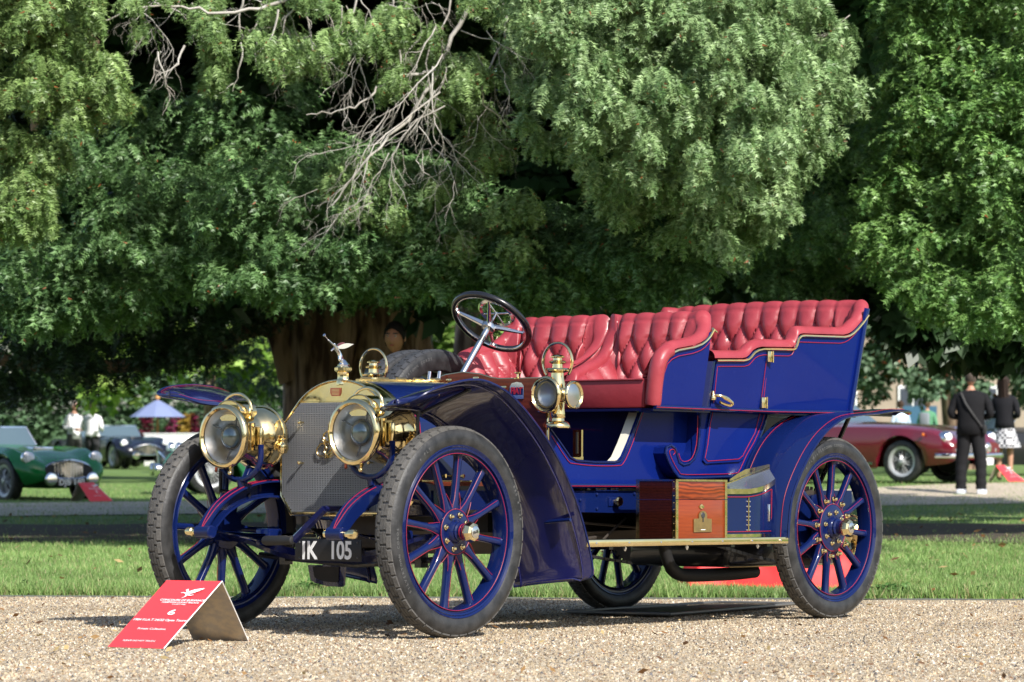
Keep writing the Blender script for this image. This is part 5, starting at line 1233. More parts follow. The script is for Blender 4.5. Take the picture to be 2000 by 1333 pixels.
# roof above the frame, which shades the lawn and the limbs
roof = []
r_ = random.Random(5)
for k in range(290):
    x, y = r_.uniform(-9, 8), r_.uniform(22.5, 34); z = r_.uniform(.95 + .1437 * y + .85, 9.0)
    if y < 24: continue
    if x < -4.6 and y > 29.5: continue
    roof.append(((x, y, z), (.95, .95, .6), 85))
for k in range(150):
    y = r_.uniform(23.2, 25); roof.append(((r_.uniform(-5.5, 8), y, r_.uniform(.95 + .1437 * y + .9, 7.2)), (.7, .5, .4), 60))
for k in range(46):
    y = r_.uniform(29, 37); roof.append(((r_.uniform(5.5, 12), y, r_.uniform(.95 + .1437 * y + .45, 9)), (.95, .95, .7), 46))
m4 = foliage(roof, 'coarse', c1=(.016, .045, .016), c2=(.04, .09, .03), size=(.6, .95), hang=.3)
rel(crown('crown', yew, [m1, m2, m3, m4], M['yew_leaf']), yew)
# dark hanging skirts under the crown, left
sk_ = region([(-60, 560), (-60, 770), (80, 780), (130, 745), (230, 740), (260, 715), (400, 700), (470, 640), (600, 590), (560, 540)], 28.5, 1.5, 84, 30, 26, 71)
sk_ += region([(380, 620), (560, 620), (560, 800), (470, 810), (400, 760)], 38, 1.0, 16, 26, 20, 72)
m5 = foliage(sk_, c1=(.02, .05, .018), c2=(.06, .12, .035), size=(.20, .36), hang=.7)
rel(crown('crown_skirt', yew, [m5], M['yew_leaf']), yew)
# bare twigs
tb_ = MB(); r_ = random.Random(12)
for (u, v, dep, du, dv, ln, r0) in [(880, 0, 22.2, -.35, 1, 190, .022), (840, 90, 22.1, -.75, 1, 240, .020), (845, 130, 22.0, -.55, 1, 210, .018), (860, 180, 22.0, -.8, .8, 260, .020), (760, 210, 22.0, -.6, 1, 150, .013), (700, 90, 22.2, -.3, 1, 160, .014),
        (660, 110, 22.2, -.9, .9, 130, .012), (750, 250, 22.1, -.8, .9, 170, .013), (700, 320, 22.1, -.5, .9, 110, .010), (820, 205, 22.0, .9, .35, 220, .013), (900, 60, 22.1, .8, .5, 170, .013), (950, 60, 22.1, .4, 1, 180, .012), (960, 190, 22.2, .1, 1, 150, .008),
        (300, 5, 22.4, .9, .1, 180, .014), (260, 10, 22.5, 1, .25, 170, .012), (320, -10, 22.4, -.5, 1, 120, .010), (480, -5, 22.3, .9, .2, 160, .012), (560, 20, 22.3, .2, 1, 170, .010), (600, -10, 22.3, .7, .5, 170, .013), (520, -10, 22.4, .1, 1, 150, .008),
        (355, -10, 22.4, .1, 1, 150, .009), (700, -10, 22.2, .4, 1, 130, .012), (760, 10, 22.2, .9, .4, 150, .012), (850, 400, 22.6, -.1, 1, 90, .006), (720, 380, 22.1, -.9, .7, 120, .009), (620, 370, 22.2, -.9, .2, 80, .007),
        (1660, 30, 22.0, -.9, .3, 90, .010), (1640, 60, 22.0, -.7, .5, 80, .009)]:
    tw(tb_, u, v, dep, du, dv, ln, r0, r_)
    if 600 < u < 980: tw(tb_, u + r_.uniform(-40, 40), v + r_.uniform(0, 60), dep - .1, du + r_.uniform(-.4, .4), dv, ln * .8, r0 * .8, r_)
for pl, r0_ in (([(990, -60), (900, 40), (850, 150), (800, 230), (720, 310), (650, 400)], .020), ([(700, -60), (560, 5), (430, 25), (330, 10), (200, 40)], .016), ([(960, -40), (990, 60), (940, 180), (1000, 250)], .013), ([(850, 140), (760, 160), (690, 210), (600, 222)], .012)):
    q_ = smooth_path([WD(u, v, 22.15 + .1 * math.sin(u)) for u, v in pl], 24); tb_.tube([p + Vector((r_.uniform(-.015, .015), 0, r_.uniform(-.015, .015))) for p in q_], [r0_ * (1 - .7 * i / 23) for i in range(24)], 7)
for k in range(20):
    tw(tb_, r_.uniform(260, 980), r_.uniform(-10, 110), 22.1 + r_.uniform(-.2, .5), r_.uniform(-.6, .6), 1, r_.uniform(60, 130), .010, r_, 1, 5)
rel(tb_.build('bare_twigs', M['twig'], yew, angle=80, kind='stuff'), yew)

# --- second yew: the sunlit bough on the right and leaning trunks
yw2 = empty('yew_tree', (1.4, 33, 0), label='yew with a leaning dark trunk and a big sunlit bough hanging over the rear seat', cat='tree', group='old yews over the lawn')
wtrunk([(kx(1185), 33, -.1), (kx(1195), 33, 1.2), (kx(1235), 32.6, 2.2), (kx(1275), 32, 3.2), (kx(1330), 31, 4.6)], [.30, .27, .25, .24, .18], yw2, seed=21)
wtrunk([(kx(1045), 35, -.1), (kx(1045), 35, 1.5), (kx(1035), 35, 3), (kx(1020), 35, 5)], [.26, .23, .22, .18], yw2, seed=22)
wtrunk([(kx(905), 36, -.1), (kx(905), 36, 1.5), (kx(925), 36, 3), (kx(930), 36, 5)], [.22, .2, .18, .15], yw2, seed=23)
wtrunk([(kx(1275), 32, 3.2), (kx(1350), 29, 4.4), (kx(1400), 25.5, 4.8), (kx(1450), 23, 4.2)], [.18, .14, .1, .05], yw2, name='limb', seed=24)
for i, (u, v) in enumerate(((1380, 560), (1480, 540), (1560, 580), (1640, 560), (1320, 600))):
    wtrunk([(kx(u), 33, kz(v, 33)), (kx(u + 60), 32, kz(v + 30, 32)), (kx(u + 130), 31, kz(v + 20, 31))], [.05, .035, .02], yw2, name='limb', seed=30 + i, seg=8)
BR = [(990, -60), (1600, -60), (1660, 60), (1680, 150), (1640, 250), (1570, 330), (1540, 420), (1440, 485), (1290, 470), (1180, 410), (1130, 330), (1010, 250)]
br = region(BR, lambda u, v: 21.6 + .0009 * abs(u - 1350) + .0016 * max(0, v - 100), .30, 330, 23, 30, 31)
br += region([(1000, -60), (1560, -60), (1600, 200), (1450, 380), (1250, 340), (1050, 200)], 21.0, .20, 170, 20, 26, 32)
b1 = foliage(br, c1=(.16, .31, .10), c2=(.44, .61, .28), size=(.13, .26), hang=1.3, red=.006)
lowr = region([(1150, 420), (1440, 480), (1400, 540), (1280, 600), (1150, 560)], 22.9, .4, 34, 30, 62, 33) + region([(980, 380), (1160, 420), (1160, 600), (960, 600)], 23.4, .5, 34, 34, 64, 34)
lowr += region([(1440, 480), (1700, 380), (1700, 560), (1500, 560)], 26.5, .8, 60, 30, 40, 35) + region([(1560, 60), (1740, 0), (1720, 420), (1560, 480)], 25.0, .8, 60, 28, 34, 37)
b2 = foliage(lowr, c1=(.07, .17, .060), c2=(.21, .37, .14), size=(.14, .26), hang=.6, red=.004)
inr = region([(1250, -100), (1800, -100), (1760, 520), (1350, 520)], 28.5, 1.6, 70, 80, 42, 36)
b3 = foliage(inr, 'broad', c1=(.022, .06, .022), c2=(.06, .13, .045), size=(.24, .42), hang=.4)
rf = []
r_ = random.Random(6)
for k in range(60): rf.append(((r_.uniform(.5, 4.5), r_.uniform(21.5, 27), r_.uniform(5.2, 8.0)), (.8, .8, .6), 44))
b4 = foliage(rf, 'broad', c1=(.03, .07, .022), c2=(.08, .14, .04), size=(.4, .7), hang=.3)
rel(crown('crown', yw2, [b1, b2, b3, b4], M['yew_leaf']), yw2)

# --- right-hand yew
yw3 = empty('yew_tree', (6.6, 29, 0), label='dense bright green yew at the right edge, its boughs reaching low over the path', cat='tree', group='old yews over the lawn')
wtrunk([(7.2, 30, -.1), (7.2, 30, 2), (7.0, 30, 4), (7.0, 30, 7)], [.45, .4, .35, .2], yw3, seed=41)
wtrunk([(7.0, 30, 3.0), (5.6, 27, 3.6), (4.8, 24.5, 3.2)], [.2, .13, .05], yw3, name='limb', seed=42)
RP = [(1700, -60), (2080, -60), (2080, 660), (1900, 640), (1780, 600), (1700, 520), (1680, 440), (1700, 330), (1690, 220), (1760, 120)]
rr = region(RP, lambda u, v: 22.6 + .0028 * (2000 - u) * .6, .4, 340, 24, 33, 43)
c1_ = foliage(rr, c1=(.10, .25, .06), c2=(.32, .54, .15), size=(.13, .25), hang=.55, red=.003)
rin = region([(1740, -100), (2150, -100), (2150, 600), (1760, 520)], 26, 1.2, 60, 80, 42, 44)
c2_ = foliage(rin, 'broad', c1=(.03, .09, .03), c2=(.08, .18, .05), size=(.24, .42), hang=.4)
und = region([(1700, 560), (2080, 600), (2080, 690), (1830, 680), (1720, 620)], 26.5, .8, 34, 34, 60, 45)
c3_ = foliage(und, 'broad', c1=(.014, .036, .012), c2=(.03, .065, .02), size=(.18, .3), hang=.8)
rel(crown('crown', yw3, [c1_, c2_, c3_], M['yew_leaf']), yw3)

# --- left-hand yew, only its boughs reach the frame
yw4 = empty('yew_tree', (-7.2, 28, 0), label='yew whose yellow-green boughs hang into the upper left corner', cat='tree', group='old yews over the lawn')
wtrunk([(-7.4, 28, -.1), (-7.4, 28, 2.5), (-7.1, 28, 5), (-7, 28, 7)], [.4, .36, .3, .2], yw4, seed=51)
wtrunk([(-7.1, 28, 3.6), (-5.0, 25, 4.0), (-3.4, 22.6, 3.9), (-2.9, 22, 3.6)], [.2, .12, .06, .03], yw4, name='limb', seed=52)
wtrunk([(kx(50, 22), 22.4, kz(150, 22)), (kx(52, 22), 22.4, kz(200, 22)), (kx(47, 22), 22.4, kz(245, 22))], [.05, .045, .02], yw4, name='limb', seed=53, seg=10)
LP = [(-80, -60), (190, -60), (180, 90), (245, 110), (240, 200), (130, 230), (60, 190), (-80, 170)]
lb_ = region(LP, 21.6, .35, 120, 21, 30, 54) + region([(-80, 230), (60, 240), (130, 270), (120, 370), (80, 400), (100, 440), (40, 460), (-80, 400)], 21.8, .3, 80, 19, 29, 55)
l1 = foliage(lb_, c1=(.13, .25, .060), c2=(.36, .51, .17), size=(.13, .26), hang=1.35, red=.010)
rel(crown('crown', yw4, [l1], M['yew_leaf']), yw4)

# --- trees and hedges farther back
def far_tree(name, x, y, h, r, nb, c1, c2, label, th=.13, low=.22, size=(.20, .38), seed=0, grp='leafy trees across the garden'):
    r_ = random.Random(seed); g = z_lawn(x, min(y, 169)) if y < 170 else -.4; root = empty(name, (x, y, g), label=label, cat='tree', group=grp)
    rel(trunk([Vector((x, y, g - .2)), Vector((x + .1, y, g + h * .3)), Vector((x, y, g + h * .7))], [th, th * .8, th * .4], parent=root, seg=10, n=10, seed=seed), root)
    cl = []
    for k in range(nb):
        a = r_.uniform(0, 6.28); q = r_.random() ** .5; zz = h * (low + (1 - low) * r_.random()); w = r * (1 - .55 * ((zz / h - .45) / .6) ** 2)
        cl.append(((x + w * q * math.cos(a), y + w * q * math.sin(a), g + zz), (r * .28, r * .28, r * .22), 95))
    rel(crown('crown', root, [foliage(cl, 'broad', c1, c2, size=size, hang=.3)], M['broad_leaf']), root); return root
G1, G2 = (.09, .18, .05), (.22, .34, .10)
far_tree('leafy_tree', -11.5, 64, 9, 4.6, 56, (.12, .24, .04), (.32, .46, .11), 'bright leafy tree seen under the yew limb at the far left', seed=61)
far_tree('leafy_tree', -5.6, 58, 8, 2.6, 40, (.14, .27, .04), (.36, .50, .12), 'yellow-green leafy tree glimpsed between parasol and yew trunk', seed=62)
far_tree('leafy_tree', -16.5, 100, 12, 4.5, 40, G1, G2, 'mid-green leafy tree behind the far left hedge', seed=63)
far_tree('leafy_tree', -1.0, 66, 9, 3.4, 36, (.12, .24, .04), (.32, .46, .11), 'sunlit leafy tree glimpsed right of the great yew trunk', seed=64)
far_tree('leafy_tree', -1.2, 57, 6.5, 2.2, 46, (.09, .19, .03), (.26, .38, .09), 'low bright leafy tree showing between spare tyre and steering wheel', low=.12, seed=67)
far_tree('leafy_tree', 3.2, 70, 9, 3.6, 40, (.10, .18, .07), (.24, .34, .14), 'pale leafy tree behind the red front seats', seed=65)
# chestnut with low grey-green foliage and a few rusty leaves behind the maroon car
ct = empty('chestnut_tree', (9.2, 66, .1), label='broad chestnut with low grey-green leaves and some rusty ones behind the maroon car', cat='tree')
rel(trunk([Vector((9.6, 67, 0)), Vector((9.4, 67, 3)), Vector((9.6, 67, 6))], [.4, .35, .2], parent=ct, seg=12, n=10), ct)
cc = region([(1500, 520), (2050, 560), (2050, 780), (1960, 790), (1830, 760), (1700, 770), (1560, 640)], 60, 2.0, 110, 30, 60, 66)
cc += region([(1480, 380), (2050, 380), (2050, 600), (1480, 600)], 64, 2.0, 60, 60, 60, 67)
rel(crown('crown', ct, [foliage(cc, 'broad', (.08, .15, .08), (.22, .33, .19), size=(.11, .22), hang=.6, red=.03)], M['broad_leaf']), ct)
# clipped hedge and woodland edge far behind
def hedge(name, x0, x1, y, h, n, c1, c2, label, cat='hedge', size=(.14, .28)):
    r_ = random.Random(n); root = empty(name, ((x0 + x1) / 2, y, 0), label=label, cat=cat); cl = []
    for k in range(n):
        x = r_.uniform(x0, x1); z = h * r_.random(); cl.append(((x, y + r_.uniform(-.5, .5), z), (.8, .6, .6), 70))
    rel(crown('crown', root, [foliage(cl, 'broad', c1, c2, size=size, hang=.2)], M['broad_leaf']), root)
    return root
hedge('hedge', -20, -6.5, 94, 2.8, 130, (.09, .17, .085), (.17, .27, .14), 'tall grey-green hedge behind the people and the parasol on the left')
hedge('hedge', -5, 8, 96, 2.2, 110, (.08, .18, .04), (.22, .35, .10), 'low hedge far behind the blue car, seen under the yews')
wl = []
r_ = random.Random(9)
for k in range(430):
    wl.append(((r_.uniform(-55, 50), r_.uniform(100, 112), r_.uniform(0, 16)), (3.6, 2.2, 2.4), 64))
V, F, c = foliage(wl, 'coarse', (.05, .11, .03), (.14, .23, .07), size=(.5, .9), hang=.2)
tag(obj('woodland', fast_mesh('woodland', V, F, c, M['broad_leaf'])), 'belt of far trees closing the view behind everything', 'woodland', kind='stuff')
# trees behind the photographer, which the brass and paint reflect
wl = []
for k in range(150):
    x = r_.uniform(-70, 70); wl.append(((x, -42 + r_.uniform(-4, 4) + .004 * x * x, r_.uniform(0, 9)), (3.5, 2.5, 2.6), 22))
V, F, c = foliage(wl, 'broad', (.03, .07, .02), (.09, .15, .045), size=(1.4, 2.4), hang=.2)
tag(obj('tree_line', fast_mesh('tree_line', V, F, c, M['broad_leaf'])), 'unseen line of trees added behind the camera for reflections', 'woodland', kind='stuff')
print('foliage tris', sum(2 * len(o.data.polygons) for o in bpy.data.objects if o.type == 'MESH' and o.data.materials and o.data.materials[0] in (M['yew_leaf'], M['broad_leaf'])))

wd = []
for u, k_ in ((1735, 26), (1760, 20), (1712, 14), (600, 16), (640, 14), (1150, 8), (60, 6), (1900, 8)):
    y = 18.62; x = (u - 1000) / F_PX * y; wd.append(((x, y, z_lawn(x, y) + .035), (.09, .06, .03), k_ * 2))
V, F, c = foliage(wd, 'broad', (.05, .14, .03), (.13, .26, .07), size=(.03, .05), hang=.1)
tag(obj('edge_weeds', fast_mesh('edge_weeds', V, F, c, M['broad_leaf'])), 'small leafy weeds at the grass edge', 'weeds', kind='stuff')
# ---------------------------------------------------------------- signs
s1, s2, s3, s4 = [Vector(p) for p in ((-1.592, 12.486, .042), (-1.360, 12.388, .042), (-1.088, 13.087, .028), (-1.321, 13.153, .028))]
up_ = Vector((0, 0, .25))
def tent_sign(a, b_, c, d, h, label, big=True, frac=.675, grp='red folded signs beside the cars'):
    """a-b bottom edge of the printed face, d-c bottom edge of the grey face"""
    o = a.copy(); A, B, Cc, D = [p - o for p in (a, b_, c, d)]
    r1 = A.lerp(D, frac) + Vector((0, 0, h)); r2 = B.lerp(Cc, frac) + Vector((0, 0, h))
    root = empty('folded_sign', o, label=label, cat='sign', group=grp)
    def slab(name, p, q, r, s, th, m):
        n = (q - p).cross(s - p).normalized(); return MB().add([p, q, r, s, p - n * th, q - n * th, r - n * th, s - n * th], [(0,1,2,3),(7,6,5,4),(0,4,5,1),(1,5,6,2),(2,6,7,3),(3,7,4,0)]).build(name, M[m], root, smooth=False)
    f = slab('printed_panel', A, B, r2, r1, .004, 'sign_grey')
    n = (B - A).cross(r1 - A).normalized()
    e = n * .0006
    slab('red_face', A + e, B + e, r2 + e, r1 + e, .001, 'sign_red')
    slab('grey_panel', D, r1, r2, Cc, .004, 'sign_grey')
    MB().tube([B + n * .0 , r2, Cc], .0028, 4).build('white_edge', M['white'], root, smooth=False)
    X = (B - A).normalized(); Y = n.cross(X).normalized(); W0 = (B - A).length; H0 = (r1 - A).dot(Y); sk = (r1 - A).dot(X)
    Mt = Matrix((X, Y, n)).transposed().to_4x4()
    def put(txt, fx, fy, size, bold=0., sx=1.):
        me = text_mesh(txt, size, M['white'], bold=bold, depth=.0002); 
        for v in me.vertices: v.co.x = v.co.x * sx + sk * (fy + v.co.y / H0)
        me.transform(Mt); ob = link('sign_lettering', me, root, A + X * (W0 * fx) + Y * (H0 * fy) + n * .0018)
        return ob
    if big:
        put('CONCOURS OF ELEGANCE', .60, .700, .0200, .0003, .82); put('HAMPTON COURT PALACE', .60, .665, .0165, .0002, .82); put('4-6 SEPT 2020', .60, .637, .0115, 0, .9)
        put('6', .60, .515, .058, .0012, 1.2); put('1904 F.I.A.T 24/32 Open Tourer', .52, .400, .0235, .0002, .80); put('Private Collection', .50, .270, .0205, 0, .85); put('PLEASE DO NOT TOUCH', .46, .095, .0150, 0, .85)
    else:
        for fy, w in ((.62, .5), (.5, .16), (.4, .7), (.28, .5)):
            pass
        put('CONCOURS OF ELEGANCE', .55, .66, .020, .0003, .8); put('8', .55, .5, .05, 0, 1.2); put('Private Collection', .5, .3, .02, 0, .85)
    # winged figure emblem: flat print
    em = MB(); P2 = lambda x, y: A + X * (W0 * (.60 + x) + sk * (.80 + y)) + Y * (H0 * (.80 + y)) + n * .0018
    def shp(pts): em.add([P2(x, y) for x, y in pts], [tuple(range(len(pts)))])
    shp([(-.02, .035), (.05, .065), (.16, .085), (.22, .088), (.20, .066), (.15, .048), (.17, .045), (.10, .025), (.12, .020), (.05, .002), (-.01, .0)])
    shp([(-.06, .04), (-.03, .045), (.0, .03), (.03, .0), (.02, -.025), (-.03, -.02), (-.06, .01)])
    shp([(-.10, .055), (-.06, .075), (-.055, .06), (-.04, .05), (-.06, .035), (-.08, .045)])
    shp([(-.03, -.015), (.02, -.02), (.0, -.045), (-.03, -.062), (-.05, -.07), (-.045, -.06), (-.02, -.045)])
    shp([(-.06, .012), (-.10, .022), (-.14, .015), (-.14, .008), (-.10, .012), (-.06, .0)])
    shp([(.02, -.01), (.08, -.018), (.11, -.008), (.115, -.016), (.08, -.03), (.02, -.028)])
    em.build('emblem', M['white'], root, smooth=False)
    return root
tent_sign(s1, s2, s3, s4, .25, 'red folded sign with white emblem and lettering on the gravel before the front wheel')
def tri(u, v, y, w, dpt, h, flip, label, z=None):
    p = WD(u, v, y); x = p.x; z = z_lawn(x, y) + .01 if z is None else z; s = -1 if flip else 1
    # the printed face slopes towards lower right when flip
    a = Vector((x + (w if flip else 0), y, z)); 
    return a
# green car's sign: grey end on the left, red face sloping right
g0 = Vector(((140 - 1000) / F_PX * 40.4, 40.4, .02))
def side_tent(x, y, z, wl, wr, h, dx, label):
    """printed face on the right of the ridge, grey on its left; all in metres"""
    A = Vector((x + wl + wr - dx, y - .05, z)); B = Vector((x + wl + wr, y + .22, z)); Cc = Vector((x + .10, y + .30, z)); D = Vector((x, y, z))
    return tent_sign(A, B, Cc, D, h, label, big=False, frac=.62)
side_tent((138 - 1000) / F_PX * 40.4, 40.4, .02, .20, .32, .24, .26, 'smaller red folded sign standing in front of the green roadster')
side_tent((1928 - 1000) / F_PX * 48.6, 48.6, .15, .20, .42, .25, .30, 'red folded sign at the right edge before the woman in the checked skirt')

# ---- drip tray, stick and red cover
T1 = [car2w((x, y, .004)) for x, y in ((.66, -.46), (.55, .10), (-1.17, -.29), (-1.04, -.73))]
tray = empty('drip_tray', T1[0], label='flat dark metal drip tray lying on the gravel under the car', cat='tray')
def tray_pt(i, j, h=0): return (T1[0].lerp(T1[3], i)).lerp(T1[1].lerp(T1[2], i), j) + Vector((0, 0, .006 + h + .018 * math.sin(math.pi * i) * (1 - j) * 0 )) - T1[0]
MB().sheet(20, 8, lambda i, j: tray_pt(i, j), .002).build('tray_sheet', M['grime'], tray)
MB().tube([tray_pt(i / 20, 0, .01) for i in range(21)] + [tray_pt(1, j / 8, .01) for j in range(1, 9)] + [tray_pt(1 - i / 20, 1, .01) for i in range(1, 21)] + [tray_pt(0, 1 - j / 8, .01) for j in range(1, 8)], .007, 6, closed=True).build('tray_rim', mat('worn_tray_rim', (.22, .22, .22), .45, .6), tray)
p = Vector((1.741, 18.50, z_gravel(1.741, 18.4)))
st = MB().tube([(0, 0, 0), (.002, 0, .06), (-.002, 0, .13)], .004, 6).tube([(-.002, 0, .11), (-.02, .0, .085), (-.028, 0, .06), (-.015, 0, .05), (.0, 0, .09)], .0025, 5).build('wire_peg', M['black_matt'], None, loc=p)
tag(st, 'thin dark wire peg with a loop stuck in the gravel edge by the rear wheel', 'peg')
M['red_cloth'] = mat('red_fabric_cover', (.72, .028, .028), .6, bump=(5, .3))
def cloth(i, j):
    x = -.0 + 1.12 * i; y = .75 * j; n = .06 * math.sin(i * 9 + j * 4) * math.sin(j * 7 - i * 5) + .025 * math.sin(i * 23 + j * 11) + .06 * abs(math.sin(i * 6.5 + j * 3)) + .02 * abs(math.sin(i * 17 - j * 8))
    e = min(1, min(i, 1 - i, j, 1 - j) * 9); return (x + .03 * math.sin(j * 9), y + .04 * math.sin(i * 8), (.11 + n + .05 * j) * e ** .6 + .004)
cx_ = (1335 - 1000) / F_PX * 19.4
o = MB().sheet(70, 40, cloth, .004).build('car_cover', M['red_cloth'], None, loc=(cx_, 19.25, z_lawn(cx_, 19.4)), angle=60)
tag(o, 'crumpled bright red fabric cover lying on the grass behind the rear wheels', 'cover')

# ---------------------------------------------------------------- people
M['eye_white'] = mat('eye_white', (.35, .33, .32), .3)
SKIN = mat('skin', (.45, .24, .16), .5); SKIN2 = mat('shaded_skin', (.30, .13, .075), .5)  # second skin tone is darkened for the man in tree shade
def cmat(name, col, rough=.9, **k): return mat(name, col, rough, spec=.15, **k)
def person(loc, h, heading, label, group=None, skin=SKIN, top=(.8, .8, .8), legs=(.02, .02, .025), hair=(.05, .035, .025), shoes=(.5, .5, .55), pose=None, skirt=None, longhair=False, jacket_len=.0, arms='down', lean=0., bare_legs=False, extra=None, gender='m'):
    k = h / 1.78; root = empty('person', loc, (0, 0, heading), label=label, cat='person', group=group)
    sw_ = .195 if gender == 'm' else .165
    def J(*p): return tuple(c * k for c in p)
    # facing -y locally.  body as one skinned figure
    V = [(0, 0, .96), (0, .0, 1.10), (0, .01, 1.26), (0, .01, 1.41), (0, 0, 1.49), (0, -.005, 1.56)]; Rr = [(.15, .11), (.135, .10), (.155, .11), (.15, .10), (.058, .058), (.055, .06)]
    E = [(0, 1), (1, 2), (2, 3), (3, 4), (4, 5)]
    fl, fr = (.11, .0), (-.10, .0)
    if pose == 'stand_apart': fl, fr = (.14, -.02), (-.14, .02)
    for s, (fx, fy) in ((1, fl), (-1, fr)):
        b0 = len(V); V += [(s * .09, 0, .90), (fx * .95, fy * .5 - .01, .50), (fx, fy + .01, .10), (fx, fy + .0, .055), (fx + s * .02, fy - .13, .035)]
        Rr += [(.088, .09), (.058, .062), (.040, .042), (.042, .05), (.035, .028)]; E += [(0, b0), (b0, b0 + 1), (b0 + 1, b0 + 2), (b0 + 2, b0 + 3), (b0 + 3, b0 + 4)]
    hands = []
    for s in (1, -1):
        b0 = len(V)
        if arms == 'down': A = [(s * sw_, 0, 1.40), (s * (sw_ + .06), .01, 1.13), (s * (sw_ + .05), -.05, .90)]
        elif arms == 'front': A = [(s * sw_, 0, 1.40), (s * (sw_ + .07), .02, 1.14), (s * (sw_ - .05), -.20, 1.10)]
        elif arms == 'raise_left' and s < 0: A = [(s * sw_, 0, 1.40), (s * (sw_ + .10), -.06, 1.18), (s * (sw_ + .03), -.22, 1.38)]
        else: A = [(s * sw_, 0, 1.40), (s * (sw_ + .06), .01, 1.13), (s * (sw_ + .03), -.08, .92)]
        V += A; Rr += [(.058, .062), (.043, .045), (.028, .030)]; E += [(3, b0), (b0, b0 + 1), (b0 + 1, b0 + 2)]; hands.append((Vector(A[2]), (Vector(A[2]) - Vector(A[1])).normalized(), s))
    V = [J(*v) for v in V]; Rr = [(a * k, b_ * k) for a, b_ in Rr]
    body = skin_fig('body', V, E, Rr, skin, root, sub=1)
    for f in body.data.polygons: f.use_smooth = True
    # materials by height on the one continuous body
    mt = cmat('clothes_top', top); ml = cmat('clothes_legs', legs) if not bare_legs else skin; ms = cmat('shoes', shoes, .6)
    for m_ in (mt, ml, ms): body.data.materials.append(m_)
    for f in body.data.polygons:
        c = f.center / k; r = abs(c.x)
        if c.z > 1.475 and r < .07: f.material_index = 0
        elif c.z < .075: f.material_index = 3
        elif c.z < .93 and r < .20: f.material_index = 2
        else: f.material_index = 1
    # head with face features
    hb = MB(); H0 = Vector((0, -.015, 1.665)); nr = 14; ns = 18
    for i in range(nr + 1):
        th = math.pi * i / nr
        for q in range(ns):
            a = 2 * math.pi * q / ns; z = math.cos(th); s_ = math.sin(th); x = s_ * math.sin(a) * .077; y = -s_ * math.cos(a) * .098
            if z < 0: x *= 1 - .42 * z * z; y *= (1 - .20 * z * z)
            if y < 0: y += .0
            nose = math.exp(-((x / .012) ** 2)) * math.exp(-(((z + .18) / .16) ** 2)) * (.026 if y < -.05 else 0)
            eye = -.008 * (math.exp(-(((abs(x) - .032) / .014) ** 2)) * math.exp(-(((z - .08) / .1) ** 2))) * (1 if y < -.04 else 0)
            hb.v.append(tuple((H0 + Vector((x, y - nose - eye, z * .122))) * k))
    hb.f += [(i * ns + q, i * ns + (q + 1) % ns, (i + 1) * ns + (q + 1) % ns, (i + 1) * ns + q) for i in range(nr) for q in range(ns)]
    head = hb.build('head', skin, root, angle=80)
    for s in (-1, 1):
        MB().sphere((H0 + Vector((s * .079, .005, -.005))) * k, .024 * k, 8, 6, (.35, .8, 1.2)).build('ear', skin, head)
        MB().sphere((H0 + Vector((s * .030, -.083, .012))) * k, .009 * k, 8, 6).build('eye', M['eye_white'], head); MB().sphere((H0 + Vector((s * .030, -.0925, .012))) * k, .0050 * k, 6, 4).build('iris', M['black_matt'], head)
    for s in (-1, 1): MB().box((H0 + Vector((s * .031, -.088, .032))) * k, (.036 * k, .014 * k, .008 * k)).build('eyebrow', M['black_matt'], head)
    MB().sphere((H0 + Vector((0, -.090, -.060))) * k, .02 * k, 8, 5, (1.1, .4, .3)).build('mouth', cmat('lips', (.32, .10, .08)), head)
    hm = cmat('hair', hair, .6, bump=(90, .8)); hh = MB()
    for i in range(9):
        th = math.pi * .66 * i / 8
        for q in range(20):
            a = 2 * math.pi * q / 20; front = max(0, math.cos(a)); t2 = th * (1 - .50 * front); z = math.cos(t2); s_ = math.sin(t2); rr_ = 1.13 + .05 * math.sin(q * 5.1 + i * 3) - .05 * (i > 6)
            hh.v.append(tuple((H0 + Vector((s_ * math.sin(a) * .078 * rr_, -s_ * math.cos(a) * .098 * rr_ + .004, z * .128 * (1.03) + .002))) * k))
    hh.f += [(i * 20 + q, i * 20 + (q + 1) % 20, (i + 1) * 20 + (q + 1) % 20, (i + 1) * 20 + q) for i in range(8) for q in range(20)]
    hh.build('hair', hm, root, angle=80)
    if longhair:
        lh = MB()
        lh.sheet(14, 10, lambda i, j: tuple(k * c for c in ((i - .5) * (.17 + .07 * j) + .01 * math.sin(i * 30), .075 + .035 * math.cos((i - .5) * 3) + .012 * math.sin(i * 25), 1.74 - .44 * j - .03 * math.sin(i * 17) * j)), .03 * k)
        lh.build('long_hair', hm, root, angle=80)
    for P0, d, s in hands:           # hands: palm, four fingers and a thumb
        side = Vector((0, 1, 0)) if abs(d.z) > .5 else Vector((0, 0, 1)); side = (side - d * side.dot(d)).normalized()
        hv = [P0, P0 + d * .045, P0 + d * .085]; hr = [(.018, .026), (.016, .036), (.014, .034)]; he = [(0, 1), (1, 2)]
        for q in range(4):
            o_ = side * ((q - 1.5) * .019); L_ = (.062, .074, .070, .055)[q]; cu = Vector((-s * .02, 0, 0)); b0 = len(hv)
            hv += [P0 + d * .092 + o_, P0 + d * (.092 + L_ * .55) + o_ + cu * .5, P0 + d * (.092 + L_) + o_ + cu * 1.6]; hr += [(.009, .009), (.008, .008), (.0065, .0065)]; he += [(2, b0), (b0, b0 + 1), (b0 + 1, b0 + 2)]
        b0 = len(hv); hv += [P0 + d * .045 - side * .038, P0 + d * .085 - side * .052]; hr += [(.011, .011), (.008, .008)]; he += [(1, b0), (b0, b0 + 1)]
        skin_fig('hand', [tuple(v * k) for v in hv], he, [(a * k, b_ * k) for a, b_ in hr], skin, root, sub=1)
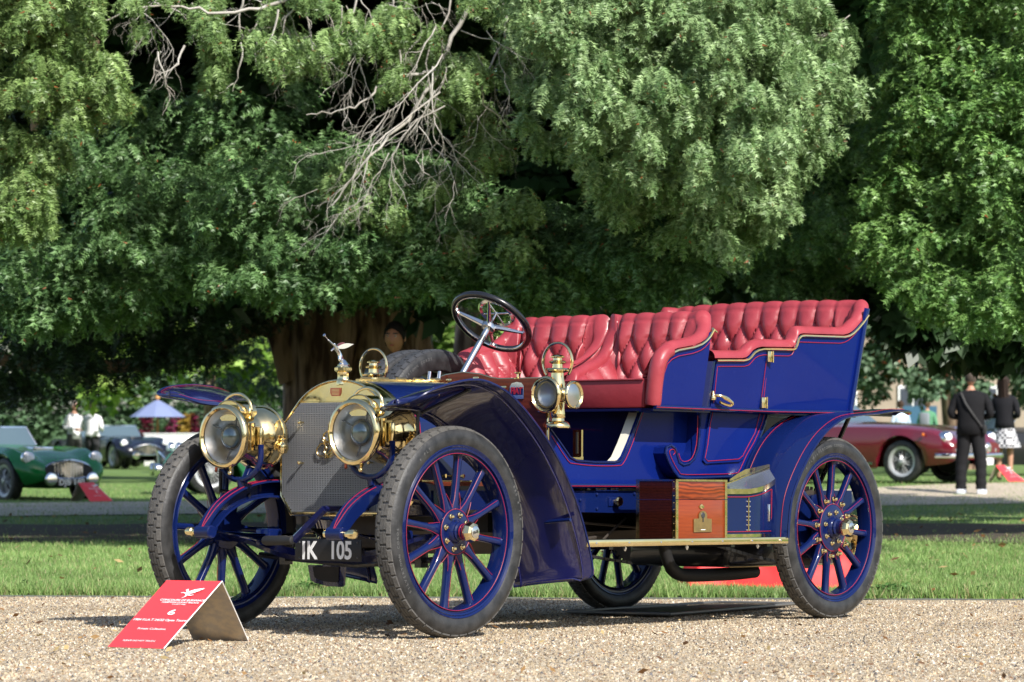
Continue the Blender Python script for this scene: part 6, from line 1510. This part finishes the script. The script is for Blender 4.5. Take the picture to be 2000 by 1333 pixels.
    if jacket_len:
        mt2 = mt; J_ = MB()
        prof = [(1.46, .075, .065), (1.44, .15, .09), (1.40, sw_ + .035, .115), (1.28, sw_ + .015, .135), (1.12, sw_ - .01, .135), (1.0, sw_ + .0, .14), (.96 - jacket_len, sw_ + .01, .145), (.955 - jacket_len, sw_ - .01, .13)]
        for z, a, b_ in prof:
            for q in range(28):
                t = 2 * math.pi * q / 28; f = 1 + .025 * math.sin(q * 2.7 + z * 23) + .02 * math.sin(q * 1.3 - z * 41); J_.v.append(tuple(k * c for c in (a * math.cos(t) * f, b_ * math.sin(t) * f + .005, z)))
        J_.f += [(i * 28 + q, i * 28 + (q + 1) % 28, (i + 1) * 28 + (q + 1) % 28, (i + 1) * 28 + q) for i in range(len(prof) - 1) for q in range(28)]
        J_.build('jacket' if jacket_len > .03 else 'shirt', mt2, root, angle=80)
        for s in (1, -1):
            if arms == 'down': A = [(s * (sw_ - .02), 0, 1.41), (s * (sw_ + .025), .005, 1.28), (s * (sw_ + .065), .01, 1.13), (s * (sw_ + .055), -.04, .95)]
            elif arms == 'raise_left' and s < 0: A = [(s * (sw_ - .02), 0, 1.41), (s * (sw_ + .06), -.03, 1.28), (s * (sw_ + .10), -.06, 1.18), (s * (sw_ + .05), -.18, 1.33)]
            else: A = [(s * (sw_ - .02), 0, 1.41), (s * (sw_ + .05), .01, 1.28), (s * (sw_ + .08), .02, 1.14), (s * (sw_ - .03), -.17, 1.105)]
            A = smooth_path([J(*a) for a in A], 14); MB().tube(A, [k * (.066 - .022 * i / 13 + .003 * math.sin(i * 2.1)) for i in range(14)], 12).build('sleeve', mt2, root, angle=80)
    if skirt:
        sk_ = MB()
        for i in range(7):
            z = .99 - .42 * i / 6
            for q in range(40):
                t = 2 * math.pi * q / 40; r = (.13 + .12 * i / 6) * (1 + .07 * (i / 6) * math.sin(q * math.pi / 2)); sk_.v.append(tuple(k * c for c in (r * 1.08 * math.cos(t), r * .85 * math.sin(t), z)))
        sk_.f += [(i * 40 + q, i * 40 + (q + 1) % 40, (i + 1) * 40 + (q + 1) % 40, (i + 1) * 40 + q) for i in range(6) for q in range(40)]
        sk_.build('skirt', skirt, root, angle=80)
    if extra: extra(root, k, sw_)
    return root
def trousers(root, k, sw_, col=(.02, .02, .022), apart=0):
    m = cmat('trousers', col, .85, bump=(14, .5))
    for s in (1, -1):
        fx = .14 if apart else .11
        P = smooth_path([(s * .085 * k, 0, .97 * k), (s * .105 * k, 0, .72 * k), (s * (fx - .005) * k, -.01 * k, .48 * k), (s * fx * k, 0.01 * k, .26 * k), (s * fx * k, .01 * k, .09 * k)], 22)
        MB().tube(P, [k * (.112 - .034 * min(1, i / 14) + .006 * math.sin(i * 1.9 + s) * (i > 9)) for i in range(22)], 14).build('trouser_leg', m, root, angle=80)
        # shoes with soles
        MB().rbox((s * (fx + .005) * k, -.055 * k, .045 * k), (.115 * k, .31 * k, .095 * k), .03 * k).build('shoe', cmat('pale_trainers', (.66, .68, .76), .6), root)
def man_black(root, k, sw_):
    trousers(root, k, sw_, (.016, .016, .018), 1)
    MB().tube([tuple(k * c for c in p) for p in ((.13, .10, 1.45), (.06, .155, 1.30), (-.06, .16, 1.12), (-.18, .12, .95))], .008 * k, 4, flat=2.2, up=(0, 1, 0)).build('bag_strap', M['black_matt'], root)
    MB().rbox((-.20 * k, .05 * k, .93 * k), (.05 * k, .17 * k, .14 * k), .02).build('shoulder_bag', M['black_matt'], root)
def at_ground(u, d, z=None): x = (u - 1000) / F_PX * d; return (x, d, z_lawn(x, d) if z is None else z)
person(at_ground(1896, 45.0, .008), 1.79, R(165), 'man in black jacket and dark trousers seen from behind, standing on the path', jacket_len=.10, top=(.014, .014, .016), legs=(.016, .016, .018), hair=(.07, .055, .045), shoes=(.5, .52, .58), arms='front', extra=man_black, pose='stand_apart')
PL = bpy.data.materials.new('checked_cloth'); PL.use_nodes = True; nt = PL.node_tree; ck_ = nt.nodes.new('ShaderNodeTexChecker'); ck_.inputs['Scale'].default_value = 24; ck_.inputs[1].default_value = (.62, .62, .64, 1); ck_.inputs[2].default_value = (.03, .03, .04, 1)
tcn = nt.nodes.new('ShaderNodeTexCoord'); nt.links.new(tcn.outputs['Object'], ck_.inputs[0]); nt.links.new(ck_.outputs[0], nt.nodes['Principled BSDF'].inputs[0])
person(at_ground(1962, 50.5), 1.66, R(150), 'woman with long dark hair, dark jacket and checked skirt near the right edge', jacket_len=.05, top=(.015, .015, .018), bare_legs=True, skirt=PL, longhair=True, hair=(.03, .02, .016), shoes=(.1, .08, .07), arms='front', gender='f')
def man_shade(root, k, sw_): trousers(root, k, sw_, (.03, .035, .05))
person(((772 - 1000) / F_PX * 23.5, 23.5, z_lawn(-.7, 23.5)), 1.71, R(-14), 'dark-haired man in the shade, his face just above the spare tyres', skin=SKIN2, jacket_len=.04, top=(.10, .13, .20), hair=(.012, .010, .010), extra=man_shade)
def tr_grey(root, k, sw_): trousers(root, k, sw_, (.09, .09, .09))
person(at_ground(145, 70, 0), 1.60, R(40), 'grey-haired person in white top and dark scarf, left of the two talking', jacket_len=.10, top=(.78, .78, .80), hair=(.25, .22, .20), arms='front', gender='f',
       extra=lambda r_, k, s: (tr_grey(r_, k, s), MB().tube([tuple(k * c for c in p) for p in ((-.13, .03, 1.42), (-.05, .09, 1.46), (.08, .07, 1.44), (.12, -.06, 1.40))], .055 * k, 8).build('scarf', cmat('dark_patterned_scarf', (.05, .05, .06), .8), r_)))
person(at_ground(181, 69, 0), 1.57, R(-25) + math.pi, 'man in a white shirt seen from behind, right of the two talking', jacket_len=.02, top=(.80, .80, .83), hair=(.12, .09, .07), arms='front', extra=lambda r_, k, s: trousers(r_, k, s, (.04, .04, .045)))
person(at_ground(1759, 80, .1), 1.62, R(200), 'person in a pale blue shirt beyond the roof of the maroon car', jacket_len=.02, top=(.45, .55, .68), hair=(.05, .03, .02), extra=lambda r_, k, s: trousers(r_, k, s))
person(at_ground(1811, 80, .1), 1.64, R(150), 'person in a green shirt carrying a grey backpack beyond the maroon bonnet', jacket_len=.02, top=(.10, .26, .15), hair=(.08, .05, .03), extra=lambda r_, k, s: (trousers(r_, k, s), MB().rbox((0, .19 * k, 1.22 * k), (.27 * k, .15 * k, .42 * k), .05).build('backpack', cmat('grey_backpack', (.22, .24, .27), .8), r_)))

# ---------------------------------------------------------------- parasol, flowers, table, building
px_, py_ = (308 - 1000) / F_PX * 88, 88
par = empty('parasol', (px_, py_, 0), label='pale blue-grey parasol with a wooden pole behind the dark roadster', cat='parasol')
zt, ze = (HOR - 782) / F_PX * 88 + CAM_H, (HOR - 815) / F_PX * 88 + CAM_H; rr_ = 55 / F_PX * 88
MB().lathe([(rr_, ze), (rr_ * .98, ze + .01), (rr_ * .5, ze + (zt - ze) * .60), (.05, zt)], (0, 0, 0), (0, 0, 1), 8, cap=False).build('canopy', mat('pale_blue_canvas', (.17, .21, .36), .8), par, smooth=False)
MB().tube([(0, 0, 0), (0, 0, zt + .08)], .035, 10).build('pole', mat('orange_wood_pole', (.45, .20, .06), .5), par)
MB().sphere((0, 0, zt + .07), .07, 10, 6).build('finial', mat('wood_finial', (.55, .27, .09), .5), par)
M['flower'] = vcol_mat('flowers', .6, .3, .3)
for i, (u, c1, c2, lb) in enumerate([(288, (.07, .006, .015), (.16, .012, .04), 'dark red flowering plant left of the parasol pole'), (338, (.12, .01, .04), (.38, .06, .16), 'pink-red flowering plant right of the parasol pole'), (365, (.30, .20, .03), (.45, .30, .06), 'yellow-orange plant beside the pink flowers'), (378, (.08, .006, .02), (.18, .015, .05), 'crimson plant behind the headlamp of the blue car')]):
    x = (u - 1000) / F_PX * 90; root = empty('flowering_plant', (x, 90, 0), label=lb, cat='plant', group='flowering plants behind the white counter')
    cl = [((x + random.uniform(-.12, .12), 90, z), (.18, .16, .2), 30) for z in (.9, 1.1, 1.3)]
    rel(crown('blossom', root, [foliage(cl, 'broad', c1, c2, size=(.10, .18), hang=.1)], M['flower']), root)
    MB().tube([(0, 0, 0), (0, 0, 1.0)], .02, 6).build('stem', M['twig_brown'], root)
x0, x1 = (285 - 1000) / F_PX * 86, (470 - 1000) / F_PX * 86
wt = empty('counter', ((x0 + x1) / 2, 86, 0), label='long white clothed counter below the parasol', cat='counter')
MB().rbox((0, 0, .44), (x1 - x0, .8, .86), .02).build('white_cloth', M['white'], wt); MB().rbox((0, 0, .885), (x1 - x0 + .05, .86, .03), .008).build('top', M['white'], wt)
# stone house glimpsed beyond the maroon car
M['brick'] = mat('pale_stone_wall', (.36, .30, .23), .9, noise=(2, .3, (.28, .22, .17)), bump=(6, .4)); M['pane'] = mat('dark_window_pane', (.06, .07, .09), .1)
hs = empty('house', (12.2, 92, 0), label='pale stone house with white-framed windows glimpsed beyond the maroon car', cat='house')
MB().box((0, 2, 2.6), (13, 4, 5.2)).build('wall', M['brick'], hs, smooth=False)
MB().prism([(-2.3, 5.2), (2.3, 5.2), (0, 6.8)], lambda a, c, w: (w, a + 2, c), -6.7, 6.7).build('roof', mat('roof_tiles', (.18, .09, .06), .8), hs, smooth=False)
for x in (-4.6, -2.6, -.55, 1.5, 3.6, 5.4):
    f = MB().box((x, -.03, 1.62), (.86, .10, 1.35)).build('window', M['white'], hs, smooth=False)
    for dx in (-.2, .2):
        for dz in (-.32, .30): MB().box((x + dx, -.09, 1.62 + dz), (.34, .03, .56)).build('pane', M['pane'], f, smooth=False)
MB().box((-.0, -.05, .45), (4.2, .12, .9)).build('plinth', M['brick'], hs, smooth=False)
o = MB().box((0, 0, .78), (.95, .3, 1.55)).build('blue_panel', mat('teal_board', (.03, .10, .17), .6), None, loc=((1795 - 1000) / F_PX * 88, 88, .1), smooth=False)
tag(o, 'dark teal board standing before the stone house', 'board')

# ---------------------------------------------------------------- other cars
def glass_mat(): return mat('car_glass', (.08, .12, .15), .12, .0, spec=.35)
M['cglass'] = glass_mat()
M['chrome'] = mat('chrome', (.80, .80, .82), .10, 1.0)
M['rim_paint'] = mat('silver_rim_paint', (.46, .47, .48), .35, .3)
M['inside'] = mat('car_interior', (.05, .045, .04), .8)
wt_t = MB().lathe([(.235, -.07), (.245, -.085), (.30, -.088), (.325, -.075), (.335, -.04), (.335, .04), (.325, .075), (.30, .088), (.245, .085), (.235, .07)], (0, 0, 0), (0, 1, 0), 40, cap=False).mesh('tyre', M['rubber'])
wt_r = MB().lathe([(.19, -.06), (.19, .05), (.215, .07), (.238, .072), (.245, .06), (.225, .05), (.215, .03)], (0, 0, 0), (0, 1, 0), 40, cap=False).lathe([(0, .09), (.035, .085), (.045, .05), (.045, -.02), (.0, -.03)], (0, 0, 0), (0, 1, 0), 16).mesh('rim', M['rim_paint'])
wsp = MB()
for k in range(36):
    a = k * 2 * math.pi / 36; b2 = a + (.35 if k % 2 else -.35); wsp.tube([(.042 * math.sin(a), .06 if k % 3 else .0, .042 * math.cos(a)), (.20 * math.sin(b2), .02, .20 * math.cos(b2))], .0045, 4)
wt_s = wsp.mesh('wire_spokes', M['rim_paint'], smooth=False)
wt_d = MB().lathe([(0, -.04), (.2, -.04)], (0, 0, 0), (0, 1, 0), 24, cap=False).mesh('brake_plate', M['black_matt'])
def cwheel(parent, x, y, s, r=.335, steer=0):
    w = empty('wheel', (x, y, r), (0, 0, (0 if s > 0 else math.pi) + steer), parent); k = r / .335; w.scale = (k, 1, k)
    for nm, me in (('tyre', wt_t), ('rim', wt_r), ('wire_spokes', wt_s), ('brake_plate', wt_d)): link(nm, me, w)
    return w
def car_body(st, m, root, name='body', arches=((0, .35),), n=60, m2=22):
    """st: stations (x, halfwidth_sill, halfwidth_belt, z_sill, z_belt, z_top_centre, fender_bulge)"""
    xs2 = [s_[0] for s_ in st]; 
    def f(i, j):
        x = xs2[0] + (xs2[-1] - xs2[0]) * i; v = [float(np.interp(x, xs2, [s_[q] for s_ in st])) for q in range(1, 7)]; hs_, hb_, zs, zb, zc, fb = v
        t = -1 + 2 * j; a = abs(t)
        if a > .62: q = (1 - a) / .38; y = hs_ + (hb_ - hs_) * math.sin(q * math.pi / 2) ** .8 ; z = zs + (zb - zs) * q ** 1.1; y -= .06 * hb_ * q ** 5
        else:
            q = a / .62; y = q * hb_ * .94; z = zc + (zb - zc) * q ** 2.2 + fb * math.exp(-((q - .80) / .17) ** 2)
        for ax_, ar in arches:
            if a > .62:
                dx = abs(x - ax_); zmin = .33 + math.sqrt(max(0, ar * ar - dx * dx)) if dx < ar else 0
                if z < zmin: z = zmin; 
        return (x, math.copysign(y, t), z)
    g = [f(i / (n - 1), j / (m2 - 1)) for i in range(n) for j in range(m2)]
    b = MB().add(g, [(i * m2 + j, (i + 1) * m2 + j, (i + 1) * m2 + j + 1, i * m2 + j + 1) for i in range(n - 1) for j in range(m2 - 1)] + [tuple(range(m2)), tuple((n - 1) * m2 + j for j in range(m2))])
    o = b.build(name, m, root, angle=40); return o
def roadster(loc, rot, paint, label, plate=None, scale=1.0, dark=False):
    root = empty('parked_car', loc, (0, 0, rot), label=label, cat='car', group='classic cars parked on the lawn'); root.scale = (scale,) * 3
    m = mat('paint_' + label.split()[0], paint, .22, coat=.5, spec=.3)
    st = [(-1.55, .40, .50, .34, .50, .58, .0), (-1.40, .58, .70, .26, .62, .70, .05), (-.95, .66, .765, .22, .72, .78, .06), (-.4, .70, .76, .20, .74, .80, .02), (.5, .70, .74, .19, .76, .84, .0), (1.0, .70, .745, .19, .77, .86, .0), (1.5, .70, .75, .20, .75, .85, .03), (1.9, .69, .775, .22, .72, .82, .08), (2.30, .67, .775, .25, .68, .76, .10), (2.60, .62, .74, .27, .60, .66, .10), (2.78, .52, .64, .30, .52, .57, .06), (2.86, .40, .50, .34, .45, .50, .02)]
    car_body(st, m, root, arches=((2.25, .39), (-.05 - .0, .39)) if False else ((2.2, .40), (-.35, .40)))
    for x in (2.2, -.35):
        for s in (1, -1): cwheel(root, x, s * .63, s)
    MB().rbox((.35, 0, .79), (1.0, .98, .16), .04).build('cockpit', M['inside'], root)
    ws = MB().sheet(8, 6, lambda i, j: (1.02 - .22 * j - .10 * (2 * i - 1) ** 2, (2 * i - 1) * (.56 - .06 * j), .84 + .27 * j), .008).build('windscreen', M['cglass'], root)
    MB().tube([(1.02 - .22 * j - .10 * (2 * i - 1) ** 2, (2 * i - 1) * (.56 - .06 * j), .84 + .27 * j) for i, j in [(0, 0), (0, .5), (0, 1), (.25, 1), (.5, 1), (.75, 1), (1, 1), (1, .5), (1, 0)]], .016, 6).build('screen_frame', M['chrome'], ws)
    for s in (1, -1):
        hl_ = MB().lathe([(.095, -.05), (.105, 0), (.098, .02), (.06, .045), (0, .055)], (2.66, s * .56, .66), (1, 0, .05), 20).build('headlight', M['chrome'], root)
        MB().lathe([(.085, .026), (.05, .045), (0, .052)], (2.665, s * .56, .66), (1, 0, .05), 18).build('lens', M['white'], hl_)
        MB().lathe([(.045, 0), (.04, .02), (0, .03)], (2.78, s * .50, .47), (1, 0, 0), 14).build('side_light', M['chrome'], root)
        MB().lathe([(.09, -.08), (.10, 0), (.08, .03), (0, .04)], (2.95, s * .34, .36), (1, 0, 0), 18).build('spot_lamp', M['chrome'], root)
    gr = [(.39 * math.cos(a), .50 + .135 * math.sin(a) - .02 * abs(math.cos(a))) for a in np.linspace(0, 2 * math.pi, 30)[:-1]]
    MB().prism(gr, lambda a, c, w: (w, a, c), 2.70, 2.872).build('grille_opening', M['black_matt'], root)
    gb = MB()
    for z in np.arange(.385, .625, .024): w_ = .39 * math.sqrt(max(0, 1 - ((z - .50) / .135) ** 2)); gb.tube([(2.90 - .08 * t * t, w_ * t, z) for t in np.linspace(-1, 1, 9)], .006, 4)
    for y in np.arange(-.34, .35, .05): h_ = .125 * math.sqrt(max(0, 1 - (y / .39) ** 2)); gb.tube([(2.90 - .5 * y * y, y, .50 - h_), (2.90 - .5 * y * y, y, .50 + h_)], .005, 4)
    gb.build('grille_bars', M['chrome'], root, kind='stuff')
    MB().tube([(2.905 - .08 * (a / .39) ** 2, a, c) for a, c in gr], .014, 6, closed=True).build('grille_surround', M['chrome'], root)
    MB().rbox((1.95, 0, .80), (.35, .34, .05), .02).build('bonnet_scoop', M['chrome'] if not dark else m, root)
    if plate:
        pl_ = MB().rbox((2.93, 0, .315), (.02, .62, .115), .01).build('number_plate', M['black'], root)
        link('plate_letters', text_mesh(plate, .125, M['white'], bold=.003), pl_, (2.942, 0, .315), (R(90), 0, R(90)))
    return root
green = roadster((-7.50, 44.1, -.05), math.radians(-52), (.008, .15, .034), 'green open roadster with oval chrome grille and spot lamps at the left edge', plate='DJB 140', scale=.92)
roadster(at_ground(690, 47.0, 0), math.radians(192), (.03, .16, .07), 'bright green car whose silver wheel shows through the blue car\'s front wheel', scale=1.0)
roadster((-10.35, 81.0, 0), math.radians(-62), (.008, .010, .020), 'dark navy roadster with round headlights, between green roadster and parasol', scale=.98, dark=True)
roadster(((150 - 1000) / F_PX * 84, 86, 0), math.radians(-62), (.02, .012, .016), 'black and red roadster half hidden behind the navy one', scale=.95, dark=True)
def coupe(loc, rot):
    root = empty('parked_car', loc, (0, 0, rot), label='maroon coupe with wire wheels and round headlights parked behind the rear wheel', cat='car', group='classic cars parked on the lawn')
    m = mat('maroon_paint', (.13, .008, .018), .2, coat=1.0)
    st = [(-1.35, .55, .62, .34, .62, .70, .0), (-1.15, .66, .76, .28, .78, .86, .02), (-.5, .72, .82, .24, .86, .92, .02), (.4, .74, .82, .22, .86, .94, .0), (1.2, .74, .82, .22, .86, .95, .0), (1.8, .74, .83, .22, .85, .93, .02), (2.4, .74, .84, .24, .82, .88, .05), (2.85, .72, .83, .27, .76, .80, .07), (3.12, .66, .80, .30, .66, .70, .07), (3.22, .60, .74, .36, .58, .62, .03)]
    car_body(st, m, root, arches=((2.35, .40), (-.25, .40)))
    for x in (2.35, -.25):
        for s in (1, -1): cwheel(root, x, s * .68, s, .33)
    rf_ = MB().sheet(26, 14, lambda i, j: (lambda a, w: (-.85 + 1.75 * i + .10 * 0, (2 * j - 1) * (.60 - .03 * abs(i - .5)) * (.80 + .20 * math.sin(math.pi * i)), .90 + .40 * math.sin(math.pi * min(1, max(0, i * 1.04))) ** .45 * (1 - .16 * a ** 3)))(abs(2 * j - 1), 0), .01)
    cab = rf_.build('cabin_roof', mat('pale_roof_paint', (.42, .44, .46), .3, coat=.8), root, angle=50)
    for s in (-1, 1):
        MB().prism([(1.02, .90), (.86, 1.02), (.62, 1.17), (.2, 1.25), (-.25, 1.22), (-.60, 1.08), (-.80, .92)], lambda a, c, w: (a, w, c), s * .60, s * .655).build('side_window', M['cglass'], root, smooth=False)
        MB().tube([(1.04, s * .665, .91), (.62, s * .64, 1.20), (.2, s * .63, 1.275), (-.3, s * .63, 1.24), (-.82, s * .66, .93)], .014, 6).build('window_frame', M['chrome'], root)
        hl_ = MB().lathe([(.10, -.10), (.11, 0), (.10, .02), (.06, .05), (0, .06)], (3.10, s * .66, .68), (1, 0, 0), 20).build('headlight', M['chrome'], root)
        MB().lathe([(.09, .03), (.05, .052), (0, .06)], (3.105, s * .66, .68), (1, 0, 0), 18).build('lens', M['white'], hl_)
        MB().lathe([(.085, -.04), (.09, 0), (.07, .02), (0, .03)], (3.24, s * .33, .53), (1, 0, 0), 18).build('fog_lamp', M['chrome'], root)
        MB().lathe([(.04, 0), (.03, .02), (0, .025)], (3.2, s * .60, .50), (1, 0, 0), 12).build('side_light', M['chrome'], root)
        MB().sphere((2.78, s * .84, .74), .025, 8, 5).build('repeater_lamp', mat('amber_lens', (.6, .15, .02), .3), root)
        MB().box((1.05, s * .78, .30), (1.6, .02, .03)).build('sill_trim', M['chrome'], root)
    MB().sheet(10, 8, lambda i, j: (1.20 - .44 * j - .08 * (2 * i - 1) ** 2, (2 * i - 1) * (.62 - .08 * j), .92 + .31 * j), .008).build('windscreen', M['cglass'], root)
    MB().tube(smooth_path([(3.0, -.86, .42), (3.28, -.70, .42), (3.36, 0, .42), (3.28, .70, .42), (3.0, .86, .42)], 24), .035, 8, flat=.6).build('bumper', M['chrome'], root)
    g = MB().prism([(.30 * math.cos(a), .53 + .11 * math.sin(a)) for a in np.linspace(0, 6.283, 24)[:-1]], lambda a, c, w: (w, a, c), 3.1, 3.235).build('grille', M['black_matt'], root)
    gb = MB()
    for y in np.arange(-.26, .27, .04): gb.tube([(3.245, y, .44), (3.245, y, .62)], .005, 4)
    for z in np.arange(.45, .62, .035): gb.tube([(3.245, -.26, z), (3.245, .26, z)], .005, 4)
    gb.build('grille_bars', M['chrome'], root, kind='stuff')
    MB().rbox((3.37, .0, .33), (.02, .5, .11), .005).build('number_plate', M['white'], root)
    return root
coupe((4.55, 50.3, .13), math.radians(-38))
roadster(((2030 - 1000) / F_PX * 58, 58, .13), math.radians(200), (.010, .010, .012), 'black car cut off by the right edge behind the woman', scale=1.0, dark=True)
